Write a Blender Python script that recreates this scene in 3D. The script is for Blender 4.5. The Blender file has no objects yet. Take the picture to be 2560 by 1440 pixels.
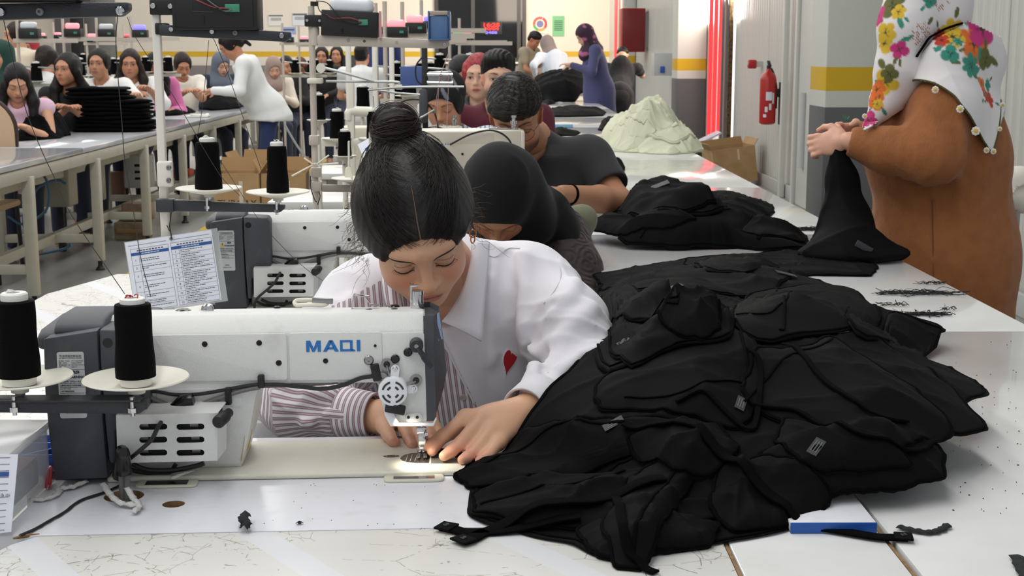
import bpy, bmesh, math, random, time
import numpy as np
from mathutils import Vector, Matrix, Euler
SC = bpy.context.scene
COL = SC.collection
RND = random.Random(11)
PI = math.pi
# ------------------------------------------------------------------ camera
FPX = 3450.0
PITCH = math.atan(594 / FPX)
YAW = math.atan(39 / FPX)
CZ = 1.36
cam_d = bpy.data.cameras.new('camera')
cam = bpy.data.objects.new('camera', cam_d)
COL.objects.link(cam)
SC.camera = cam
cam.location = (0, 0, CZ)
cam.rotation_euler = (PI / 2 - PITCH, 0, -YAW)
cam_d.sensor_width = 36
cam_d.lens = FPX / 2560 * 36
cam_d.clip_start = .05
cam_d.dof.use_dof = True
cam_d.dof.focus_distance = 2.15
cam_d.dof.aperture_fstop = 22
# ------------------------------------------------------------------ light
world = bpy.data.worlds.new('world')
SC.world = world
world.use_nodes = True
world.node_tree.nodes['Background'].inputs[0].default_value = (.93, .96, 1, 1)
world.node_tree.nodes['Background'].inputs[1].default_value = .46
def area(name, loc, sx, sy, power, col=(1, 1, 1), rot=(0, 0, 0)):
 l = bpy.data.lights.new(name, 'AREA')
 l.shape = 'RECTANGLE'
 l.size = sx
 l.size_y = sy
 l.energy = power
 l.color = col
 o = bpy.data.objects.new(name, l)
 o.location = loc
 o.rotation_euler = rot
 COL.objects.link(o)
 return o
# rows of ceiling tube lamps running down the hall
for i, x in enumerate((-9.0, -5.6, -2.6, -.35)):
 area('ceiling_lamp_light', (x, 3.2, 4.45), .6, 9, 105, (1, .995, .985))
 area('ceiling_lamp_light', (x, 20.5, 4.45), .6, 25, 290, (1, .995, .985))
# daylight through the openings in the right wall
area('daylight_near', (2.62, 17.1, 2.2), 1.0, 2.6, 130, (1, .92, .86), (0, -PI / 2 - .2, 0))
area('daylight_far', (1.2, 29.5, 3.6), 2.5, 3, 190, (1, .86, .70), (math.radians(75), 0, math.radians(10)))
SC.view_settings.view_transform = 'Standard'
SC.view_settings.look = 'None'
SC.view_settings.gamma = 1
SC.view_settings.exposure = .18
SC.view_settings.use_curve_mapping = False
# ------------------------------------------------------------------ projection helpers (used to measure positions in the hall)
FW = np.array([math.sin(YAW) * math.cos(PITCH), math.cos(YAW) * math.cos(PITCH), -math.sin(PITCH)])
RT = np.array([math.cos(YAW), -math.sin(YAW), 0.])
UP = np.cross(RT, FW)
CAM = np.array([0, 0, CZ])
def ray(x, y): return FW + RT * ((x - 1280) / FPX) - UP * ((y - 720) / FPX)
def G(x, y, z=.78):
 r = ray(x, y)
 return CAM + r * ((z - CZ) / r[2])
def P(x, y, Y):
 r = ray(x, y)
 return CAM + r * (Y / r[1])
# ------------------------------------------------------------------ materials
def lin(c):
 return tuple(((v / 255) / 12.92 if v / 255 <= .04045 else ((v / 255 + .055) / 1.055) ** 2.4) for v in c[:3]) + (1,)
MATS = {}
def mat(name, col, rough=.5, metal=0., spec=.5, bump=None, var=None, coat=0., sheen=0., alpha=1., trans=0., emis=None, attr=None, wave=None, sss=0.):
 """col in sRGB 0-255; bump=(scale,strength); var=(scale,col2,lo,hi)"""
 if name in MATS: return MATS[name]
 m = bpy.data.materials.new(name)
 MATS[name] = m
 m.use_nodes = True
 nt = m.node_tree
 b = nt.nodes['Principled BSDF']
 b.inputs['Base Color'].default_value = lin(col)
 b.inputs['Roughness'].default_value = rough
 b.inputs['Metallic'].default_value = metal
 b.inputs['Specular IOR Level'].default_value = spec
 b.inputs['Coat Weight'].default_value = coat
 b.inputs['Sheen Weight'].default_value = sheen
 b.inputs['Alpha'].default_value = alpha
 b.inputs['Transmission Weight'].default_value = trans
 if sss:
  b.inputs['Subsurface Weight'].default_value = sss
  b.inputs['Subsurface Radius'].default_value = (.012, .005, .003)
  b.inputs['Subsurface Scale'].default_value = .6
 if emis:
  b.inputs['Emission Color'].default_value = lin(emis[0])
  b.inputs['Emission Strength'].default_value = emis[1]
 tc = nt.nodes.new('ShaderNodeTexCoord')
 src = None
 if attr:
  a = nt.nodes.new('ShaderNodeAttribute')
  a.attribute_name = attr
  src = a.outputs['Color']
  nt.links.new(src, b.inputs['Base Color'])
 if var:
  n = nt.nodes.new('ShaderNodeTexNoise')
  n.inputs['Scale'].default_value = var[0]
  n.inputs['Detail'].default_value = 6
  nt.links.new(tc.outputs['Object'], n.inputs['Vector'])
  rmp = nt.nodes.new('ShaderNodeMapRange')
  rmp.inputs['From Min'].default_value = var[2]
  rmp.inputs['From Max'].default_value = var[3]
  nt.links.new(n.outputs['Fac'], rmp.inputs['Value'])
  mx = nt.nodes.new('ShaderNodeMix')
  mx.data_type = 'RGBA'
  nt.links.new(rmp.outputs['Result'], mx.inputs['Factor'])
  mx.inputs['A'].default_value = lin(col)
  if src: nt.links.new(src, mx.inputs['A'])
  mx.inputs['B'].default_value = lin(var[1])
  nt.links.new(mx.outputs['Result'], b.inputs['Base Color'])
 if bump:
  n = nt.nodes.new('ShaderNodeTexNoise')
  n.inputs['Scale'].default_value = bump[0]
  n.inputs['Detail'].default_value = 3
  if len(bump) > 2:
   mp = nt.nodes.new('ShaderNodeMapping')
   mp.inputs['Scale'].default_value = bump[2]
   nt.links.new(tc.outputs['Object'], mp.inputs['Vector'])
   nt.links.new(mp.outputs['Vector'], n.inputs['Vector'])
  else:
   nt.links.new(tc.outputs['Object'], n.inputs['Vector'])
  bm = nt.nodes.new('ShaderNodeBump')
  bm.inputs['Strength'].default_value = bump[1]
  bm.inputs['Distance'].default_value = .002
  nt.links.new(n.outputs['Fac'], bm.inputs['Height'])
  nt.links.new(bm.outputs['Normal'], b.inputs['Normal'])
 return m
def node_math(nt, op, a, b=None, c=None, clamp=False):
 n = nt.nodes.new('ShaderNodeMath')
 n.operation = op
 n.use_clamp = clamp
 for i, v in enumerate((a, b, c)):
  if v is None: continue
  if isinstance(v, (int, float)): n.inputs[i].default_value = v
  else: nt.links.new(v, n.inputs[i])
 return n.outputs[0]
M_white = mat('white_paint', (214, 214, 208), .38, bump=(900, .35))
M_whitem = mat('machine_white', (228, 229, 226), .34, bump=(1100, .5), var=(14, (200, 199, 194), .62, .9))
M_beigem = mat('machine_beige', (206, 199, 182), .36, bump=(900, .2))
M_dark = mat('motor_grey', (72, 74, 80), .55, bump=(1500, .25), var=(30, (88, 89, 94), .55, .85))
M_arm = mat('dark_arm_paint', (46, 48, 54), .42, bump=(700, .6))
M_black = mat('black_plastic', (22, 22, 23), .5)
M_gloss = mat('black_gloss', (14, 14, 15), .22)
M_cable = mat('cable_black', (28, 28, 29), .45)
M_cableg = mat('cable_grey', (110, 110, 108), .5)
M_chrome = mat('chrome', (205, 206, 208), .16, 1)
M_steel = mat('steel', (150, 150, 150), .3, 1, bump=(300, .1))
M_screw = mat('dark_screw', (38, 36, 35), .35, .7)
M_cream = mat('cream_plastic', (232, 229, 214), .42)
M_thread = mat('black_thread', (5, 5, 6), .8, spec=.1, bump=(900, .5, (.02, .02, 1)))
M_cone = mat('cone_white', (236, 234, 228), .45)
M_pole = mat('pole_white', (226, 222, 212), .35)
M_poleb = mat('pole_beige', (196, 186, 174), .4)
M_frame = mat('table_frame', (188, 185, 172), .45, var=(6, (168, 164, 150), .55, .85))
M_greyfoot = mat('black_rubber', (30, 29, 28), .6)
M_red = mat('red_paint', (178, 36, 34), .32)
M_blue = mat('blue_plastic', (35, 86, 170), .35)
M_bluebin = mat('blue_bin', (84, 118, 162), .35)
M_card = mat('cardboard', (176, 143, 100), .8, var=(9, (160, 126, 84), .4, .8))
M_cardin = mat('cardboard_inside', (150, 118, 78), .85)
M_paper = mat('paper', (226, 229, 240), .35)
M_ink = mat('print_ink', (88, 92, 104), .7)
M_inkd = mat('print_ink_dark', (58, 60, 70), .7)
M_printblue = mat('print_blue', (43, 84, 150), .6)
M_lblblue = mat('letter_blue', (30, 112, 186), .4)
M_sticker = mat('sticker_grey', (206, 209, 210), .4)
M_yellow = mat('sticker_yellow', (226, 196, 60), .45)
M_green = mat('connector_green', (66, 140, 112), .45)
M_redwire = mat('wire_red', (150, 60, 66), .5)
M_floor = mat('floor_grey', (146, 146, 142), .28, var=(1.2, (122, 122, 118), .4, .75), spec=.4)
M_floory = mat('floor_yellow', (208, 172, 40), .4, var=(8, (180, 146, 30), .5, .9))
# ------------------------------------------------------------------ mesh builder
def arr(v): return np.asarray(v, float)
class MB:
 def __init__(s):
  s.v = []
  s.f = []
  s.m = []
  s.n = 0
 def add(s, v, f, mi=0):
  s.v.append(np.asarray(v, float).reshape(-1, 3))
  s.f += [tuple(int(i) + s.n for i in q) for q in f]
  s.m += [mi] * len(f)
  s.n += len(s.v[-1])
  return s
 def frombm(s, bm, mi=0, M=None):
  bm.verts.index_update()
  v = np.array([x.co[:] for x in bm.verts])
  if M is not None:
   M = np.array(M)
   v = v @ M[:3, :3].T + M[:3, 3]
  f = [[x.index for x in q.verts] for q in bm.faces]
  bm.free()
  return s.add(v, f, mi)
 def box(s, c, d, rot=None, bev=0, seg=2, mi=0):
  bm = bmesh.new()
  bmesh.ops.create_cube(bm, size=1)
  for v in bm.verts: v.co = Vector((v.co.x * d[0], v.co.y * d[1], v.co.z * d[2]))
  if bev:
   bmesh.ops.bevel(bm, geom=bm.edges[:], offset=min(bev, .49 * min(d)), segments=seg, profile=.5, affect='EDGES')
  M = Matrix.Translation(Vector(c)) @ (Euler(rot).to_matrix().to_4x4() if rot else Matrix())
  return s.frombm(bm, mi, M)
 def prism(s, poly, lo, hi, axis='y', bev=0, seg=2, mi=0, M=None):
  """poly in the plane across the axis: x->(y,z) y->(x,z) z->(x,y)"""
  bm = bmesh.new()
  mk = {'x': lambda a, b, t: (t, a, b), 'y': lambda a, b, t: (a, t, b), 'z': lambda a, b, t: (a, b, t)}[axis]
  A = [bm.verts.new(mk(a, b, lo)) for a, b in poly]
  B = [bm.verts.new(mk(a, b, hi)) for a, b in poly]
  bm.faces.new(A)
  bm.faces.new(B[::-1])
  n = len(poly)
  for i in range(n): bm.faces.new((A[i], B[i], B[(i + 1) % n], A[(i + 1) % n]))
  bmesh.ops.recalc_face_normals(bm, faces=bm.faces[:])
  if bev:
   ed = [e for e in bm.edges if len(e.link_faces) == 2 and e.calc_face_angle() > .35]
   bmesh.ops.bevel(bm, geom=ed, offset=bev, segments=seg, profile=.5, affect='EDGES')
  return s.frombm(bm, mi, M)
 def tube(s, pts, r, n=8, cap=True, mi=0, flat=None):
  p = arr(pts)
  k = len(p)
  r = np.full(k, r) if np.isscalar(r) else arr(r)
  t = np.gradient(p, axis=0)
  t /= np.linalg.norm(t, axis=1)[:, None] + 1e-12
  a = np.array([0, 0, 1.]) if abs(t[0][2]) < .9 else np.array([1., 0, 0])
  vs = []
  for i in range(k):
   a = a - t[i] * (a @ t[i])
   a /= np.linalg.norm(a) + 1e-12
   b = np.cross(t[i], a)
   ang = np.arange(n) * 2 * PI / n
   fl = 1 if flat is None else flat
   vs.append(p[i] + r[i] * (np.cos(ang)[:, None] * a * fl + np.sin(ang)[:, None] * b))
  f = [(i * n + j, i * n + (j + 1) % n, (i + 1) * n + (j + 1) % n, (i + 1) * n + j) for i in range(k - 1) for j in range(n)]
  if cap: f += [tuple(range(n))[::-1], tuple((k - 1) * n + j for j in range(n))]
  return s.add(np.concatenate(vs), f, mi)
 def cyl(s, a, b, r, r2=None, n=16, mi=0):
  return s.tube([a, b], [r, r if r2 is None else r2], n, True, mi)
 def lathe(s, prof, c=(0, 0, 0), n=24, axis=(0, 0, 1), mi=0):
  ax = Vector(axis).normalized()
  q = Vector((0, 0, 1)).rotation_difference(ax).to_matrix()
  q = np.array(q)
  ang = np.arange(n) * 2 * PI / n
  v = np.concatenate([np.stack([r * np.cos(ang), r * np.sin(ang), np.full(n, z)], 1) for r, z in prof]) @ q.T + arr(c)
  k = len(prof)
  f = [(i * n + j, i * n + (j + 1) % n, (i + 1) * n + (j + 1) % n, (i + 1) * n + j) for i in range(k - 1) for j in range(n)]
  f += [tuple(range(n))[::-1], tuple((k - 1) * n + j for j in range(n))]
  return s.add(v, f, mi)
 def quad(s, a, b, c, d, mi=0):
  return s.add([a, b, c, d], [(0, 1, 2, 3)], mi)
 def xf(s, M):
  M = np.array(M)
  s.v = [v @ M[:3, :3].T + M[:3, 3] for v in s.v]
  return s
def np_mesh(name, V, F):
 me = bpy.data.meshes.new(name)
 V = np.asarray(V, np.float32)
 if isinstance(F, np.ndarray) and F.ndim == 2:
  k = F.shape[1]
  me.vertices.add(len(V))
  me.vertices.foreach_set('co', V.ravel())
  me.loops.add(F.size)
  me.loops.foreach_set('vertex_index', F.astype(np.int32).ravel())
  me.polygons.add(len(F))
  me.polygons.foreach_set('loop_start', np.arange(0, F.size, k, dtype=np.int32))
  me.update(calc_edges=True)
  me.validate()
 else:
  me.from_pydata(V.tolist(), [], F)
  me.update()
 return me
def link(name, me, mats, parent=None, smooth=40):
 if not isinstance(mats, (list, tuple)): mats = [mats]
 for m in mats: me.materials.append(m)
 if smooth:
  me.polygons.foreach_set('use_smooth', np.ones(len(me.polygons), bool))
  if smooth < 180: me.set_sharp_from_angle(angle=math.radians(smooth))
 o = bpy.data.objects.new(name, me)
 COL.objects.link(o)
 if parent: o.parent = parent
 return o
def part(name, mb, mats, parent=None, smooth=40, label=None):
 me = np_mesh(name, np.concatenate(mb.v), mb.f)
 me.polygons.foreach_set('material_index', np.array(mb.m, np.int32))
 o = link(name, me, mats, parent, smooth)
 if label: o['label'] = label
 return o
def tag(o, label, cat, group=None):
 o['label'] = label
 o['category'] = cat
 if group: o['group'] = group
 return o
def thing(name, label, cat, loc=(0, 0, 0), rz=0, group=None, rot=None):
 o = bpy.data.objects.new(name, None)
 o.empty_display_size = .1
 COL.objects.link(o)
 o.location = loc
 o.rotation_euler = rot if rot else (0, 0, rz)
 return tag(o, label, cat, group)
def struct(name, mb, mats, smooth=30):
 o = part(name, mb, mats, None, smooth)
 o['kind'] = 'structure'
 return o
CH = {}
def part_of(o): return [c for c in bpy.data.objects if c.parent == o]
def dup(root, loc, label, rz=None, group=None):
 def cp(o, par):
  c = o.copy()
  COL.objects.link(c)
  if par: c.parent = par
  for ch in o.children: cp(ch, c)
  return c
 r = cp(root, None)
 r.location = loc
 if rz is not None: r.rotation_euler = (0, 0, rz)
 r['label'] = label
 if group: r['group'] = group
 return r
def text_part(name, s, size, m, parent, loc, rot, align='CENTER', extr=.0002, sx=1., bold=0.):
 cu = bpy.data.curves.new(name, 'FONT')
 cu.body = s
 cu.size = size
 cu.align_x = align
 cu.align_y = 'CENTER'
 cu.extrude = extr
 cu.offset = bold
 cu.resolution_u = 2
 o = bpy.data.objects.new(name + '_curve', cu)
 me = bpy.data.meshes.new_from_object(o)
 bpy.data.objects.remove(o)
 me.materials.clear()
 me.materials.append(m)
 o = bpy.data.objects.new(name, me)
 COL.objects.link(o)
 o.parent = parent
 o.location = loc
 o.rotation_euler = rot
 o.scale = (sx, 1, 1)
 return o
def screw(mb, c, r, axis=(0, -1, 0), mi=0, h=.002, n=14):
 mb.lathe([(r, 0), (r, h * .6), (r * .8, h), (r * .25, h), (r * .2, h * .5)], c, n, axis, mi)
def smooth_curve(pts, n=8):
 """Catmull-Rom"""
 p = arr(pts)
 p = np.vstack([2 * p[0] - p[1], p, 2 * p[-1] - p[-2]])
 out = []
 for i in range(1, len(p) - 2):
  for t in np.linspace(0, 1, n, endpoint=False):
   a, b, c, d = p[i - 1], p[i], p[i + 1], p[i + 2]
   out.append(.5 * ((2 * b) + (c - a) * t + (2 * a - 5 * b + 4 * c - d) * t * t + (3 * b - a - 3 * c + d) * t ** 3))
 out.append(p[-2])
 return np.array(out)
# ================================================================== ROOM
def band_mat(name, up, lo, z1, z2, z3, yel=(212, 172, 32), bump=None, rough=.45, cream=None):
 """painted wall: grey foot, white, yellow band, white (heights in the hall)"""
 m = mat(name, up, rough, bump=bump)
 nt = m.node_tree
 b = nt.nodes['Principled BSDF']
 g = nt.nodes.new('ShaderNodeNewGeometry')
 s = nt.nodes.new('ShaderNodeSeparateXYZ')
 nt.links.new(g.outputs['Position'], s.inputs[0])
 r = nt.nodes.new('ShaderNodeValToRGB')
 r.color_ramp.interpolation = 'CONSTANT'
 d = node_math(nt, 'DIVIDE', s.outputs['Z'], 3.0)
 nt.links.new(d, r.inputs[0])
 el = r.color_ramp.elements
 el[0].position = 0
 el[0].color = lin(lo)
 el[1].position = z1 / 3
 el[1].color = lin(up)
 for z, c in ((z2, yel), (z3, up)):
  e = el.new(z / 3)
  e.color = lin(c)
 nt.links.new(r.outputs[0], b.inputs['Base Color'])
 return m
M_far = band_mat('far_wall_paint', (226, 218, 204), (140, 130, 132), .98, 1.2, 1.335)
M_col = band_mat('column_paint', (205, 207, 200), (98, 100, 102), .99, 1.09, 1.245, bump=(26, .5))
M_panel = mat('wall_panel_white', (212, 213, 207), .3, bump=(60, .2, (1, 40, .02)))
M_panel2 = mat('door_panel_grey', (190, 192, 190), .35)
M_ceil = mat('ceiling_white', (205, 205, 200), .8)
f = MB().box((-5, 16, -.05), (18, 37, .1))
struct('floor', f, M_floor)
f = MB()
for y0, y1 in ((4, 17.5),):
 f.box((-2.2, (y0 + y1) / 2, .001), (.17, y1 - y0, .004))
struct('trim_1', f, M_floory)
struct('ceiling', MB().box((-5, 16, 5.3), (18, 37, .1)), M_ceil)
struct('wall_far', MB().box((-5, 34.1, 2.6), (18, .2, 5.4)), M_far)
struct('wall_left', MB().box((-13.4, 16, 2.6), (.2, 37, 5.4)), M_far)
# right wall of upright sandwich panels, with a doorway between y=15.4 and y=17.2
wr = bpy.data.objects.new('wall_right', None)
COL.objects.link(wr)
wr['kind'] = 'structure'
wr.location = (2.75, 16, 0)
me0 = None
ys = [4.2, 5.3, 6.4, 7.5, 8.6, 9.7, 10.8, 11.9, 13.0, 14.1, 15.0, 17.6, 18.7, 19.8, 20.9, 22.0, 23.1, 24.2, 25.3, 26.4, 27.5, 28.6, 29.7, 30.8, 31.9, 33.0]
for y in ys:
 if me0 is None:
  b = MB().box((0, .545, 2.6), (.08, 1.08, 5.2), bev=.006)
  for k in range(9): b.box((-.0405, .06 + k * .12, 2.6), (.002, .09, 5.2), bev=.0008)
  o = part('panel', b, M_panel, wr, 30)
  me0 = o.data
 else:
  o = bpy.data.objects.new('panel', me0)
  COL.objects.link(o)
  o.parent = wr
 o.location = (.04, y - 16, 0)
b = MB().box((0.02, 0, 4.0), (.06, 2.2, 2.5))
part('lintel_panel', b, M_panel, wr).location = (0.04, .3, 0)
b = MB().box((2.72, 9.6, .06), (.03, 10.9, .12), bev=.004)
b.box((2.72, 25.7, .06), (.03, 16.4, .12), bev=.004)
struct('baseboard_right', b, M_panel2)
# square columns standing against the right wall
for i, (y0, dy, x0) in enumerate(((9.0, .45, 2.13), (18.2, .55, 2.36), (27.5, .4, 2.5))):
 struct('column' if i == 0 else 'column.%03d' % i, MB().box(((x0 + 2.74) / 2, y0 + dy / 2, 2.6), (2.74 - x0, dy, 5.2), bev=.012), M_col)
# door in the panel wall: frame, leaf
dr = bpy.data.objects.new('door_1', None)
COL.objects.link(dr)
dr['kind'] = 'structure'
dr.location = (2.7, 11.4, 0)
part('door_leaf', MB().box((0, .45, 1.5), (.05, .9, 3.0), bev=.01), M_panel, dr)
b = MB()
for yy in (-.06, .96, 1.5): b.box((-.03, yy, 1.6), (.05, .07, 3.2), bev=.006)
b.box((-.03, .45, 3.1), (.05, 1.1, .08), bev=.006)
part('door_frame', b, M_white, dr)
part('cover_plate', MB().box((-.04, .2, .25), (.03, .16, .2), bev=.01), mat('plate_beige', (188, 180, 160), .5), dr)
part('conduit', MB().tube([(-.04, .62, .35), (-.04, .62, 1.0)], .03, 10), M_panel2, dr)
# doorway with dark jambs, foam-filled gap and red strip curtain edge
d2 = bpy.data.objects.new('door_2', None)
COL.objects.link(d2)
d2['kind'] = 'structure'
d2.location = (2.72, 16.05, 0)
part('jamb', MB().box((-.03, .22, 1.6), (.06, .10, 3.2), bev=.005).box((-.04, .42, 1.6), (.05, .05, 3.2), bev=.004), mat('jamb_grey', (120, 120, 118), .4), d2)
part('foam_gap', MB().box((-.02, .06, 1.6), (.05, .06, 3.2)), mat('foam_brown', (104, 80, 52), .9, var=(30, (60, 44, 30), .45, .6), bump=(60, 1)), d2)
part('light_reveal', MB().box((-.03, .34, 1.6), (.03, .06, 3.2)), M_panel2, d2)
M_redglow = mat('red_strip_painted_glow', (232, 60, 66), .35, emis=((255, 70, 74), .75))  # emission stands in for daylight coming through the translucent red strip
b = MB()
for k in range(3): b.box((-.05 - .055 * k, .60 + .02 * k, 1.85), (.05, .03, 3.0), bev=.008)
part('red_strip', b, M_redglow, d2, label='red strip curtain edge in the doorway, painted daylight glow')
# glowing panel standing in for the daylight outside the doorway
dl = MB().box((0, 0, 1.7), (.02, .95, 3.4))
o = struct('daylight_panel', dl, mat('daylight_pane', (250, 246, 240), .4, emis=((255, 250, 245), 1.3)))
o.location = (2.86, 17.12, 0)
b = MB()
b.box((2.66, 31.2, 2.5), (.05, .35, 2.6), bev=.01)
struct('trim_2', b, M_redglow)  # second red strip farther on, with the same painted daylight glow
# far wall: dark window with frame, mullion
w = bpy.data.objects.new('window_1', None)
COL.objects.link(w)
w['kind'] = 'structure'
w.location = (-.38, 33.97, 0)
b = MB()
for x in (-1.06, -.18, .93, 1.06): b.box((x, 0, 2.6), (.09, .1, 3.4))
b.box((0, 0, 1.13), (2.2, .12, .1))
part('window_frame', b, mat('window_frame_dark', (62, 60, 60), .4), w)
part('window_pane', MB().box((0, .03, 2.7), (2.1, .02, 3.2)), mat('dark_glass', (20, 21, 23), .06, spec=.6), w)
part('window_sill', MB().box((.2, -.06, 1.06), (2.4, .2, .05), bev=.01), M_far, w)
# darker doors and grey panels on the far wall, at left
for i, (px0, px1, c) in enumerate(((160, 198, (104, 100, 102)), (198, 228, (34, 34, 36)), (232, 262, (92, 90, 92)), (262, 308, (122, 122, 118)), (800, 900, (40, 40, 44)))):
 x0, x1 = [(p - 1241) / FPX * 33.9 for p in (px0, px1)]
 o = struct('door_%d' % (i + 3), MB().box(((x0 + x1) / 2, 33.95, 1.3 if i < 4 else .62), (x1 - x0, .08, 2.6 if i < 4 else 1.25), bev=.02), mat('far_door_%d' % i, c, .5))
struct('trim_3', MB().box(((860 - 1241) / FPX * 32, 33.9, .5), (12, .06, 1.0)), mat('far_dado', (128, 122, 122), .6))
# things on the walls
t = thing('fire_extinguisher', 'red fire extinguisher with white labels hung on the white panel wall', 'fire extinguisher', (2.6, 13.3, .66))
part('cylinder', MB().lathe([(.05, 0), (.075, .012), (.078, .03), (.078, .42), (.066, .47), (.03, .5), (.022, .52), (.022, .53)], n=24), M_red, t)
b = MB().cyl((0, 0, .52), (0, 0, .56), .02)
b.box((0, -.01, .575), (.03, .09, .02), rot=(.5, 0, 0), bev=.004)
b.box((0, -.03, .555), (.025, .1, .012), bev=.004)
b.tube(smooth_curve([(0, .02, .55), (.05, .05, .5), (.085, .03, .35), (.085, .02, .15)]), .01, 8)
part('handle', b, M_black, t)
b = MB()
for a0, a1, z0, z1 in ((-2.0, -1.25, .23, .31), (-2.1, -1.75, .12, .17), (-1.6, -1.3, .14, .2), (-2.3, -1.9, .07, .1), (-1.2, -.95, .2, .3)):
 aa = np.linspace(a0, a1, 7)
 v = [(.0788 * math.cos(x), .0788 * math.sin(x), z) for z in (z0, z1) for x in aa]
 b.add(v, [(i, i + 1, i + 8, i + 7) for i in range(6)])
part('paper_label', b, M_paper, t)
part('wall_bracket', MB().box((.09, 0, .3), (.06, .05, .08), bev=.005).box((.12, 0, .2), (.02, .08, .4)), M_black, t)
b = thing('hose_cabinet', 'red metal fire hose cabinet on far right wall', 'cabinet', (2.48, 25.6, 1.32))
part('case', MB().box((0, 0, .4), (.42, .62, .78), bev=.01), M_red, b)
part('door', MB().box((0, -.325, .4), (.4, .03, .74), bev=.008), mat('red_dark', (116, 20, 22), .4), b)
part('mounting_box', MB().box((.23, 0, .4), (.07, .5, .6)), M_panel2, b)
t = thing('alarm_button', 'small red alarm button box beside the doorway', 'alarm', (2.64, 14.4, 1.22))
part('box', MB().box((0, 0, 0), (.08, .09, .09), bev=.01), M_red, t)
part('button', MB().cyl((-.04, 0, 0), (-.052, 0, 0), .02), M_white, t)
part('backing', MB().box((.07, 0, 0), (.08, .06, .06)), M_panel2, t)
t = thing('switch_box', 'grey electrical box on wall beside pale column', 'box', (2.56, 21.5, 1.15))
part('case', MB().box((0, 0, 0), (.3, .34, .34), bev=.01), mat('box_grey', (190, 192, 194), .4), t)
part('switch', MB().box((-.02, -.18, -.08), (.07, .03, .1), bev=.008), M_blue, t)
def poster(name, label, px, py, w, h, Y, col, lines=None, ring=False):
 p = P(px, py, Y)
 t = thing(name, label, 'poster', tuple(p))
 part('sheet', MB().box((0, 0, 0), (w, .012, h)), mat('poster_' + '_'.join(map(str, col)), col, .5), t)
 if ring:
  for i, (c, a0, a1) in enumerate((((226, 96, 70), 1.2, 3.3), ((90, 170, 96), 3.3, 4.4), ((232, 160, 80), 4.4, 5.6), ((220, 70, 70), 5.6, 7.4))):
   b = MB()
   aa = np.linspace(a0, a1, 12)
   v = [(r * math.cos(x), -.008, r * math.sin(x)) for r in (w * .27, w * .42) for x in aa]
   b.add(v, [(j, j + 1, j + 13, j + 12) for j in range(11)])
   part('ring_arc', b, mat('ring_%d' % i, c, .5), t)
  part('centre', MB().cyl((0, -.006, 0), (0, -.009, 0), w * .2), mat('ring_c', (120, 120, 170), .5), t)
 if lines:
  b = MB()
  for z, ww, hh in lines: b.box((0, -.008, z * h), (w * ww, .004, h * hh))
  part('print', b, mat('poster_ink_' + '_'.join(map(str, col)), tuple(int(c * .45) for c in col), .6), t)
 return t
LN = [(.25 - .09 * i, .7, .035) for i in range(6)]
poster('poster', 'square white poster with a coloured ring on far wall', 1350, 60, .42, .45, 33.988, (236, 226, 214), ring=True)
poster('poster', 'green printed notice on the far wall beside ring poster', 1396, 65, .29, .48, 33.988, (120, 190, 140), lines=LN)
poster('poster', 'white notice with grey heading on far wall, left of centre', 690, 50, .36, .27, 33.988, (224, 222, 220), lines=[(.38, .95, .12)] + LN[1:4])
poster('poster', 'white notice with pale blue heading on far wall', 750, 48, .36, .3, 33.988, (214, 220, 228), lines=[(.38, .95, .14)] + LN[1:4])
poster('poster', 'blue topped notice low on far wall under white notices', 722, 76, .34, .16, 33.988, (150, 170, 210), lines=[(.1, .8, .2)])
# red digit display behind the dark window
p = P(1228, 70, 33.9)
t = thing('digit_display', 'two blocks of glowing red digits in dark far window', 'display', tuple(p))
part('case', MB().box((0, .03, 0), (.52, .03, .3)), M_gloss, t)
for r_, z, s_, c in (('16:25', .07, .12, (255, 30, 30)), ('30/04', -.02, .1, (255, 30, 30)), ('2488', -.11, .09, (120, 110, 255))):
 text_part('digits', r_, s_, mat('led_' + r_[0], c, .5, emis=(c, 1.6 if c[0] == 255 else .7)), t, (0, .012, z), (PI / 2, 0, 0), sx=1.6, bold=.003)
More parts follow.
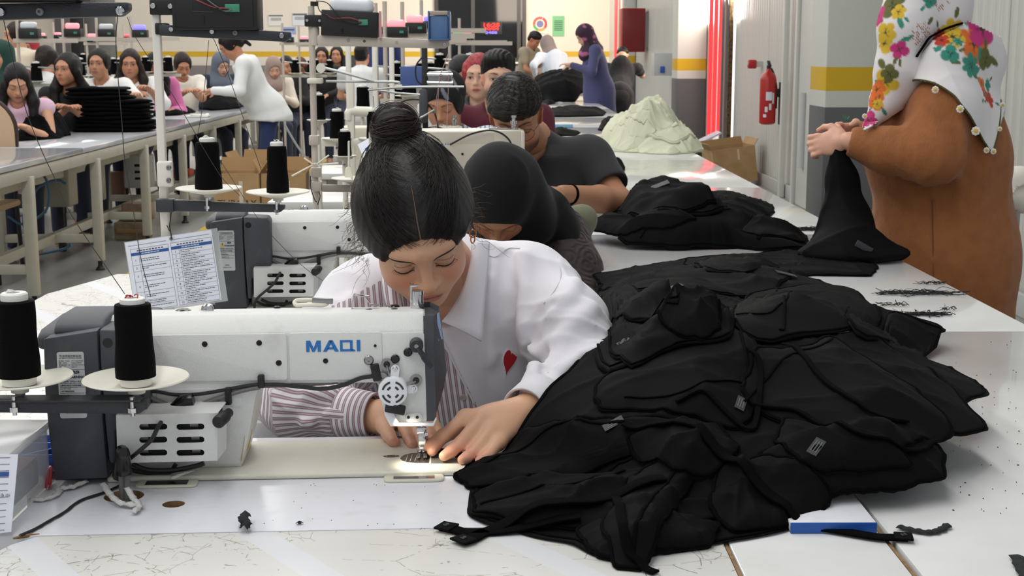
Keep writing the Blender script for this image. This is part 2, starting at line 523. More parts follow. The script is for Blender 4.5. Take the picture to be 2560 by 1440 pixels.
# ================================================================== TABLES
def scratch_mat():
 m = mat('scratched_laminate', (226, 226, 222), .3)
 nt = m.node_tree
 b = nt.nodes['Principled BSDF']
 tc = nt.nodes.new('ShaderNodeTexCoord')
 co = tc.outputs['Object']
 def noise(scale, detail=3, vec=co):
  n = nt.nodes.new('ShaderNodeTexNoise')
  n.inputs['Scale'].default_value = scale
  n.inputs['Detail'].default_value = detail
  nt.links.new(vec, n.inputs['Vector'])
  return n
 def mapping(scale, rot=0, loc=(0, 0, 0)):
  mp = nt.nodes.new('ShaderNodeMapping')
  mp.inputs['Scale'].default_value = scale
  mp.inputs['Rotation'].default_value = (0, 0, rot)
  mp.inputs['Location'].default_value = loc
  nt.links.new(co, mp.inputs['Vector'])
  return mp.outputs[0]
 total = None
 for sc, rot, th, nsc, n0 in (((9, 17, 1), .5, .0055, 4, .52), ((21, 12, 1), -.35, .0065, 5, .53), ((40, 46, 1), .1, .010, 5, .57)):
  v = nt.nodes.new('ShaderNodeTexVoronoi')
  v.feature = 'DISTANCE_TO_EDGE'
  v.inputs['Scale'].default_value = 1
  wob = noise(45, 3)
  ad = nt.nodes.new('ShaderNodeVectorMath')
  ad.operation = 'MULTIPLY_ADD'
  nt.links.new(wob.outputs['Color'], ad.inputs[0])
  ad.inputs[1].default_value = (.10, .10, 0)
  nt.links.new(mapping(sc, rot), ad.inputs[2])
  nt.links.new(ad.outputs[0], v.inputs['Vector'])
  l = node_math(nt, 'LESS_THAN', v.outputs['Distance'], th)
  l = node_math(nt, 'MULTIPLY', l, node_math(nt, 'GREATER_THAN', noise(nsc).outputs['Fac'], n0 - .08))
  l = node_math(nt, 'MULTIPLY', l, node_math(nt, 'GREATER_THAN', noise(70).outputs['Fac'], .46))
  total = l if total is None else node_math(nt, 'MAXIMUM', total, l)
 # chips
 ch = node_math(nt, 'GREATER_THAN', noise(38, 5, mapping((1, 1.8, 1), .3)).outputs['Fac'], .69)
 total = node_math(nt, 'MAXIMUM', total, node_math(nt, 'MULTIPLY', ch, .8))
 # strips where tape kept the surface clean
 s = nt.nodes.new('ShaderNodeSeparateXYZ')
 nt.links.new(mapping((1, 1, 1), -.62), s.inputs[0])
 fr = node_math(nt, 'FRACT', node_math(nt, 'MULTIPLY', s.outputs['X'], 4.2))
 cl = node_math(nt, 'LESS_THAN', fr, .84)
 total = node_math(nt, 'MULTIPLY', total, cl)
 total = node_math(nt, 'MULTIPLY', total, .75)
 mx = nt.nodes.new('ShaderNodeMix')
 mx.data_type = 'RGBA'
 mx.inputs['A'].default_value = lin((232, 231, 224))
 mx.inputs['B'].default_value = lin((120, 112, 98))
 # warm/cool drift between taped and worn areas
 mb_ = nt.nodes.new('ShaderNodeMix')
 mb_.data_type = 'RGBA'
 nt.links.new(cl, mb_.inputs['Factor'])
 mb_.inputs['A'].default_value = lin((232, 234, 238))
 mb_.inputs['B'].default_value = lin((230, 229, 224))
 nt.links.new(mb_.outputs['Result'], mx.inputs['A'])
 nt.links.new(total, mx.inputs['Factor'])
 nt.links.new(mx.outputs['Result'], b.inputs['Base Color'])
 bp = nt.nodes.new('ShaderNodeBump')
 bp.inputs['Strength'].default_value = .4
 bp.inputs['Distance'].default_value = .001
 bp.invert = True
 nt.links.new(total, bp.inputs['Height'])
 nt.links.new(bp.outputs[0], b.inputs['Normal'])
 return m
M_scr = scratch_mat()
M_lam = mat('clean_laminate', (226, 227, 233), .22, var=(40, (214, 215, 220), .55, .85))
M_lamw = mat('glossy_laminate', (226, 227, 226), .13, var=(5, (214, 214, 212), .5, .8), coat=.2)
M_laml = mat('pale_laminate', (196, 200, 206), .12, var=(3, (186, 190, 196), .4, .8), coat=.3)
M_edge = mat('chipboard_edge', (150, 118, 78), .85, var=(60, (110, 84, 54), .4, .7))
M_wornw = mat('worn_white_top', (212, 212, 209), .34, var=(9, (168, 158, 138), .64, .72))
def table_top(poly, z=.78, th=.028, bev=.002):
 return MB().prism(poly, z - th, z, 'z', bev=bev)
def table_legs(root, xs, ys, h, r=.025, foot=True):
 me = None
 for x in xs:
  for y in ys:
   if me is None:
    b = MB().box((0, 0, h / 2 + .03), (2 * r, 2 * r, h - .06), bev=.003)
    o = part('leg', b, M_frame, root)
    me = o.data
    bf = MB().lathe([(.014, .06), (.014, .03), (.018, .02), (.03, .008), (.03, 0)][::-1], n=12)
    of = part('foot', bf, M_greyfoot, o)
    fm = of.data
   else:
    o = bpy.data.objects.new('leg', me)
    COL.objects.link(o)
    o.parent = root
    of = bpy.data.objects.new('foot', fm)
    COL.objects.link(of)
    of.parent = o
   o.location = (x, y, 0)
# long glossy table along the right
t = thing('cutting_table', 'long glossy white table down the right with heaps of black garments', 'table', (.8, 8, 0))
cuts = [1.2, 2.822, 4.37, 5.9, 7.4, 9.0, 10.6, 12.2, 14.0, 16.0, 17.9]
for a, b_ in zip(cuts[:-1], cuts[1:]):
 xl = -.323 if a < 2 else -.522
 part('top_panel', MB().prism([(xl, a - 8 + .0015), (.335, a - 8 + .0015), (.335, b_ - 8 - .0015), (xl, b_ - 8 - .0015)], .752, .78, 'z', bev=.0015), M_lamw, t)
b = MB()
for x in (-.29, .29): b.box((x, 1.5, .72), (.04, 16.2, .06))
part('apron', b, M_frame, t)
table_legs(t, (-.29, .29), [-6.5, -4.4, -2.3, -.2, 1.9, 4, 6.1, 8.2, 9.7], .70)
# narrow filler strip between this table and the machine tables
t = thing('filler_table', 'narrow white strip table between brown gaps at lower right', 'table', (.372, 2.0, 0))
part('top', MB().prism([(-.095, -.8), (.094, -.8), (.094, .82), (-.095, .82)], .7515, .7795, 'z', bev=.0015), M_lamw, t)
part('edge_band', MB().box((.0975, -.2, .765), (.004, 1.2, .026)).box((-.0985, -.2, .765), (.004, 1.2, .026)), M_edge, t)
table_legs(t, (0,), (-.6, .6), .7515)
# first sewing table (clean mount panel) with its cable holes
fl, fr_ = G(18, 1341), G(1130, 1320)
sl = (fr_[1] - fl[1]) / (fr_[0] - fl[0])
fy = lambda x: fl[1] + (x - fl[0]) * sl
t = thing('sewing_table', 'clean white sewing table carrying the front machine', 'table', (-.2, 1.85, 0))
# top built from strips around the two round cable holes
XL, XR = -.605, .268
hole1 = G(310, 1240)
hole2 = G(434, 1260)
def plate_with_holes(x0, x1, y0f, y1f, holes, z, th):
 """flat panel with round holes (bridge triangulated)"""
 bm = bmesh.new()
 outer = [(x0, y0f(x0)), (x1, y0f(x1)), (x1, y1f(x1)), (x0, y1f(x0))]
 es = []
 def loop(pts):
  vs = [bm.verts.new((p[0], p[1], z)) for p in pts]
  return [bm.edges.new((vs[i], vs[(i + 1) % len(vs)])) for i in range(len(vs))]
 es += loop(outer)
 for (hx, hy, hr) in holes:
  es += loop([(hx + hr * math.cos(a), hy + hr * math.sin(a)) for a in np.linspace(0, 2 * PI, 24, endpoint=False)])
 bmesh.ops.triangle_fill(bm, use_beauty=True, edges=es)
 r = bmesh.ops.extrude_face_region(bm, geom=bm.faces[:])
 for v in r['geom']:
  if isinstance(v, bmesh.types.BMVert): v.co.z -= th
 bmesh.ops.recalc_face_normals(bm, faces=bm.faces[:])
 return bm
bm = plate_with_holes(XL, XR, lambda x: fy(x) + .001, lambda x: 2.045 + .04 * x, [(hole1[0], hole1[1], .026), (hole2[0], hole2[1], .0145)], .78, .03)
o = part('top', MB().frombm(bm), [M_lam], t)
o.location = (.2, -1.85, 0)
for h, r in ((hole1, .026), (hole2, .0145)):
 a = np.linspace(0, 2 * PI, 25)[:-1]
 v = [(h[0] + r * .999 * math.cos(x), h[1] + r * .999 * math.sin(x), z) for z in (.7505, .7795) for x in a]
 o = part('hole_rim', MB().add(v, [(i, (i + 1) % 24, 24 + (i + 1) % 24, 24 + i) for i in range(24)]), M_edge, t)
 o.location = (.2, -1.85, 0)
table_legs(t, (-.36, .42), (-.12, .14), .75)
# worn table in the foreground
t = thing('front_table', 'scratched cream white tabletop across the bottom of the picture', 'table', (-.3, 1.4, 0))
o = part('top', MB().prism([(-.66 + .0, 1.0), (.27, 1.0), (.27, fy(.27) - .001), (G(95, 1340)[0], fy(-.6) - .001), (G(30, 1360)[0], G(20, 1362)[1]), (G(-120, 1440)[0], G(-60, 1430)[1]), (-.9, 1.4), (-.9, 1.0)], .752, .7805, 'z', bev=.0012), M_scr, t)
o.location = (.3, -1.4, 0)
pe = [G(30, 1348), G(60, 1342), G(96, 1338)]
o = part('chipped_edge', MB().tube([(p[0], p[1] + .004, .7795) for p in pe], [.0012, .0026, .0014], 8), M_edge, t, label='bare brown chipped edge')
o.location = (.3, -1.4, 0)
table_legs(t, (-.5, .5), (-.3, .1), .75)
# worn table left of the first worker, carrying the second machine
t = thing('sewing_table', 'worn white sewing table behind the front machine, under the second one', 'table', (-.5, 2.8, 0))
o = part('top', MB().prism([(-1.09, 2.10), (-.29, 2.12), (-.27, 2.86), (.224, 2.86), (.224, 3.33), (-.5, 3.58), (-1.0, 3.60), (-1.09, 3.3)], .75, .7798, 'z', bev=.003), M_scr, t)
o.location = (.5, -2.8, 0)
table_legs(t, (-.5, .65), (.12, .4), .75)
for k, y in enumerate((4.07, 5.34, 6.6)):
 t = thing('sewing_table', 'cream sewing table of the machine %s' % ('in front of the man in a charcoal T-shirt', 'in front of the woman with the black head cover', 'before the man with short black hair')[k], 'table', (-.3, y, 0))
 part('top', MB().box((-.04, .25, .765), (1.1, .48, .03), bev=.003), M_wornw, t)
 table_legs(t, (-.54, .46), (.05, .45), .75)
# long pale table of the next row, at left
t = thing('assembly_table', 'long pale table on white steel frame along the left', 'table', (-2.8, 11.5, 0))
for a, b_ in ((-6, -3.2), (-3.2, .3), (.3, 3.6), (3.6, 6.4)):
 part('top_panel', MB().prism([(-.35, a + .002), (.33, a + .002), (.33, b_ - .002), (-.35, b_ - .002)], .755, .785, 'z', bev=.003), M_laml, t)
b = MB()
for x in (-.3, .3): b.box((x, .2, .715), (.045, 12.3, .07), bev=.004)
part('apron', b, M_frame, t)
part('back_board', MB().box((-.12, .2, .62), (.025, 12.3, .2), bev=.003), mat('board_cream', (196, 192, 176), .6, var=(50, (150, 145, 130), .62, .7)), t)
ly = [-5.4, -4.15, -2.9, -1.7, -.5, .7, 1.9, 3.1, 4.3, 5.5, 6.2]
table_legs(t, (-.3, .31), ly, .70, .028)
b = MB()
b.box((.02, .2, .2), (.045, 12.2, .06), bev=.004)
for y in ly: b.box((.0, y, .2), (.6, .045, .05), bev=.004)
part('lower_rail', b, M_frame, t)
b = MB()
for y in ly[::2]: b.cyl((.033 + .29, y + .05, .2), (.045, y + .05, .2), .012)
part('bolt', b, M_screw, t)
# ================================================================== SEWING MACHINES
MA = math.radians(3.2)
MO = np.array([-.041, 1.837, .7805])
MX = np.array([math.cos(MA), math.sin(MA), 0])
MY = np.array([-math.sin(MA), math.cos(MA), 0])
def MU(px, py, yl):
 """pixel -> machine-local (x, z) on the upright plane local y = yl"""
 r = ray(px, py)
 t = (yl - (CAM - MO) @ MY) / (r @ MY)
 p = CAM + r * t - MO
 return p @ MX, p[2]
def MU3(px, py, yl):
 x, z = MU(px, py, yl)
 return np.array([x, yl, z])
def MB_(px, py, zl=.008):
 """pixel -> machine-local (x, y) on the level plane local z = zl"""
 r = ray(px, py)
 t = (zl + MO[2] - CZ) / r[2]
 p = CAM + r * t - MO
 return p @ MX, p @ MY
def rrect(x0, x1, z0, z1, r, n=4):
 out = []
 for cx, cz, a0 in ((x1 - r, z1 - r, 0), (x0 + r, z1 - r, PI / 2), (x0 + r, z0 + r, PI), (x1 - r, z0 + r, 1.5 * PI)):
  out += [(cx + r * math.cos(a0 + k * PI / 2 / n), cz + r * math.sin(a0 + k * PI / 2 / n)) for k in range(n + 1)]
 return out
YF = .034   # front face of arm
M_sew_bed = mat('bed_white', (224, 221, 206), .35, bump=(800, .35), var=(18, (206, 202, 186), .6, .85))
def sewing_machine():
 t = thing('sewing_machine', 'white lockstitch sewing machine with dark grey motor in the foreground', 'sewing machine', tuple(MO), MA)
 pt = lambda px, py, y=YF: MU(px, py, y)
 # --- bed
 bed = MB().prism([(-.49, 0), (0, 0), (0, .168), (-.49, .168)], 0, .008, 'z', bev=.0035, seg=3)
 part('bed', bed, M_sew_bed, t)
 # --- casting: arm, head, column
 zt = MU(700, 771, .128)[1]
 zc = MU(700, 798, .055)[1]
 zf = MU(700, 833, YF)[1]
 zb0 = MU(655, 962, YF)[1]
 zb1 = MU(930, 941, YF)[1]
 xr = pt(1064, 900)[0]
 xl = pt(300, 900)[0]
 cast = MB()
 cast.prism([(YF, zb0), (YF, zf), (.05, zc), (.062, zc + .007), (.132, zt), (.15, zt - .015), (.15, zb0)], xl - .06, xr, 'x', bev=.004, seg=2)
 head = [pt(945, 830), pt(1065, 828), pt(1072, 1056), pt(985, 1056), pt(968, 1035), pt(945, 962), pt(930, 941)]
 cast.prism(head, YF - .0015, .14, 'y', bev=.004)
 col = [pt(330, 950), pt(655, 955), pt(642, 990), pt(622, 1100), pt(603, 1172), (pt(600, 1190)[0], .007), (xl - .01, .007), (xl - .01, zb0)]
 cast.prism(col, YF, .15, 'y', bev=.006)
 part('arm_casting', cast, M_whitem, t)
 # two cover plates on the front of the arm
 for (a, b, c, d) in ((330, 720, 838, 951), (722, 957, 832, 949)):
  x0, z1 = pt(a, c)
  x1, z0 = pt(b, d)
  part('cover_plate', MB().prism(rrect(x0, x1, z0 + .001, z1, .004), YF - .0025, YF + .001, 'y', bev=.0009), M_whitem, t)
 # inspection plate low on the column
 x0, z1 = pt(392, 1010)
 x1, z0 = pt(606, 1016)
 part('column_plate', MB().prism(rrect(x0, x1, z0, zb0 - .004, .004), YF - .002, YF + .001, 'y', bev=.0006), M_whitem, t)
 # --- dark end cover
 ec = MB()
 prof_f = [pt(1066, 772, .05), pt(1066, 1054, YF)]
 y0 = YF - .001
 sec = []
 for (pa, pb, py) in ((1065, 1094, 770), (1066, 1098, 800), (1066, 1110, 880), (1069, 1117, 945), (1071, 1110, 985), (1072, 1093, 1042), (1073, 1088, 1052)):
  x0, z = MU(pa, py, YF)
  x1 = MU(pb, py, YF + .05)[0]
  sec.append([(x0 - .004, y0, z), (x0 + .010, y0, z), (x1 - .001, y0 + .028, z), (x1, y0 + .045, z), (x1, .105, z), (x0 + .006, .14, z), (x0 - .004, .14, z)])
 dz = zt - .003 - sec[0][0][2]
 sec[0] = [(x, y + .018 if y < .03 else y, z + dz) for x, y, z in sec[0]]
 sec[1] = [(x, y + .006 if y < .03 else y, z + .006) for x, y, z in sec[1]]
 v = [p for s_ in sec for p in s_]
 k = 7
 fcs = [(i * k + j, (i + 1) * k + j, (i + 1) * k + (j + 1) % k, i * k + (j + 1) % k) for i in range(len(sec) - 1) for j in range(k)]
 fcs += [tuple(range(k)), tuple((len(sec) - 1) * k + j for j in range(k))[::-1]]
 ec.add(v, fcs)
 part('end_cover', ec, M_dark, t, 25)
 # pale label on the cover's slanted side
 a_, b_ = np.array(sec[1]), np.array(sec[2])
 q = [a_[1] * .5 + a_[2] * .5, a_[2], b_[2] * .75 + a_[2] * .25, (b_[1] * .5 + b_[2] * .5) * .75 + (a_[1] * .5 + a_[2] * .5) * .25]
 q = [p + np.array([.0007, -.0007, 0]) for p in q]
 part('side_label', MB().quad(*q), mat('side_label', (150, 185, 220), .4), t)
 # --- lettering
 x0, z1 = pt(765, 852, YF - .003)
 x1, z0 = pt(901, 878, YF - .003)
 W, H = x1 - x0, z1 - z0
 L = MB()
 def glyph(x, w, polys):
  for p in polys: L.prism([(x0 + W * (x + u * w), z0 + H * v) for u, v in p], YF - .0033, YF - .0022, 'y')
 glyph(0, .27, [[(0, 0), (.22, 0), (.22, 1), (0, 1)], [(.78, 0), (1, 0), (1, 1), (.78, 1)], [(.22, .55), (.42, 0), (.5, .3), (.28, 1), (.22, 1)], [(.42, 0), (.58, 0), (.78, .55), (.78, 1), (.72, 1), (.5, .3)]])
 glyph(.31, .29, [[(0, 0), (.24, 0), (.62, 1), (.38, 1)], [(.76, 0), (1, 0), (.62, 1), (.40, 1)], [(.25, .2), (.72, .2), (.66, .38), (.32, .38)]])
 glyph(.625, .28, [[(0, 0), (.17, 0), (.17, 1), (0, 1)], [(.66, .2), (.83, 0), (.83, 1), (.66, 1)], [(.17, .82), (.66, .82), (.66, 1), (.17, 1)], [(.17, 0), (1, 0), (1, .12), (.83, .2), (.17, .2)]])
 glyph(.935, .065, [[(0, 0), (1, 0), (1, 1), (0, 1)]])
 part('lettering', L, M_lblblue, t, 0)
 # --- screws on the front
 for (px, py, r, m) in ((512, 860, .0039, M_screw), (648, 857, .0039, M_screw), (697, 907, .004, M_screw), (814, 902, .0036, M_screw), (938, 864, .002, M_screw), (922, 900, .0068, M_steel), (1020, 880, .0062, M_gloss), (988, 897, .0062, M_gloss)):
  b = MB()
  screw(b, MU3(px, py, YF - .002), r, mi=0, h=.0022 if r < .005 else .003)
  b.box(MU3(px, py, YF - .0052 if r > .005 else YF - .0042) + np.array([0, .0006, 0]), (r * 1.1, .0008, r * .22), rot=(0, .7, 0))
  b.box(MU3(px, py, YF - .0052 if r > .005 else YF - .0042) + np.array([0, .0006, 0]), (r * 1.1, .0008, r * .22), rot=(0, -.87, 0))
  part('screw', b, m, t)
 # --- presser lifter lever
 c = MU3(1041, 859, YF)
 e = MU3(1079, 918, YF - .018)
 b = MB().lathe([(.0095, 0), (.0095, .016), (.008, .018), (.003, .018)], c, 20, (0, -1, 0))
 d = (e - c)
 b.tube([c + d * .1 + np.array([0, -.014, 0]), c + d * .45 + np.array([0, -.011, 0]), c + d * .5 + np.array([0, -.008, 0]), e], [.0055, .006, .0075, .0068], 8, flat=.55)
 lv = part('lifter_lever', b, M_arm, t)
 part('lever_pin', MB().lathe([(.003, 0), (.003, .001)], c + np.array([0, -.0178, 0]), 12, (0, -1, 0)), M_steel, lv)
 # --- round LED work lamp
 c = MU3(983, 972, YF)
 R0 = .0205
 b = MB().lathe([(R0, 0), (R0, .017), (R0 * .95, .0195), (R0 * .85, .0202), (.001, .0202)], c, 36, (0, -1, 0))
 for px, py in ((988, 922), (1033, 971)):
  e = MU3(px, py, YF - .006)
  dd = e - (c + np.array([0, -.008, 0]))
  b.prism([(-.006, 0), (.006, 0), (.006, 1), (-.006, 1)], -.0015, .0015, 'y')
  n_ = 8
  v = b.v[-1]
  ln = math.hypot(dd[0], dd[2])
  u = np.array([dd[0], 0, dd[2]]) / ln
  w_ = np.array([u[2], 0, -u[0]])
  b.v[-1] = np.array([c + np.array([0, -.008, 0]) + w_ * p[0] + u * p[2] * ln + np.array([0, p[1], 0]) for p in v])
  b.lathe([(.006, -.0015), (.006, .002)], e, 16, (0, -1, 0))
 lamp = part('work_lamp', b, mat('lamp_white', (234, 236, 240), .35), t)
 b = MB()
 for px, py in ((988, 922), (1033, 971)): screw(b, MU3(px, py, YF - .008), .0036, h=.002)
 part('lamp_screw', b, M_chrome, lamp)
 for r0, r1, da in ((.013, .0158, 1.05), (.0062, .0092, .75)):
  for q_ in range(4):
   am = PI / 4 + q_ * PI / 2
   aa = np.linspace(am - da / 2, am + da / 2, 8)
   v = [c + np.array([r * math.cos(x), -.0206, r * math.sin(x)]) for r in (r0, r1) for x in aa]
   part('lamp_slot', MB().add(v, [(j, j + 1, j + 9, j + 8) for j in range(7)]), mat('slot_dark', (52, 54, 56), .6), lamp, 0)
 # grey bracket behind the lamp with its dark screws
 b = MB()
 for px, py in ((967, 911), (1040, 951), (955, 945)):
  e = MU3(px, py, YF - .004)
  b.tube([c + np.array([0, -.004, 0]), e], [.010, .0075], 10, flat=.25)
  b.lathe([(.0085, -.002), (.0085, .003)], e, 16, (0, -1, 0))
 part('lamp_bracket', b, mat('bracket_grey', (150, 150, 148), .4, .5), t)
 for px, py in ((967, 911), (1040, 951)):
  b = MB()
  screw(b, MU3(px, py, YF - .007), .0045, h=.003)
  part('screw', b, M_gloss, t)
 # clips
 for px, py, w, h, ry, yy in ((940, 931, .012, .024, -.2, YF - .006), (988, 1022, .028, .013, .22, YF - .014), (653, 953, .009, .018, 0, YF - .006), (571, 990, .009, .024, 0, YF - .006)):
  b = MB().box(MU3(px, py, yy), (w, .01, h), rot=(0, ry, 0), bev=.002)
  screw(b, MU3(px, py, yy - .005) + np.array([0, 0, h * .2]), .003)
  part('cable_clip', b, M_black, t)
 # needle guard tray under the head
 gp = [pt(952, 990, YF - .004), pt(962, 1035, YF - .004), pt(976, 1062, YF - .004), pt(1084, 1062, YF - .004), pt(1092, 1044, YF - .004), pt(1090, 1042, YF - .004), pt(1082, 1056, YF - .004), pt(998, 1056, YF - .004), pt(975, 1012, YF - .004)]
 part('guard_tray', MB().prism(gp, YF - .012, YF - .0025, 'y', bev=.0008), mat('lamp_white', (234, 236, 240), .35), t)
 x0, z1 = pt(1013, 1032)
 x1, z0 = pt(1056, 1053)
 oil = part('oil_plate', MB().prism(rrect(x0, x1, z0, z1, .0055, 6), YF - .005, YF, 'y', bev=.0008), M_white, t)
 for px in (1021, 1043):
  b = MB().lathe([(.0022, 0), (.0022, .0006)], MU3(px, 1043, YF - .005), 12, (0, -1, 0))
  part('plate_hole', b, M_gloss, oil)
 # --- needle bar, presser bar, foot, needle plate
 nb = MU3(1055, 1062, .075)
 b = MB().cyl(nb + np.array([0, 0, .03]), (nb[0], .075, .012), .0042, n=14)
 part('presser_bar', b, M_chrome, t)
 b = MB().box((nb[0], .073, MU(1055, 1098, .073)[1]), (.011, .012, .02), bev=.0012)
 b.box((nb[0] - .001, .072, MU(1055, 1075, .072)[1]), (.014, .008, .009), bev=.001)
 b.box((nb[0], .073, MU(1055, 1118, .073)[1]), (.009, .01, .012), bev=.001, mi=0)
 screw(b, MU3(1066, 1085, .066), .003)
 foot = part('presser_foot', b, M_chrome, t)
 b = MB().box((nb[0] - .005, .066, .0125), (.0045, .03, .003), bev=.0008)
 b.box((nb[0] + .004, .066, .0125), (.0055, .03, .003), bev=.0008)
 b.box((nb[0], .076, .017), (.015, .008, .008), bev=.001)
 part('foot_sole', b, M_steel, foot)
 part('needle', MB().cyl((nb[0] + .0005, .07, .05), (nb[0] + .0005, .07, .007), .0009, .0004, 8), M_chrome, t)
 pl = [MB_(px, py) for px, py in ((1076, 1134), (1072, 1158), (1040, 1158), (1020, 1156), (1006, 1152), (1000, 1147), (1004, 1142), (1014, 1137), (1028, 1134), (1046, 1133))]
 npl = part('needle_plate', MB().prism(pl, .0079, .0087, 'z'), mat('plate_steel', (140, 136, 132), .3, .9), t)
 b = MB()
 for i in range(4): b.box((nb[0] - .006 + i * .0035, .058, .0092), (.0013, .022, .0012))
 part('feed_dog', b, mat('feed_brown', (120, 92, 78), .4, .8), npl)
 b = MB()
 for px in (1016, 1027, 1039):
  a, e = MB_(px + 4, 1138), MB_(px - 2, 1154)
  b.tube([(a[0], a[1], .0088), (e[0], e[1], .0088)], .0004, 4)
 part('engraved_line', b, M_white, npl)
 sp = [MB_(1079, 1136), MB_(1168, 1141), MB_(1168, 1159), MB_(1077, 1159)]
 part('slide_plate', MB().prism(sp, .0078, .0085, 'z'), mat('slide_grey', (166, 166, 162), .32, .6), t)
 o = MB_(978, 1141)
 a = np.linspace(0, 2 * PI, 24, endpoint=False)
 ov = MB().prism([(o[0] + .0115 * math.cos(x), o[1] + .0052 * math.sin(x)) for x in a], .0079, .0086, 'z')
 ovp = part('oval_cap', ov, mat('cap_grey', (96, 92, 86), .4, .6), t)
 for s_ in (-1, 1): part('cap_hole', MB().lathe([(.001, 0), (.001, .0004)], (o[0] + s_ * .0065, o[1], .0086), 10), M_white, ovp)
 # --- fittings on top of the arm
 def top(px, py, z=zt + .0005): return np.array([*MB_(px, py, z), z])
 p = top(1044, 773)
 b = MB().lathe([(.0095, 0), (.0095, .009), (.0085, .0095), (.0085, .011), (.0085, .021), (.009, .0215), (.009, .027), (.005, .028), (.003, .028)], p, 22)
 b.box(p + np.array([-.009, 0, .017]), (.003, .006, .034), bev=.0008)
 b.box(p + np.array([-.004, 0, .034]), (.012, .006, .003), bev=.0008)
 part('pressure_knob', b, M_chrome, t)
 p = top(905, 773)
 b = MB().box(p + np.array([-.013, 0, .01]), (.0015, .012, .024), rot=(0, .15, 0), bev=.0005)
 b.box(p + np.array([0, 0, .020]), (.024, .012, .0016), rot=(0, .12, 0), bev=.0005)
 b.box(p + np.array([.008, 0, .014]), (.012, .012, .0016), rot=(0, 1.0, 0), bev=.0005)
 b.box(p + np.array([.017, 0, .006]), (.014, .01, .0014), rot=(0, .1, 0), bev=.0004)
 part('thread_guide', b, M_chrome, t)
 for px, py, r in ((985, 767, .0085), (986, 776, .0058), (922, 777, .006), (458, 778, .0115), (693, 770, .005)):
  part('rubber_plug', MB().lathe([(r, 0), (r, .001), (r * .8, .0025), (r * .3, .003)], top(px, py), 20), M_gloss, t)
 p = top(519, 778)
 b = MB().lathe([(.0135, 0), (.0135, .001), (.009, .0015), (.009, .004), (.0075, .0085), (.003, .011)], p, 20)
 part('oil_sight', b, M_chrome, t)
 b = MB()
 screw(b, top(740, 784), .0048, (0, 0, 1))
 part('screw', b, M_steel, t)
 p = top(775, 768)
 b = MB().tube(smooth_curve([p + np.array(q) for q in ((-.02, 0, .003), (0, -.003, .004), (.018, 0, .003), (.024, .006, .005), (.01, .010, .008), (-.015, .008, .009), (-.022, .004, .007), (-.02, 0, .003))]), .0032, 8)
 bw = part('bobbin_winder', b, M_cream, t)
 part('winder_blade', MB().box(p + np.array([.018, .002, .009]), (.03, .006, .008), rot=(0, .08, .1), bev=.001), M_steel, bw)
 # --- motor housing
 yq = -.008
 q = lambda px, py, y=yq: MU(px, py, y)
 mb = MB()
 L_ = [q(108, 850), q(112, 846), q(243, 826), q(246, 900), q(258, 1060), q(270, 1196), q(140, 1201), q(134, 1180), q(122, 1090), q(112, 985)]
 mb.prism(L_, yq, .17, 'y', bev=.003)
 part('motor_box', mb, M_dark, t)
 R_ = [q(247, 824), q(345, 826), q(360, 842), q(366, 1000), q(364, 1062), q(300, 1066), q(290, 1080), q(288, 1160), q(272, 1160), q(262, 1060), q(249, 900)]
 mbx = part('motor_front_cover', MB().prism(R_, yq + .001, .165, 'y', bev=.004), M_dark, t)
 part('screw_well', MB().lathe([(.0065, 0), (.0065, .0006)], MU3(269, 857, yq + .001), 18, (0, -1, 0)), M_gloss, mbx)
 hx0, hx1 = MU(150, 800, .05)[0], MU(258, 800, .05)[0]
 hz = MU(200, 826, yq)[1]
 hmp = [(.012, hz - .012), (.014, hz + .001), (.03, hz + .008), (.06, hz + .011), (.12, hz + .009), (.15, hz), (.158, hz - .012)]
 part('motor_hump', MB().prism(hmp, hx0, hx1 + .01, 'x', bev=.006, seg=3), M_dark, t)
 part('motor_end_cap', MB().prism([(.01, hz - .03), (.01, hz - .010), (.03, hz - .004), (.15, hz - .004), (.158, hz - .03)], hx0 - .022, hx0 + .005, 'x', bev=.006), M_dark, t)
 part('motor_base', MB().box((MU(200, 1000, .08)[0], .08, .006), (.08, .12, .012)), M_dark, t)
 # sticker with warning text
 x0, z1 = q(134, 880)
 x1, z0 = q(226, 1044)
 x0, x1 = x0 + .004, x1 - .004
 st = part('warning_sticker', MB().prism(rrect(x0, x1, z0, z1, .003), yq - .0012, yq - .0004, 'y'), M_sticker, t, 0)
 cx = (x0 + x1) / 2
 W = x1 - x0
 Hh = z1 - z0
 def tx(s, fx, fz, size, al='CENTER', m=M_inkd, bold=0):
  o = text_part('sticker_text', s, size, m, st, (x0 + W * fx, yq - .0014, z0 + Hh * fz), (PI / 2, 0, 0), al, extr=.0001, bold=bold)
  return o
 tx('交流伺服控制系统', .5, .935, .0036)
 tx('AC SERVO CONTROL SYSTEM', .5, .905, .0022)
 for i, (a, b_) in enumerate((('输入电压：AC220V', 'Input Voltage:AC220V'), ('频率：50/60Hz', 'Frequency:50/60Hz'), ('最大输出电流：16A', 'Max. Output Current:16A'), ('功率：1.1W', 'phase:1W'))):
  tx(a, .06, .865 - i * .03, .0017, 'LEFT')
  tx(b_, .53, .865 - i * .03, .0017, 'LEFT')
 part('sticker_rule', MB().box((cx, yq - .0014, z0 + Hh * .735), (W, .0003, .0004)), M_inkd, st)
 part('warning_triangle', MB().prism([(x0 + W * .12, z0 + Hh * .6), (x0 + W * .38, z0 + Hh * .6), (x0 + W * .25, z0 + Hh * .71)], yq - .0018, yq - .0012, 'y', bev=.0002), M_yellow, st)
 bolt = [(.25, .69), (.22, .65), (.25, .65), (.235, .615), (.285, .665), (.25, .665), (.27, .69)]
 part('bolt_sign', MB().prism([(x0 + W * a, z0 + Hh * b_) for a, b_ in bolt], yq - .0021, yq - .0017, 'y'), M_inkd, st)
 tx('危险', .68, .69, .0046, bold=.0002)
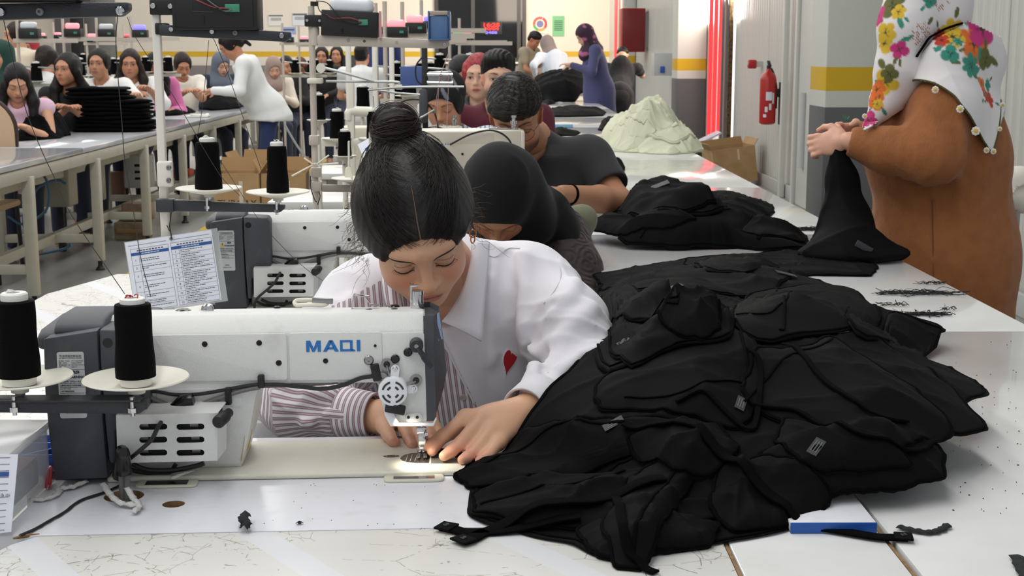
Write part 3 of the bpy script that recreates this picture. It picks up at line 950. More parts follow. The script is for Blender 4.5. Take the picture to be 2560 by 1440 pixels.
 tx('WARNING', .68, .62, .0044, bold=.0002)
 for i, (s_, z) in enumerate((('1.高压危险，非专业人员勿开', .555), ('Never clean or adjust while connected with power', .53), ('2.通电时请勿打开控制箱盖', .495), ('There shock danger in contact with power over', .47), ('then 220V voltage', .445), ('3.请可靠接地保护', .405), ('Be sure to open the front and rear cover of box', .38), ('4.断电后等待三分钟', .34), ('Wait for three minutes after power off', .315))):
  tx(s_, .06, z, .0024 if s_[0].isdigit() else .0019, 'LEFT')
 tx('注意安全', .5, .14, .0026)
 tx('ROHS-CE11-55-2', .5, .08, .0026)
 # --- vented box on the front of the column
 vy = -.03
 v_ = lambda px, py: MU(px, py, vy)
 a0, a1, a2, a3 = v_(290, 1038), v_(545, 1032), v_(543, 1152), v_(294, 1158)
 bm = bmesh.new()
 loops = []
 def lp(pts):
  vs = [bm.verts.new((p[0], vy, p[1])) for p in pts]
  loops.extend(bm.edges.new((vs[i], vs[(i + 1) % len(vs)])) for i in range(len(vs)))
 lp([a0, a1, a2, a3])
 slots = [(px, py) for px in (383, 476) for py in (1067, 1099.5, 1132)]
 for px, py in slots:
  c = v_(px, py)
  lp(rrect(c[0] - .0184, c[0] + .0184, c[1] - .0042, c[1] + .0042, .0041, 5))
 bmesh.ops.triangle_fill(bm, use_beauty=True, edges=loops)
 r = bmesh.ops.extrude_face_region(bm, geom=bm.faces[:])
 for v in r['geom']:
  if isinstance(v, bmesh.types.BMVert): v.co.y += .0022
 bmesh.ops.recalc_face_normals(bm, faces=bm.faces[:])
 vb = MB().frombm(bm)
 c0 = MU(300, 1020, .03)
 # top, side flange, bottom
 A = lambda p, y: (p[0], y, p[1])
 vb.add([A(a0, vy), A(a1, vy), (a1[0] + .004, .032, a1[1] + .001), (a0[0], .032, a0[1] + .001), A(a0, vy + .002), A(a1, vy + .002), (a1[0] + .004, .032, a1[1] - .001), (a0[0], .032, a0[1] - .001)], [(0, 1, 2, 3), (7, 6, 5, 4), (0, 4, 5, 1), (1, 5, 6, 2), (2, 6, 7, 3), (3, 7, 4, 0)])
 vb.add([A(a3, vy), A(a2, vy), (a2[0], .032, a2[1]), (a3[0], .032, a3[1]), A(a3, vy + .002), A(a2, vy + .002), (a2[0], .032, a2[1] + .002), (a3[0], .032, a3[1] + .002)], [(0, 1, 2, 3), (7, 6, 5, 4), (0, 4, 5, 1), (1, 5, 6, 2), (2, 6, 7, 3), (3, 7, 4, 0)])
 f1 = MU(567, 1046, vy + .03)
 f2 = MU(566, 1122, vy + .03)
 vb.add([A(a1, vy), A(a2, vy), (f2[0], vy + .03, f2[1]), (f1[0], vy + .03, f1[1]), (a1[0] - .002, vy + .002, a1[1]), (a2[0] - .002, vy + .002, a2[1]), (f2[0] - .002, vy + .031, f2[1]), (f1[0] - .002, vy + .031, f1[1])], [(0, 1, 2, 3), (7, 6, 5, 4), (0, 4, 5, 1), (1, 5, 6, 2), (2, 6, 7, 3), (3, 7, 4, 0)])
 vbo = part('vent_box', vb, M_whitem, t, 30)
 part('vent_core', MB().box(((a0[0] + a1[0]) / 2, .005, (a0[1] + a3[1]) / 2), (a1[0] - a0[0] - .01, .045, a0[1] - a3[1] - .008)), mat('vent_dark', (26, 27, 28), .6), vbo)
 for k, (px, py) in enumerate(slots):
  c = v_(px, py)
  dx = (.004, .004, .004, .003, .005, .006)[k] if k > 2 else -.014
  part('vent_rod', MB().cyl((c[0] + dx - .005, -.018, c[1] + .0006), (c[0] + dx + .006, -.018, c[1] + .0006), .0045, n=12), mat('rod_grey', (132, 130, 128), .4, .4), vbo)
 # black knob beside the vent box
 k0 = MU3(545, 1056, -.045)
 k1 = MU3(572, 1032, 0)
 part('knob', MB().tube([k0, k0 + (k1 - k0) * .05, k0 + (k1 - k0) * .6, k0 + (k1 - k0) * .62, k1], [.0075, .0088, .0088, .0065, .0065], 18), M_black, t)
 part('knob_slot', MB().box(MU3(545, 1035, YF - .003), (.006, .004, .02), rot=(0, .5, 0), bev=.002), M_black, t)
 # gold sticker on the column's right flank
 g = [MU3(x, y, .045 + .02 * (i in (1, 2))) for i, (x, y) in enumerate(((600, 1150), (622, 1110), (629, 1066), (610, 1085)))]
 g = [p + np.array([.0025, -.012, 0]) for p in g]
 part('gold_sticker', MB().quad(*g), mat('gold_sticker', (190, 168, 90), .4), t)
 # --- cables along the arm
 c3 = lambda pts, y: smooth_curve([MU3(px, py, y + (k[0] if k else 0)) for px, py, *k in pts])
 part('black_cable', MB().tube(c3([(352, 980), (390, 979), (440, 987), (500, 985), (560, 975), (620, 964), (660, 960)], YF - .006), .0026, 8).tube(c3([(660, 962), (700, 962), (760, 968), (810, 972), (860, 962), (900, 946), (935, 940)], YF - .004), .003, 8), M_cable, t)
 part('grey_cable', MB().tube(c3([(360, 985), (400, 1005), (450, 1018), (490, 1014), (540, 998), (600, 978), (650, 968)], YF - .006), .0032, 8).tube(c3([(655, 965), (750, 962), (850, 954), (935, 944)], YF + .004), .003, 8), M_cableg, t)
 b = MB().tube(c3([(484, 1000, -.0), (460, 1006), (430, 1030), (410, 1046)], YF - .016), [.006 + .005 * (1 - abs(x - .3)) for x in np.linspace(0, 1, 25)][:25], 10)
 part('taped_bundle', b, M_gloss, t)
 dn = smooth_curve([MU3(412, 1042, -.012), MU3(395, 1068, -.04), MU3(378, 1100, -.042), MU3(345, 1130, -.042), MU3(312, 1158, -.036), MU3(298, 1180, -.032), MU3(297, 1200, -.028)])
 part('drop_cable', MB().tube(dn, .003, 8), M_cable, t)
 part('loop_cable', MB().tube(c3([(330, 1160), (370, 1175), (430, 1176), (490, 1165), (510, 1158)], .0), .0035, 8).tube(c3([(310, 1165), (350, 1180), (420, 1182), (440, 1160)], .01), .003, 8), M_cable, t)
 return t
def local_copy(t, src): pass
m1 = sewing_machine()
# the round work lamp is lit: its light falls on the needle plate
wl = bpy.data.lights.new('work_lamp_light', 'SPOT')
wl.energy = .8
wl.spot_size = 1.25
wl.spot_blend = .9
wl.shadow_soft_size = .012
wl.color = (1, .93, .78)
wlo = bpy.data.objects.new('work_lamp_light', wl)
COL.objects.link(wlo)
wlo.location = tuple(MO + MX * (MU(1000, 1040, YF)[0]) + MY * .012 + np.array([0, 0, MU(1000, 1030, YF)[1]]))
wlo.rotation_euler = (.30, -.42, 0)
m2 = dup(m1, (MO[0] - .035, MO[1] + 1.255, MO[2]), 'white sewing machine with dark motor behind the front one, half hidden by the worker')
# cables of the front machine that run down into the round table hole, and its hinges
b = MB()
h0 = G(310, 1240)
s0 = P(297, 1195, 1.80)
t = thing('cable_bundle', 'taped black and grey cable bundle going down the round table hole', 'cable', tuple(h0))
pth = lambda dx: [(s0 + np.array([dx, 0, 0])) - h0, np.array([dx * .8, .005, .06]), np.array([dx * .8, .004, .02]), np.array([dx * .5, 0, -.05])]
part('grey_cable', MB().tube(smooth_curve(pth(-.004)), .004, 8), M_cableg, t)
part('black_cable', MB().tube(smooth_curve(pth(.005)), .004, 8), M_cableg, t)
part('tape_wrap', MB().tube(smooth_curve([s0 - h0 + np.array([0, -.002, .004]), np.array([0, .001, .06]), np.array([.001, .004, .03])]), [.008] * 8 + [.0095] * 8 + [.011], 12), M_gloss, t)
for px, lab in ((418, 'left cream hinge plate with dark centre in front of machine'), (1035, 'right cream hinge plate with bright steel centre below needle')):
 c = G(px, 1213 if px < 500 else 1199)
 t = thing('hinge_plate', lab, 'hinge', (c[0], c[1], .7802), MA, 'hinge plates in front of the machine')
 part('plate', MB().prism(rrect(-.041, .041, -.014, .014, .008), 0, .0035, 'z', bev=.0012), mat('hinge_cream', (214, 210, 192), .4), t)
 part('steel_insert', MB().box((.0, -.001, .0038), (.056, .017, .0012)), M_gloss if px < 500 else M_chrome, t)
# ================================================================== THREAD STANDS, CONES
def axes_stand(): pass
class Stand:
 """upright pole with arms; positions are measured at depth Y and stored relative to the pole foot"""
 def __init__(s, label, px, Y, z0=.781, zt=1.75, r=.010, m=None, group='thread stands', ox=None, sq=True):
  x = P(px, 400, Y)[0] if ox is None else ox
  s.Y = Y
  s.o = np.array([x, Y, z0])
  s.m = m or M_pole
  s.t = thing('thread_stand', label, 'thread stand', tuple(s.o), group=group)
  b = MB()
  if sq: b.box((0, 0, (zt - z0) / 2), (2 * r, 2 * r, zt - z0), bev=r * .35, seg=3)
  else: b.cyl((0, 0, 0), (0, 0, zt - z0), r, n=18)
  part('pole', b, s.m, s.t)
  part('base', MB().lathe([(.03, 0), (.03, .006), (r * 1.5, .012), (r * 1.5, .04)], n=18), s.m, s.t)
 def L(s, px, py, dy=0): return P(px, py, s.Y + dy) - s.o
 def arm(s, a, b_, h0, h1, m, dy=-.012, w=.022, name='arm', bev=.0025, hook=False):
  """channel bar seen from the front: a,b_ pixel ends of its top edge, h0,h1 heights in pixels"""
  k = s.Y / FPX
  A, B = s.L(*a, dy), s.L(*b_, dy)
  poly = [(A[0], A[2]), (B[0], B[2]), (B[0] + .0, B[2] - h1 * k * .55), (B[0] - h1 * k * .6, B[2] - h1 * k), (A[0], A[2] - h0 * k)]
  o = part(name, MB().prism(poly, dy - w / 2, dy + w / 2, 'y', bev=bev), m, s.t)
  return o
 def bolts(s, arm, pts, dy=-.025, r=.0055, m=None):
  for px, py in pts:
   b = MB().lathe([(r, 0), (r, .002), (r * .8, .0035), (r * .4, .0035), (r * .38, .001)], s.L(px, py, dy), 16, (0, -1, 0))
   part('bolt', b, m or M_chrome, arm)
 def tray(s, px, py, rad=None, wpx=None, post=18, m=None, arm=None):
  """dish whose rim centre is at the pixel; returns world rim centre"""
  k = s.Y / FPX
  R = wpx / 2 * k
  c = s.L(px, py)
  m = m or M_cream
  b = MB().lathe([(.011, -.0185), (.0115, -.0135), (.02, -.0115), (R * .55, -.0075), (R * .97, -.0006), (R, .001), (R * .985, .0025), (R * .95, .0015), (R * .6, -.006), (.03, -.0085), (.0, -.0085)], c, 44)
  t = part('tray', b, m, s.t)
  pin = MB().lathe([(.0065, -.0225), (.0065, -.0185), (.008, -.0185)], c, 14).cyl(c + np.array([0, 0, -.0185]), c + np.array([0, 0, -.0185 - post * k]), .0034, n=10)
  pin.lathe([(.0058, -.0), (.0058, .006)], c + np.array([0, -.024, -.0225 - post * k]), 6, (0, 0, -1)).cyl(c + np.array([0, -.024, -.0185]), c + np.array([0, -.024, -.033 - post * k]), .003, n=8)
  part('stem', pin, M_chrome, t)
  part('spindle', MB().cyl(c + np.array([0, 0, -.008]), c + np.array([0, 0, .04]), .004, n=8), m, t)
  return c + s.o
 def wire(s, name, pts, r, m, n=6, dy=0):
  return part(name, MB().tube(smooth_curve([s.L(p[0], p[1], dy + (p[2] if len(p) > 2 else 0)) for p in pts], 6), r, n), m, s.t)
def cone(base, wtop, wbot, hpx, Y, label, cap=10, tail=None, group='black thread cones', lift=0, capcol=None):
 """thread cone standing on a tray at world point base"""
 k = Y / FPX
 t = thing('thread_cone', label, 'thread cone', tuple(base + np.array([0, 0, -.0075])), group=group)
 r0, r1, H = wbot / 2 * k, wtop / 2 * k, hpx * k
 z0 = .006 + lift
 part('core', MB().lathe([(r0 * .78, 0), (r0 * .80, z0), (r1 * .7, z0 + H), (r1 * .7, z0 + H + cap * k * .8), (r1 * .62, z0 + H + cap * k), (r1 * .3, z0 + H + cap * k), (r1 * .3, z0 + H)], n=28), M_cone, t)
 prof = [(r0 * .8, z0), (r0, z0 + .001)]
 nn = 14
 for i in range(nn + 1):
  f = i / nn
  prof.append((r0 + (r1 - r0) * f + .0006 * math.sin(f * 9), z0 + .002 + (H - .004) * f))
 prof += [(r1 * .97, z0 + H - .001), (r1 * .7, z0 + H)]
 part('thread', MB().lathe(prof, n=40), M_thread, t)
 b = MB()
 zz = z0 + H + cap * k
 for i in range(3):
  a = RND.random() * 6
  b.tube(smooth_curve([(r1 * .5 * math.cos(a), r1 * .5 * math.sin(a), zz - .002), (r1 * .3 * math.cos(a + 1), r1 * .3 * math.sin(a + 1), zz + .004), (r1 * .2 * math.cos(a + 2), r1 * .3 * math.sin(a + 2), zz + .002)], 4), .0009, 5)
 part('yarn_bits', b, M_cone if not capcol else capcol, t)
 if tail:
  pts = [P(x, y, Y + (d[0] if d else 0)) - base + np.array([0, 0, .0075]) for x, y, *d in tail]
  part('thread_tail', MB().tube(smooth_curve(pts, 5), .00055 * max(1, Y / 2.4), 4), mat('thread_line', (58, 58, 58), .7), t)
 return t
# ---- stand beside the front machine (pole out of frame at left)
s1 = Stand('thread stand of the front machine, dark arms entering at the left edge', -200, 1.745, zt=1.5, ox=-.775)
a1 = s1.arm((-180, 992), (371, 998), 35, 34, M_arm)
part('arm_flange', MB().box((s1.L(95, 990)[0], -.012, s1.L(95, 991)[2]), (550 * 1.745 / FPX, .03, .0025)), M_arm, s1.t)
r_ = s1.tray(340, 947, wpx=268, post=20)
l_ = s1.tray(48, 945, wpx=268, post=20)
a2 = s1.arm((-180, 12), (325, 6), 42, 34, M_arm)
s1.bolts(a2, [(2, 29), (300, 27)])
s1.bolts(a2, [(100, 29)], r=.0048, m=mat('bolt_grey', (120, 122, 124), .5))
part('terminal_box', MB().box((s1.L(40, -55)[0], -.01, s1.L(40, -55)[2]), (.17, .06, .06), bev=.004), M_gloss, s1.t)
cone(r_, 89, 101, 192, 1.745, 'black thread cone in front of motor, right of the nearest two', cap=14, lift=.004, tail=[(377, 742), (351, 641), (332, 517), (312, 400), (305, 310), (290, 120), (294, 40)], capcol=M_red)
cone(l_, 96, 108, 198, 1.745, 'black thread cone at left edge, cut by the picture border', cap=19, lift=.004, tail=[(312, 735), (180, 540), (140, 453), (97, 360), (60, 260), (25, 120), (8, 45)])
# ---- stand beside the second machine
s2 = Stand('white square post thread stand with a black box on its upper arm', 406, 2.95, zt=1.62, r=.0086)
a1 = s2.arm((395, 497), (712, 512), 30, 18, M_arm)
s2.bolts(a1, [(419, 513)], r=.006)
part('arm_socket', MB().box(s2.L(415, 513, -.014), (.038, .03, .028), bev=.003), M_arm, s2.t)
l2 = s2.tray(522, 471, wpx=165, post=15)
r2 = s2.tray(695, 480, wpx=160, post=15)
a2 = s2.arm((400, 61), (727, 80), 27, 24, M_arm)
s2.bolts(a2, [(428, 73), (530, 79), (704, 89)])
s2.bolts(a2, [(588, 82)], m=mat('bolt_grey', (120, 122, 124), .5))
part('collar', MB().box(s2.L(406, 72), (.026, .026, .024), bev=.003), M_black, s2.t)
cl = part('clamp', MB().box(s2.L(413, 435, -.01), (.032, .02, .055), bev=.005, seg=3), M_pole, s2.t)
s2.bolts(cl, [(422, 419), (422, 451)], dy=-.021, r=.0055, m=M_steel)
br = part('bracket', MB().box(s2.L(410, 18, -.004), (.054, .03, .032), bev=.003), M_black, s2.t)
s2.bolts(br, [(383, 15), (426, 16)], dy=-.02, r=.006)
# black terminal box with its connector and wires
c = s2.L(545, 22)
bx = part('terminal_box', MB().box(c, (.176, .075, .088), bev=.003).box(c + np.array([.0, -.039, 0]), (.16, .004, .076), bev=.002), M_black, s2.t)
part('slot', MB().box(s2.L(507, 50, -.042), (.006, .002, .016)), M_gloss, bx)
part('connector', MB().box(s2.L(581, 20, -.044), (.030, .008, .016), bev=.001), M_green, bx)
for k, (m, pts) in enumerate(((M_redwire, [(478, -6), (505, 6), (535, 18), (566, 21)]), (M_cable, [(500, -8), (530, 12), (555, 25), (572, 23)]), (M_cableg, [(508, -8), (538, 14), (560, 27), (580, 24)]))):
 part('wire', MB().tube(smooth_curve([s2.L(x, y, -.05) for x, y in pts], 6), .0013, 6), m, bx)
part('panel_line', MB().tube([s2.L(480, 10, -.0425), s2.L(480, 28, -.0425), s2.L(533, 30, -.0425)], .0005, 4), mat('line_grey', (70, 70, 72), .6), bx)
cone(l2, 55, 68, 118, 2.95, 'black thread cone on left tray of the white post stand', cap=10, tail=[(495, 345), (415, 210), (340, 95), (318, 42)])
cone(r2, 46, 56, 117, 2.95, 'black thread cone on right tray of the white post stand', cap=10, tail=[(655, 430), (610, 300), (568, 180), (540, 110), (532, 95)])
part('thread_strand', MB().tube(smooth_curve([s2.L(522, 100, -.02), s2.L(508, 250, -.02), s2.L(495, 337, -.02)]), .0006, 4), mat('thread_line', (58, 58, 58), .7), s2.t)
part('thread_strand', MB().tube(smooth_curve([s2.L(550, 400, -.03), s2.L(632, 528, -.05), s2.L(690, 600, -.06), s2.L(775, 680, .05), s2.L(880, 745, .08)]), .0006, 4), mat('thread_line', (58, 58, 58), .7), s2.t)
part('thread_strand', MB().tube(smooth_curve([s2.L(490, 340, -.03), s2.L(552, 440, -.04), s2.L(600, 490, -.03)]), .0006, 4), mat('thread_line', (58, 58, 58), .7), s2.t)
# ---- instruction sheets hung from that stand's lower arm
TL, TR, BR_, BL = P(312, 607, 2.925), P(528, 574, 2.925), P(557, 752, 2.925), P(340, 782, 2.925)
t = thing('instruction_sheet', 'two printed instruction pages in a clear sleeve, hanging by a black wire', 'paper', tuple(TL))
U, V = TR - TL, BL - TL
N_ = np.cross(U, V)
N_ /= np.linalg.norm(N_)
if N_[1] > 0: N_ = -N_
def SP(u, v, d=0): return U * u + V * v + N_ * d
def slab(name, u0, v0, u1, v1, d, m, par, th=.0004):
 b = MB()
 v = [SP(a, c, e) for e in (d, d - th) for a, c in ((u0, v0), (u1, v0), (u1, v1), (u0, v1))]
 b.add(v, [(0, 1, 2, 3), (7, 6, 5, 4), (0, 4, 5, 1), (1, 5, 6, 2), (2, 6, 7, 3), (3, 7, 4, 0)])
 return part(name, b, m, par, 0)
slab('clear_sleeve', -.01, -.01, 1.07, 1.03, -.0006, mat('clear_sleeve', (190, 196, 196), .2, alpha=.55), t)
sh = slab('page', 0, 0, 1, 1, 0, M_paper, t)
bars = MB()
lines_ = MB()
blue = MB()
def seg(mb, u0, v0, u1, v1, d=.0004):
 mb.add([SP(u0, v0, d), SP(u1, v0, d), SP(u1, v1, d), SP(u0, v1, d)], [(0, 1, 2, 3)])
rng = random.Random(4)
for (u0, u1, vt, rows) in ((.05, .485, .16, [.17, .11, .19, .19, .15, .08, .10]), (.515, .985, .155, [.065] * 12)):
 seg(lines_, u0, vt - .055, u1, vt - .0515)
 seg(lines_, u0, .985, u1, .989)
 for uu in (u0, u1): seg(lines_, uu - .0015, vt - .055, uu + .0015, .985)
 seg(lines_, u0 + .085, vt + .045, u0 + .088, .985)
 seg(blue, u0, vt, u1, vt + .042)
 for i in range(9): seg(lines_, u0 + .07 + i * .035, vt - .03, u0 + .07 + i * .035 + .026, vt - .014)
 for i in range(6): seg(bars, u0 + .12 + i * .035, vt + .014, u0 + .12 + i * .035 + .03, vt + .028, .0006)
 v = vt + .045
 for i, h in enumerate(rows):
  h *= (.985 - vt - .045) / sum(rows)
  if i: seg(lines_, u0, v - .001, u1, v + .002)
  nl = 1 if h < .045 else 2
  for q in range(nl):
   ln = rng.uniform(.55, .95) if q == 0 else rng.uniform(.2, .8)
   x = u0 + .1
   end = u0 + .1 + (u1 - u0 - .105) * ln
   vv = v + h / 2 + (q - (nl - 1) / 2) * .026 - .004
   while x < end:
    w = rng.uniform(.012, .05)
    seg(lines_, x, vv, min(x + w, end), vv + .0095)
    x += w + .006
  o = text_part('row_number', str(i + 1), .0065, M_inkd, sh, tuple(SP(u0 + .042, v + h / 2, .0006)), (PI / 2, 0, 0), extr=0)
  v += h
part('print', lines_, M_ink, sh, 0)
part('blue_heading', blue, M_printblue, sh, 0)
part('heading_text', bars, mat('heading_white', (190, 204, 226), .6), sh, 0)
seg2 = MB()
seg(seg2, .03, .055, .47, .06)
seg(seg2, .52, .055, .97, .06)
part('top_rule', seg2, M_ink, sh, 0)
w0 = P(428, 530, 2.925) - TL
part('wire', MB().tube(smooth_curve([w0, P(426, 550, 2.925) - TL, P(424, 565, 2.92) - TL, P(428, 590, 2.92) - TL, P(428, 598, 2.92) - TL]), .0013, 6).tube([P(417, 563, 2.92) - TL, P(424, 578, 2.92) - TL], .001, 6), M_cable, t)
part('eyelet', MB().lathe([(.004, 0), (.004, .001), (.002, .001)], P(428, 597, 2.922) - TL, 12, (0, -1, 0)), M_steel, t)
# ---- beige stand by the third machine
s3 = Stand('beige round post thread stand with a blue bin on its top arm', 787, 4.205, zt=1.49, r=.0098, m=M_poleb, sq=False)
a = s3.arm((796, 87), (1124, 101), 26, 20, M_poleb, w=.03)
s3.bolts(a, [(871, 101), (992, 106), (1111, 111)], r=.005)
s3.bolts(a, [(911, 103)], r=.004, m=M_screw)
part('collar', MB().lathe([(.014, -.03), (.014, .02), (.0115, .026)], s3.L(787, 88), 16), M_poleb, s3.t)
part('clip_plate', MB().box(s3.L(806, 100, -.014), (.03, .02, .024), bev=.003), M_poleb, s3.t)
br = part('bracket', MB().box(s3.L(787, 52, -.004), (.058, .032, .034), bev=.003), M_black, s3.t)
s3.bolts(br, [(768, 51), (799, 52)], dy=-.021, r=.005)
part('pole_cap', MB().cyl(s3.L(786, 15), s3.L(786, 4), .012, n=16), M_black, s3.t)
c = s3.L(877, 60)
bx = part('terminal_box', MB().box(c, (.168, .08, .075), rot=(0, .05, 0), bev=.003), M_black, s3.t)
part('slot', MB().box(s3.L(855, 78, -.042), (.005, .002, .014)), M_gloss, bx)
part('connector', MB().box(s3.L(908, 56, -.043), (.028, .006, .017), bev=.001), M_green, bx)
part('side_edge', MB().box(s3.L(951, 62, -.03), (.006, .02, .078)), mat('edge_pink', (205, 150, 150), .4), bx)
for m, pts in ((M_redwire, [(815, 36), (835, 46), (875, 45), (905, 55)]), (M_cable, [(790, 2), (815, 6), (832, 22), (850, 45), (880, 56), (903, 57)]), (M_cable, [(792, 5), (802, 30), (835, 44), (870, 55), (900, 60)])):
 part('wire', MB().tube(smooth_curve([s3.L(x, y, -.05) for x, y in pts], 6), .0014, 6), m, bx)
dome = MB().box(s3.L(880, 15, .0), (.13, .07, .045), rot=(0, .04, 0), bev=.018, seg=4)
part('white_cover', dome, mat('cover_translucent', (222, 226, 230), .3, alpha=.92), s3.t)
# clamps and rods
for (x, y) in ((788, 202), (786, 350), (790, 430), (793, 465)):
 part('clamp', MB().box(s3.L(x, y, -.004), (.046 if y == 202 else .03, .034, .016 if y == 202 else .03), bev=.004), M_cream if y == 202 else M_poleb, s3.t)
M_rod = mat('rod_metal', (176, 178, 176), .35, .6)
s3.wire('rod', [(815, 203), (900, 204), (990, 205), (998, 210), (999, 218)], .0038, M_rod, 8, -.02)
s3.wire('rod', [(802, 168), (860, 182), (935, 203)], .0042, M_rod, 8, -.03)
s3.wire('rod', [(920, 225), (990, 219), (1060, 217), (1160, 217)], .0034, M_rod, 8, -.04)
s3.wire('rod', [(945, 227), (1000, 233), (1050, 237)], .0032, M_rod, 8, -.03)
part('rod_joint', MB().box(s3.L(998, 218, -.03), (.018, .02, .014), bev=.002), M_cream, s3.t)
part('disc_joint', MB().cyl(s3.L(802, 170, -.05), s3.L(802, 170, -.01), .014, n=14), M_cream, s3.t)
s3.wire('rod', [(712, 312), (740, 360), (765, 395)], .0035, M_rod, 8, -.02)
k = MB()
for (x0, y0, x1, y1) in ((730, 440, 790, 408), (760, 395, 785, 412), (790, 412, 822, 388), (790, 412, 846, 408)):
 k.tube([s3.L(x0, y0, -.04), s3.L(x1, y1, -.04)], .008, 6, flat=.3)
part('yarn_holder', k, M_cream, s3.t)
s3.wire('cable', [(776, 440), (777, 470), (787, 500), (792, 505)], .0016, M_cable, 6, -.03)
s3.wire('cable', [(797, 478), (800, 492), (794, 512)], .0016, M_cable, 6, -.03)
a = s3.arm((805, 461), (905, 464), 18, 16, mat('arm_taupe', (150, 142, 132), .4))
s3.tray(880, 446, wpx=105, post=4)
part('spool_holder', MB().prism([(-.012, 0), (.012, 0), (.009, .028), (.004, .032), (.004, .11), (-.0, .11), (-.001, .032), (-.009, .028)], -.012, .012, 'y', bev=.002), M_cream, s3.t).location = s3.L(872, 443)
t = thing('parts_bin', 'small blue plastic bin on the beige stand arm', 'bin', tuple(P(1099, 100, 4.19)), group=None)
k = 4.19 / FPX
bb = MB().box((0, 0, .036), (44 * k, .07, .07), bev=.003)
part('body', bb, M_bluebin, t)
rim = MB()
for sx in (-1, 1): rim.box((sx * 25 * k, 0, .042), (4 * k, .085, .085), bev=.002)
rim.box((0, 0, .001), (52 * k, .085, .004), bev=.001)
part('side_wall', rim, mat('bin_rim', (70, 104, 150), .35), t)
part('lip', MB().box((0, -.03, .078), (44 * k, .02, .012), bev=.002), mat('bin_lip', (170, 158, 146), .5), t)
# ---- things on the front table at left
A0 = G(0, 1195)
o = G(40, 1290)
t = thing('clear_box', 'clear plastic box holding papers at the lower left edge', 'box', (G(40, 1290)[0] - .11, 1.73, .781))
M_clear = mat('clear_plastic', (226, 230, 236), .12, alpha=.35)
W_, D_, H_ = .22, .16, .078
b = MB()
for c_, d_ in (((0, -D_ / 2, H_ / 2), (W_, .002, H_)), ((0, D_ / 2, H_ / 2), (W_, .002, H_)), ((W_ / 2, 0, H_ / 2), (.002, D_, H_)), ((-W_ / 2, 0, H_ / 2), (.002, D_, H_)), ((0, 0, .001), (W_, D_, .002))): b.box(c_, d_)
part('wall', b, M_clear, t)
part('lid', MB().box((.0, 0, H_ + .004), (W_ + .012, D_ + .012, .012), bev=.004), mat('clear_lid', (232, 234, 236), .2, alpha=.75), t)
part('grey_pad', MB().box((0, .01, .02), (W_ - .02, D_ - .04, .034), bev=.003), mat('pad_grey', (120, 122, 130), .6), t)
part('red_card', MB().box((.0, .01, .04), (W_ - .02, D_ - .05, .003)), M_redwire, t)
p0, p1, p2, p3 = P(-140, 1140, 1.63), P(45, 1137, 1.63), P(28, 1330, 1.60), P(-140, 1345, 1.60)
t = thing('paper_sheet', 'laminated printed page leaning on the clear box at left edge', 'paper', tuple(p3))
b = MB()
q = [p - p3 for p in (p0, p1, p2, p3)]
th = np.array([0, .0012, .0002])
b.add(q + [p + th for p in q], [(0, 3, 2, 1), (4, 5, 6, 7), (0, 1, 5, 4), (1, 2, 6, 5), (2, 3, 7, 6), (3, 0, 4, 7)])
part('page', b, M_paper, t, 0)
b = MB()
bl = MB()
for i, f in enumerate(np.linspace(.03, .96, 12)):
 l0, r0 = q[0] + (q[3] - q[0]) * f, q[1] + (q[2] - q[1]) * f
 e = np.array([0, -.0006, 0])
 dv = (q[2] - q[1]) * .007
 r1 = l0 + (r0 - l0) * .9
 b.add([l0 + e, r1 + e, r1 + dv + e, l0 + dv + e], [(0, 3, 2, 1)])
 if i == 2:
  dv = (q[2] - q[1]) * .06
  ee = dv * .3
  bl.add([l0 + e + ee, r1 + e + ee, r1 + dv + e + ee, l0 + dv + e + ee], [(0, 3, 2, 1)])
part('print', b, M_ink, t, 0)
part('blue_bar', bl, M_printblue, t, 0)
for s_, px, py in (('da ib işi', 8, 1236), ('ligines', 5, 1301)):
 text_part('print_text', s_, .006, M_inkd, t, tuple(P(px, py, 1.612) - p3 + np.array([0, -.003, 0])), (PI / 2 - .15, 0, 0))
o = G(88, 1196)
t = thing('organiser_tray', 'blue plastic organiser tray behind the clear box', 'tray', (G(100, 1190)[0], G(100, 1190)[1] + .05, .7808))
b = MB()
W_, D_, H_ = .07, .1, .03
for c_, d_ in (((0, -D_ / 2, H_ / 2), (W_, .003, H_)), ((0, D_ / 2, H_ / 2), (W_, .003, H_)), ((W_ / 2, 0, H_ / 2), (.003, D_, H_)), ((-W_ / 2, 0, H_ / 2), (.003, D_, H_)), ((0, 0, .0015), (W_, D_, .003)), ((0, .015, H_ / 2), (W_, .003, H_ * .9))): b.box(c_, d_, bev=.001)
b.box((0, -.015, H_ / 2), (.09, .003, H_ * .8), rot=(0, 0, .8))
part('body', b, M_blue, t)
a_, b_ = G(126, 1168, .80), G(119, 1222, .784)
t = thing('pen', 'translucent red pen leaning on the blue organiser tray', 'pen', tuple(b_))
d = a_ - b_
part('barrel', MB().tube([d * .12, d * .2, d * .96, d], [.003, .0042, .0042, .003], 12), mat('pen_red', (205, 88, 92), .25, alpha=.9), t)
part('tip', MB().tube([d * 0, d * .06, d * .13], [.0006, .0016, .003], 10), M_chrome, t)
part('refill', MB().tube([d * .1, d * .9], .0046, 6), mat('refill_red', (180, 60, 66), .4), t)
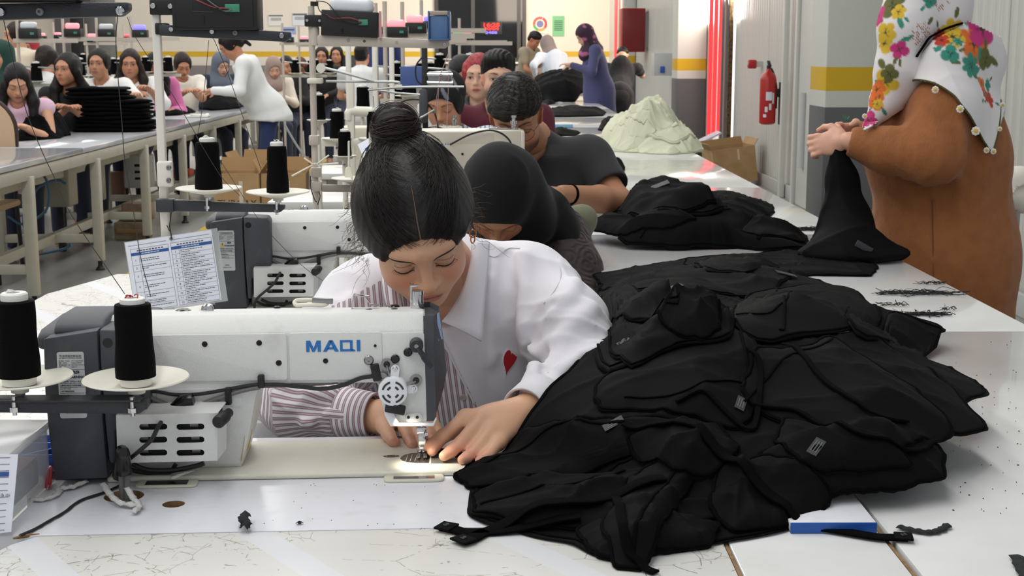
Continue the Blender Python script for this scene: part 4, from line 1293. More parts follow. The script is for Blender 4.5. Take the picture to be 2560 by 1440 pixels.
def ribbon(name, label, cat, pts, w, m, h=.0006, group=None, wav=.0, tw=0):
 """strip of cloth lying along pts (pixels on the table top)"""
 p = smooth_curve([G(x, y, .7815 + (z[0] if z else 0)) for x, y, *z in pts], 6)
 t_ = np.gradient(p, axis=0)
 t_ /= np.linalg.norm(t_, axis=1)[:, None]
 s_ = np.cross(t_, np.array([0, 0, 1.]))
 n = len(p)
 k = np.arange(n)
 q = []
 for e, off in ((-1, 0), (0, 1), (1, 0)):
  q.append(p + s_ * e * (w / 2) * (1 + .2 * np.sin(k * 1.7 + e))[:, None] + np.array([0, 0, 1.]) * (np.abs(np.sin(k * .9 + e)) * wav + off * h)[:, None])
 o = p[0].copy()
 v = np.concatenate(q) - o
 f = [(j * n + i, j * n + i + 1, (j + 1) * n + i + 1, (j + 1) * n + i) for j in (0, 1) for i in range(n - 1)]
 me = np_mesh(name, v, f)
 ob = link(name, me, m, None, 180)
 ob.location = o
 md = ob.modifiers.new('s', 'SOLIDIFY')
 md.thickness = .0006
 return tag(ob, label, cat, group)
M_cord = mat('cord_black', (26, 26, 28), .7)
M_lace = mat('lace_white', (232, 232, 230), .8, bump=(900, 1))
M_lint = mat('lint_black', (38, 40, 42), .85, bump=(900, 1))
ribbon('cord', 'flat black cord running from cables to the worn table edge', 'cord', [(300, 1215), (262, 1232), (200, 1253), (160, 1282), (120, 1305), (85, 1325), (50, 1340)], .0045, M_cord, .002)
ribbon('cord', 'flat black tape lying behind the clear box at left edge', 'cord', [(-20, 1096), (20, 1102), (60, 1098), (100, 1097), (135, 1100)], .008, M_cord, .002)
sc = 'white lace scraps on the front table'
ribbon('fabric_scrap', 'long white lace scrap right of the clear box', 'scrap', [(75, 1250), (105, 1252), (140, 1240), (150, 1222)], .010, M_lace, .002, sc, .002)
ribbon('fabric_scrap', 'white lace scrap under the motor, near red pen', 'scrap', [(150, 1226), (180, 1222), (215, 1208)], .010, M_lace, .003, sc, .003)
ribbon('fabric_scrap', 'white lace strip draped over the left rim of cable hole', 'scrap', [(258, 1213, .008), (275, 1240, .006), (300, 1262, .002), (345, 1270)], .009, M_lace, .003, sc, .004)
ribbon('fabric_scrap', 'white lace strip draped over the right rim of cable hole', 'scrap', [(318, 1225, .012), (333, 1250, .004), (348, 1270), (332, 1288)], .009, M_lace, .003, sc, .004)
ribbon('fabric_scrap', 'thin white mesh scrap on the bed beside the machine column', 'scrap', [(428, 1198, .01), (450, 1188, .012), (480, 1178, .012)], .009, M_lace, .001, sc, .001)
t = ribbon('lint_scrap', 'small twisted black fabric scrap alone on the white table', 'scrap', [(615, 1292, .004), (608, 1305, .006), (617, 1315, .005), (610, 1328, .002)], .012, M_lint, .006, None, .004)
ribbon('lint_scrap', 'tiny black fluff speck right of the twisted scrap', 'scrap', [(743, 1310), (748, 1307), (755, 1309)], .004, M_lint, .002)
# ================================================================== CLOTH HEAPS
M_knit = mat('black_knit', (7, 7, 8), .78, spec=.10, bump=(1400, .25))
M_hem = mat('black_hem', (5, 5, 6), .85, spec=.06, bump=(1600, .6))
M_velvet = mat('black_velvet', (5, 5, 6), .9, spec=.06, sheen=.015)
M_mint = mat('cream_jersey', (216, 218, 192), .85, sheen=.1, bump=(900, .2))
M_tag = mat('care_tag_grey', (50, 51, 53), .6)
M_snap = mat('snap_black', (34, 34, 36), .35, .3)
class Heap:
 """height map over a table top; garments are laid on it one after another"""
 def __init__(s, x0, x1, y0, y1, res, z=.7805):
  s.x0, s.y0, s.r, s.z = x0, y0, res, z
  s.nx, s.ny = int((x1 - x0) / res) + 1, int((y1 - y0) / res) + 1
  s.X, s.Y = np.meshgrid(x0 + np.arange(s.nx) * res, y0 + np.arange(s.ny) * res, indexing='ij')
  s.H = np.zeros((s.nx, s.ny))
 def at(s, x, y, H=None):
  H = s.H if H is None else H
  u = np.clip((np.asarray(x) - s.x0) / s.r, 0, s.nx - 1.001)
  v = np.clip((np.asarray(y) - s.y0) / s.r, 0, s.ny - 1.001)
  i, j = u.astype(int), v.astype(int)
  a, b = u - i, v - j
  return (H[i, j] * (1 - a) * (1 - b) + H[i + 1, j] * a * (1 - b) + H[i, j + 1] * (1 - a) * b + H[i + 1, j + 1] * a * b)
 def blur(s, n=3):
  H = s.H.copy()
  for _ in range(n):
   H[1:-1] = (H[:-2] + 2 * H[1:-1] + H[2:]) / 4
   H[:, 1:-1] = (H[:, :-2] + 2 * H[:, 1:-1] + H[:, 2:]) / 4
  return np.maximum(H, s.H)
 def hit(s, px, py):
  r = ray(px, py)
  t = (np.linspace(.5, 0, 260) + s.z - CZ) / r[2]
  p = CAM + r * t[:, None]
  ok = p[:, 2] <= s.z + s.at(p[:, 0], p[:, 1])
  return p[np.argmax(ok)] if ok.any() else p[-1]
 def mound(s, cx, cy, rx, ry, h, rot=0, p=2.):
  c, q = math.cos(rot), math.sin(rot)
  u = ((s.X - cx) * c + (s.Y - cy) * q) / rx
  v = (-(s.X - cx) * q + (s.Y - cy) * c) / ry
  d = np.clip(1 - (u * u + v * v), 0, 1)
  s.H = np.maximum(s.H, h * d ** (1 / p) * (d > 0))
 def garment(s, outline, label, m, seed, thick=.012, fold=.010, freq=26, ang=.4, px=True, nb=3, hem=True, na=150, nr=34, name='black_garment', cat='garment', group=None, hm=None, tags=(), seams=(), edge=.03, center=None):
  fold *= 1.3
  rg = np.random.RandomState(seed)
  pts = [s.hit(*o)[:2] for o in outline] if px else [np.array(o, float) for o in outline]
  pts = np.array(pts)
  pp = np.vstack([pts, pts[:1]])
  # dense polygon
  poly = np.concatenate([pp[i] + (pp[i + 1] - pp[i]) * np.linspace(0, 1, 24, endpoint=False)[:, None] for i in range(len(pts))])
  for _ in range(4): poly = (np.roll(poly, 1, 0) + 2 * poly + np.roll(poly, -1, 0)) / 4
  c = pts.mean(0) if center is None else np.array(center)
  d = poly - c
  th = np.arctan2(d[:, 1], d[:, 0])
  rr = np.hypot(d[:, 0], d[:, 1])
  nbin = 360
  R = np.zeros(nbin)
  np.maximum.at(R, ((th + PI) / (2 * PI) * nbin).astype(int) % nbin, rr)
  z = np.where(R > 0)[0]
  R = np.interp(np.arange(nbin), np.r_[z - nbin, z, z + nbin], np.r_[R[z]] .tolist() * 3)
  R = (np.roll(R, 1) + R + np.roll(R, -1)) / 3
  aa = np.arange(nbin)
  size = R.mean()
  R = R * (1 + edge * (np.sin(aa / nbin * 2 * PI * 7 + rg.rand() * 6) * .5 + np.sin(aa / nbin * 2 * PI * 17 + rg.rand() * 6) * .35 + np.sin(aa / nbin * 2 * PI * 31 + rg.rand() * 6) * .2))
  Rf = lambda a: np.interp(((a + PI) / (2 * PI) * nbin) % nbin, np.arange(nbin + 1), np.r_[R, R[0]])
  Hb = s.blur(nb)
  ph = rg.rand(12) * 6.28
  def folds(x, y):
   u = x * math.cos(ang) + y * math.sin(ang)
   v = -x * math.sin(ang) + y * math.cos(ang)
   w = .9 * np.sin(u * freq * .35 + ph[0]) + .6 * np.sin(v * freq * .30 + u * freq * .2 + ph[1]) + .35 * np.sin(u * freq * .9 + v * freq * .5 + ph[2])
   f1 = 1 - np.abs(np.sin(v * freq * .5 + 1.3 * w + ph[3]))
   f2 = 1 - np.abs(np.sin(v * freq * .95 + u * freq * .25 - 1.6 * w + ph[4]))
   f3 = 1 - np.abs(np.sin(u * freq * .6 + v * freq * .35 + 1.9 * w + ph[5]))
   msk = .55 + .45 * np.sin(u * freq * .22 + ph[6]) * np.sin(v * freq * .18 + ph[7])
   return fold * (f1 ** 2.2 * 1.0 * msk + f2 ** 3 * .55 * (1 - msk * .5) + f3 ** 3 * .5 * (1 - msk))
  def hgt(x, y, q):
   return s.at(x, y, Hb) + thick * np.clip(1 - q ** 4, 0, 1) + folds(x, y) * np.clip(1 - .75 * q ** 6, 0, 1) + .0015
  A = np.linspace(-PI, PI, na, endpoint=False)
  q = np.linspace(0, 1, nr) ** .8
  q[0] = .02
  ra = Rf(A)
  x = c[0] + q[:, None] * ra * np.cos(A)
  y = c[1] + q[:, None] * ra * np.sin(A)
  zz = hgt(x, y, np.broadcast_to(q[:, None], x.shape))
  # rim turned under
  x2 = c[0] + .985 * ra * np.cos(A)
  y2 = c[1] + .985 * ra * np.sin(A)
  z2 = np.maximum(s.at(x2, y2) - .0, 0) + .0004
  V = np.concatenate([np.stack([x.ravel(), y.ravel(), zz.ravel()], 1), np.stack([x2, y2, z2], 1)])
  o = np.array([c[0], c[1], 0])
  V -= o
  n = nr + 1
  I = np.arange(n - 1)[:, None] * na + np.arange(na)
  J = np.arange(n - 1)[:, None] * na + (np.arange(na) + 1) % na
  F = np.stack([I, J, J + na, I + na], 2).reshape(-1, 4)
  F = [tuple(f) for f in F.tolist()] + [tuple(range(na))[::-1]]
  me = np_mesh(name, V, F)
  ob = link(name, me, m, None, 180)
  ob.location = (c[0], c[1], s.z)
  tag(ob, label, cat, group)
  hf = lambda px_, py_: hgt(px_, py_, np.clip(np.hypot(px_ - c[0], py_ - c[1]) / np.maximum(Rf(np.arctan2(py_ - c[1], px_ - c[0])), 1e-6), 0, 1))
  if hem:
   b = MB()
   bx, by = c[0] + .975 * ra * np.cos(A), c[1] + .975 * ra * np.sin(A)
   bz = hgt(bx, by, np.full(na, .975)) + .0005
   p = np.stack([bx, by, bz], 1) - o
   b.tube(np.vstack([p, p[:1]]), .0032, 6, False, flat=.5)
   part('hem', b, hm or M_hem, ob, 180)
  for sm in seams:
   p = smooth_curve([s_[:2] if not px else s.hit(*s_)[:2] for s_ in sm], 10)
   pz = hf(p[:, 0], p[:, 1]) + .0008
   b = MB().tube(np.c_[p, pz] - o, .0028, 6, flat=.45)
   part('seam', b, hm or M_hem, ob, 180)
  # raise the map
  X, Y = s.X - c[0], s.Y - c[1]
  qq = np.hypot(X, Y) / np.maximum(Rf(np.arctan2(Y, X)), 1e-6)
  ins = qq < 1
  hn = hgt(s.X[ins], s.Y[ins], qq[ins])
  s.H[ins] = np.maximum(s.H[ins], hn)
  for tg in tags:
   (tx, ty), rot, w, h, wht = tg
   p = s.hit(tx, ty)
   # lean the tag on the local slope
   e = .008
   gx = (s.at(p[0] + e, p[1]) - s.at(p[0] - e, p[1])) / (2 * e)
   gy = (s.at(p[0], p[1] + e) - s.at(p[0], p[1] - e)) / (2 * e)
   nrm = Vector((-gx, -gy, 1)).normalized()
   M = Matrix.Translation(Vector(p - np.array([*o[:2], s.z])) + nrm * .003) @ Vector((0, 0, 1)).rotation_difference(nrm).to_matrix().to_4x4() @ Matrix.Rotation(rot, 4, 'Z')
   b = MB().box((0, 0, 0), (w, h, .0008), bev=.0002).xf(M)
   tp = part('care_tag', b, M_tag, ob, 0, label='grey care tag' if wht else None)
   b = MB()
   for k in range(3): b.box((0, h * (.25 - .25 * k), .0006), (w * .7, h * .07, .0003))
   part('tag_print', b.xf(M), mat('tag_ink', (104, 106, 108), .6), tp, 0)
  return ob
 def strap(s, pts, label, w=.011, snap=None, m=None, group='straps with snap fasteners', lift=.003, par=None):
  p = np.array([s.hit(*q) for q in pts])
  p = smooth_curve(p, 10)
  p[:, 2] = np.maximum(s.z + s.at(p[:, 0], p[:, 1]), p[:, 2] * 0) + lift
  for _ in range(3): p[1:-1, 2] = np.maximum((p[:-2, 2] + p[2:, 2]) / 2, p[1:-1, 2])
  t_ = np.gradient(p, axis=0)
  t_ /= np.linalg.norm(t_, axis=1)[:, None]
  sd = np.cross(t_, [0, 0, 1.])
  sd /= np.linalg.norm(sd, axis=1)[:, None]
  o = p[0].copy()
  n = len(p)
  prof = [(-1, -.001), (-1, .0012), (-.8, .0022), (.8, .0022), (1, .0012), (1, -.001)]
  V = np.concatenate([p + sd * w / 2 * a + np.array([0, 0, h]) for a, h in prof]) - o
  F = [(j * n + i, (j + 1) % 6 * n + i, (j + 1) % 6 * n + i + 1, j * n + i + 1) for j in range(6) for i in range(n - 1)] + [tuple(j * n for j in range(6))[::-1], tuple(j * n + n - 1 for j in range(6))]
  b = MB().add(V, F)
  root = thing('garment_strap', label, 'strap', tuple(o), group=group)
  part('band', b, m or M_hem, root)
  if snap:
   u = t_[2]
   e = p[3] - o + np.array([0, 0, .0025])
   ang = math.atan2(u[1], u[0])
   b = MB().box((0, 0, 0), (.022, w * 1.25, .003), rot=(0, 0, ang), bev=.001)
   b.v = [v + e for v in b.v]
   pad = part('snap_tab', b, M_knit, root)
   part('snap', MB().lathe([(.0042, 0), (.0042, .001), (.0034, .0016), (.0024, .0009), (.0012, .0012)], e + np.array([0, 0, .0015]), 16), M_snap, pad)
  return root
hp = Heap(-.12, 1.14, 1.35, 6.6, .009)
# ---- near heap: underlying bulk, then garments laid over it
hp.mound(.42, 2.12, .42, .46, .105, 0, 2)
hp.mound(.30, 2.10, .33, .36, .125, 0, 2)
hp.mound(.5, 2.15, .25, .22, .125, 0, 2)
GB = 'black garments of the nearest heap'
foot = [(1128, 1198), (1175, 1235), (1180, 1290), (1240, 1325), (1440, 1365), (1500, 1400), (1600, 1425), (1640, 1390), (1780, 1370), (1960, 1335), (2050, 1290), (2080, 1250), (2240, 1240), (2360, 1200), (2390, 1140), (2470, 1085)]
fw = [tuple(G(*p)[:2]) for p in foot] + [(.74, 2.2), (.66, 2.36), (.5, 2.46), (.3, 2.46), (.17, 2.35), (.14, 2.15), (.10, 2.02), (.04, 1.93)]
hp.garment(fw, 'lowest black garment of the nearest heap, spreading wide under the others', M_knit, 1, .012, .012, 30, .5, px=False, nb=2, na=260, nr=60, center=(.36, 1.95), edge=.02, group=GB)
hp.garment([(2050, 1130), (2200, 1090), (2350, 1120), (2370, 1205), (2240, 1245), (2060, 1255), (1930, 1215), (1890, 1150)], 'rumpled black garment at the heap right foot, grey care tag on it', M_knit, 2, .016, .014, 40, .2, group=GB, tags=[((2070, 1196), -.4, .035, .018, 1)])
hp.garment([(1840, 815), (2100, 826), (2260, 900), (2400, 995), (2472, 1080), (2420, 1100), (2330, 1095), (2150, 1060), (1980, 1000), (1850, 930), (1700, 880)], 'smooth black garment over the back right of the nearest heap', M_knit, 3, .014, .008, 20, -.5, nb=6, group=GB, seams=[[(2000, 860), (2120, 930), (2200, 1000), (2300, 1060)]], tags=[((2103, 833), .3, .02, .014, 1)])
hp.garment([(1560, 905), (1660, 850), (1860, 832), (1900, 900), (1890, 1030), (1850, 1085), (1700, 1055), (1500, 1035), (1480, 985)], 'black garment on the heap top with a long seam, beside white sleeve', M_knit, 4, .014, .007, 18, .3, nb=6, group=GB, seams=[[(1560, 1020), (1700, 1005), (1860, 985)], [(1850, 850), (1870, 940), (1895, 1010)]])
hp.garment([(1880, 870), (2080, 850), (2250, 955), (2370, 1050), (2390, 1090), (2230, 1150), (2100, 1115), (1900, 1045), (1850, 980)], 'black garment at the right crest, hem running down to the right', M_knit, 5, .013, .008, 20, -.3, nb=5, group=GB, seams=[[(1860, 1010), (1960, 920), (2080, 865)]], tags=[((1850, 1012), 1.3, .03, .014, 1)])
hp.garment([(1126, 1200), (1180, 1165), (1270, 1120), (1420, 1070), (1560, 1055), (1720, 1060), (1700, 1130), (1500, 1180), (1300, 1215), (1180, 1225)], 'black garment tongue reaching left toward the needle plate', M_knit, 6, .012, .010, 42, .15, group=GB, seams=[[(1200, 1180), (1350, 1130), (1560, 1090)]])
hp.garment([(1170, 1245), (1330, 1205), (1560, 1165), (1700, 1125), (1830, 1110), (1880, 1200), (1860, 1290), (1700, 1330), (1500, 1330), (1300, 1320), (1180, 1290)], 'black garment with lengthwise folds across the heap front left', M_knit, 7, .014, .015, 46, .12, group=GB, seams=[[(1200, 1275), (1420, 1245), (1640, 1190), (1810, 1150)]])
hp.garment([(1790, 1175), (1900, 1150), (2040, 1195), (2083, 1255), (2050, 1300), (1950, 1330), (1830, 1340), (1770, 1270)], 'black garment with rounded fold beside the blue edged board', M_knit, 8, .016, .013, 40, -.6, group=GB)
hp.garment([(1430, 1335), (1560, 1315), (1700, 1300), (1800, 1320), (1780, 1372), (1640, 1392), (1590, 1420), (1490, 1400)], 'black garment lying lowest at the front of the heap', M_knit, 9, .014, .012, 44, .1, group=GB)
hp.garment([(1560, 1210), (1660, 1130), (1730, 1085), (1790, 1105), (1720, 1230), (1650, 1330), (1610, 1432), (1540, 1425), (1500, 1335)], 'narrow black garment falling down the middle front, seam along it', M_knit, 10, .015, .009, 34, 1.2, group=GB, seams=[[(1750, 1110), (1680, 1220), (1600, 1330), (1580, 1420)]])
hp.garment([(1560, 1100), (1680, 1060), (1800, 1080), (1850, 1130), (1800, 1190), (1690, 1190), (1590, 1160)], 'crumpled black garment in the heap centre below the crest', M_knit, 11, .014, .012, 36, .7, group=GB, tags=[((1535, 1062), .2, .03, .014, 0)])
hp.garment([(1960, 1050), (2100, 1080), (2250, 1140), (2290, 1190), (2150, 1200), (2000, 1170), (1930, 1110)], 'black garment with loose tapes on the right slope', M_knit, 12, .012, .014, 38, -.2, group=GB, tags=[((2040, 1120), .9, .028, .014, 1)])
hp.strap([(1108, 1325), (1135, 1330), (1165, 1336), (1230, 1335), (1330, 1322), (1450, 1300)], 'black strap with snap tab, lower left of the heap, upper one', .021, snap=True)
hp.strap([(1150, 1362), (1180, 1352), (1215, 1335), (1290, 1300), (1400, 1262), (1560, 1235), (1660, 1200)], 'black strap with snap tab, lower left of the heap, lower one', .021, snap=True)
hp.strap([(2268, 1352), (2235, 1350), (2190, 1348), (2080, 1330), (1980, 1290), (1880, 1200), (1780, 1120), (1660, 1065), (1560, 1075)], 'long black strap with snap tab ending right of the blue edged board', .019, snap=True)
hp.strap([(2270, 1060), (2180, 1040), (2060, 960), (1960, 870)], 'black binding tape curving down the heap right crest', .008)
hp.strap([(1690, 1010), (1760, 990), (1860, 1080), (1890, 1060), (1900, 930), (1870, 880)], 'looped black binding tape on the heap top', .008)
hp.strap([(2350, 1105), (2280, 1140), (2140, 1090), (2000, 1045), (1880, 1020)], 'black elastic edge crossing the heap right slope', .009)
hp.strap([(1640, 1438), (1600, 1420), (1560, 1340), (1540, 1250)], 'black tape end at the bottom edge of picture', .012)
# ---- second pile, behind, across to the brown dress
G2 = 'black garments of the second pile'
hp.mound(.62, 3.0, .46, .36, .06)
hp.mound(.36, 2.72, .2, .3, .085)
hp.mound(.75, 2.78, .3, .2, .05)
hp.garment([(1480, 700), (1560, 672), (1700, 660), (1900, 665), (2080, 720), (2250, 790), (2365, 832), (2280, 862), (2150, 850), (1900, 845), (1640, 895), (1545, 930), (1500, 850)], 'lowest black garment of second pile, pointed right corner on the table', M_knit, 21, .014, .012, 26, -.2, na=200, nr=44, group=G2)
hp.garment([(1480, 690), (1580, 670), (1760, 640), (1900, 640), (1990, 690), (1930, 740), (1740, 745), (1560, 740)], 'black garment with grey care tag at the second pile left rear', M_knit, 22, .012, .009, 30, .1, group=G2, tags=[((1684, 723), .5, .045, .022, 1)])
hp.garment([(1700, 652), (1900, 632), (2060, 606), (2150, 640), (2193, 668), (2185, 692), (2020, 690), (1860, 690), (1760, 690)], 'black garment lying flat beside the hanging one in hand', M_knit, 23, .012, .010, 30, .1, group=G2, tags=[((1965, 687), .2, .05, .02, 1)])
hp.garment([(1860, 740), (2000, 716), (2130, 724), (2200, 780), (2150, 845), (1980, 850), (1850, 840), (1830, 790)], 'smooth black garment over the second pile right half', M_knit, 24, .016, .008, 22, .1, nb=5, group=G2, seams=[[(1840, 800), (1960, 780), (2120, 790)], [(1940, 725), (1960, 790), (1950, 845)]])
hp.garment([(2120, 790), (2220, 775), (2300, 810), (2366, 832), (2290, 855), (2200, 870), (2130, 840)], 'black garment corner pointing right on the white table', M_knit, 25, .012, .012, 36, -.2, group=G2)
hp.garment([(1500, 780), (1620, 760), (1760, 770), (1840, 800), (1830, 850), (1700, 870), (1580, 930), (1530, 900)], 'heavily folded black garment beside the white sleeve', M_knit, 26, .016, .018, 44, .5, group=G2, tags=[((1560, 857), .4, .02, .014, 0)])
hp.garment([(1640, 790), (1720, 745), (1790, 760), (1800, 830), (1760, 860), (1690, 845)], 'twisted black garment standing up in the second pile middle', M_knit, 27, .028, .016, 40, 1.0, group=G2)
hp.garment([(1490, 740), (1600, 735), (1720, 745), (1690, 780), (1560, 800), (1495, 800)], 'black garment end below the brown embroidered sleeve', M_knit, 28, .014, .012, 40, .1, group=G2)
# ---- third and fourth piles by the man in the charcoal T-shirt
G3 = 'black garments of the third pile'
hp.mound(.5, 4.3, .34, .3, .07)
hp.garment([(1540, 600), (1620, 560), (1740, 545), (1850, 560), (1900, 590), (2020, 600), (2010, 625), (1850, 622), (1680, 628), (1560, 622)], 'draped black garment in front of the third pile, on the white table', M_knit, 31, .045, .014, 16, .4, nb=6, group=G3, seams=[[(1600, 610), (1700, 570), (1850, 575)]], tags=[((1552, 583), .2, .05, .025, 1)])
hp.garment([(1440, 580), (1500, 545), (1640, 540), (1750, 560), (1680, 590), (1560, 598)], 'flat black garment under the bent bare elbow', M_knit, 32, .02, .012, 22, .1, group=G3)
hp.garment([(1560, 520), (1700, 500), (1860, 498), (1935, 517), (1930, 540), (1800, 545), (1640, 540), (1560, 535)], 'black garment with frayed right end in the third pile', M_knit, 33, .05, .02, 20, .1, nb=4, group=G3, tags=[((1625, 478), .1, .06, .03, 1)])
hp.garment([(1500, 530), (1570, 500), (1660, 490), (1760, 502), (1800, 518), (1700, 532), (1570, 540)], 'topmost black garment of the third pile, tag facing up', M_knit, 34, .05, .02, 22, .1, nb=4, group=G3, tags=[((1650, 464), .1, .06, .03, 1)])
hp.garment([(1850, 590), (1960, 575), (2020, 595), (2010, 615), (1900, 620)], 'black garment tail at the third pile right end', M_knit, 35, .02, .012, 26, .1, group=G3)
# garment hanging from the hands of the woman in the brown dress, its foot on the table
# ---- board with blue edge
c = G(2130, 1295)
t = thing('board', 'white board with a blue front edge under the strap, by brown gaps', 'board', (.385, G(2130, 1335)[1] + .09, .7795))
part('top', MB().box((.025, 0, .0075), (.105, .17, .012), bev=.001), M_lam, t)
part('blue_edge', MB().box((.025, -.0865, .0072), (.105, .003, .0125)), M_blue, t)
# ---- lint and thread clippings on the white table
LG = 'thread clippings on the right table'
def tuft(name, label, px, py, w, n, seed, m=M_lint, group=LG, hgt=.004, flat=True):
 rg = random.Random(seed)
 c = G(px, py, .7808)
 b = MB()
 for _ in range(n):
  L = w * rg.uniform(.3, .8)
  a = rg.gauss(0, .5)
  x, y = rg.uniform(-w / 2, w / 2), rg.uniform(-w * .12, w * .12)
  p = [(x + (k - 2) / 4 * L * math.cos(a) + rg.gauss(0, w * .03), y + (k - 2) / 4 * L * math.sin(a) + rg.gauss(0, w * .03), abs(rg.gauss(0, hgt)) + .0008) for k in range(5)]
  b.tube(smooth_curve(p, 3), rg.uniform(.0004, .0011), 4)
 o = part(name, b, m, None, 180)
 o.location = tuple(c)
 o['kind'] = 'stuff'
 return tag(o, label, 'clippings', group)
for i, (px, py, w, n, lab) in enumerate(((2290, 735, .15, 46, 'grey thread clippings nearest the brown dress hem'), (2325, 710, .06, 14, 'small curl of clippings behind the larger tuft'), (2230, 765, .05, 12, 'thin thread clipping left of the front tuft'), (2310, 788, .09, 40, 'dense frayed thread tuft at table right'), (2375, 776, .03, 10, 'short thread curl right of the dense tuft'), (2010, 575, .16, 60, 'dark lint cluster behind the hanging black garment'))):
 tuft('thread_clippings', lab, px, py, w, n, 40 + i)
ribbon('lint_scrap', 'black lace trimming right of the blue edged board', 'scrap', [(2245, 1320), (2280, 1328), (2320, 1334), (2350, 1328), (2370, 1316)], .011, M_lint, .003, None, .002)
ribbon('lint_scrap', 'black lace trimming at the picture right border', 'scrap', [(2542, 1395), (2555, 1425), (2570, 1450)], .016, M_lint, .004, None, .003)
sp = random.Random(3)
b = MB()
o0 = G(700, 1270)
for _ in range(24):
 px, py = sp.uniform(640, 1120), sp.uniform(1205, 1325)
 q = G(px, py, .7803) - o0
 a = sp.uniform(0, 6)
 l = sp.uniform(.0003, .0012)
 b.tube([q, q + np.array([math.cos(a) * l, math.sin(a) * l, .0003])], .0005, 4)
for _ in range(60):
 px, py = sp.uniform(2380, 2560), sp.uniform(850, 1300)
 q = G(px, py, .7808) - o0
 a = sp.uniform(0, 6)
 l = sp.uniform(.0005, .003)
 b.tube([q, q + np.array([math.cos(a) * l, math.sin(a) * l, .0003])], .0006, 4)
o = part('lint_specks', b, M_lint, None, 180)
o.location = tuple(o0)
o['kind'] = 'stuff'
tag(o, 'tiny dark lint specks scattered over the white tables', 'lint')
# ---- cream jersey heap further down the table, and small black ones
h2 = Heap(.45, 1.35, 7.3, 9.4, .014)
h2.mound(.87, 8.40, .24, .42, .17, 0, 3.2)
h2.mound(1.03, 8.2, .20, .3, .07, 0, 2.6)
GM = 'cream jersey garments of the pale heap'
h2.garment([(.62, 8.12), (.72, 7.98), (.8, 7.93), (1.0, 7.90), (1.2, 7.98), (1.22, 8.4), (1.1, 8.8), (.8, 8.85), (.65, 8.6)], 'lowest cream garment spreading under the pale heap', M_mint, 51, .03, .03, 26, .2, px=False, group=GM, name='cream_garment', hm=M_mint)
for i, (ol, lab, th, fo, an) in enumerate((
 ([(1512, 374), (1525, 340), (1560, 318), (1620, 320), (1660, 350), (1630, 372), (1560, 379)], 'cream garment with deep folds at the pale heap left', .03, .022, .3),
 ([(1590, 377), (1640, 352), (1700, 338), (1752, 362), (1762, 380), (1680, 387), (1610, 385)], 'flattened cream garment at the right foot of the pale heap', .03, .02, .1),
 ([(1600, 345), (1660, 325), (1715, 325), (1742, 350), (1700, 366), (1640, 366)], 'cream garment band wrapped round the pale heap right side', .03, .022, -.3),
 ([(1520, 345), (1545, 318), (1590, 305), (1640, 315), (1640, 345), (1580, 355)], 'rumpled cream garment high on the pale heap left', .03, .022, .6),
 ([(1560, 315), (1590, 285), (1640, 280), (1690, 300), (1700, 330), (1640, 342), (1590, 338)], 'cream garment rolled near the pale heap top', .035, .022, -.1),
 ([(1545, 312), (1580, 290), (1650, 286), (1690, 305), (1680, 325), (1600, 330)], 'topmost crumpled cream garment of the pale heap', .03, .02, .4))):
 h2.garment(ol, lab, M_mint, 52 + i, th, fo, 46, an, group=GM, name='cream_garment', hm=M_mint, nb=2, na=170, nr=44, hem=i in (1, 2))
h3 = Heap(.1, 1.2, 5.2, 17.6, .03)
GS = 'small black garments along the far table'
for i, (ol, lab, th) in enumerate((([(1478, 425), (1520, 410), (1562, 418), (1560, 435), (1500, 442)], 'small black garment behind the charcoal T-shirt shoulder', .04), ([(1362, 334), (1400, 326), (1452, 332), (1440, 340), (1380, 341)], 'flat black strip of cloth before the pale blue pad', .02), ([(1495, 325), (1515, 305), (1545, 300), (1545, 322), (1505, 330)], 'black garment tucked at the left of the pale heap', .05), ([(1350, 285), (1400, 275), (1440, 272), (1515, 280), (1510, 291), (1420, 293), (1360, 293)], 'long flat black garment across the far table', .05), ([(1352, 259), (1370, 252), (1390, 259), (1370, 263)], 'small black bundle under a far hand', .03))):
 h3.garment(ol, lab, M_knit, 61 + i, th, .02, 14, .1, nb=2, hem=False, na=70, nr=14, group=GS)
h3.mound(.82, 16.6, .5, .8, .3)
h3.garment([(.35, 16.2), (.6, 15.8), (.9, 15.75), (1.1, 16.1), (1.12, 16.6), (.9, 17.2), (.5, 17.2)], 'big round black heap at the far table end', M_knit, 70, .04, .05, 12, .5, px=False, hem=False, na=90, nr=22)
t = thing('blue_pad', 'pale blue paper pad lying on the far table', 'pad', tuple(G(1395, 318, .781)))
part('block', MB().box((0, 0, .012), (.22, .16, .024), bev=.003), mat('pad_blue', (120, 170, 200), .5), t)
part('top_sheet', MB().box((0, 0, .0255), (.21, .15, .003)), M_paper, t)
t = thing('card_offcut', 'small brown cardboard piece beside the charcoal T-shirt', 'card', tuple(G(1455, 372, .781)))
part('sheet', MB().box((0, 0, .02), (.14, .3, .003), rot=(0, .4, .3)), M_card, t)
part('fold', MB().box((.03, 0, .012), (.06, .28, .003), rot=(0, -.4, .3)), M_cardin, t)
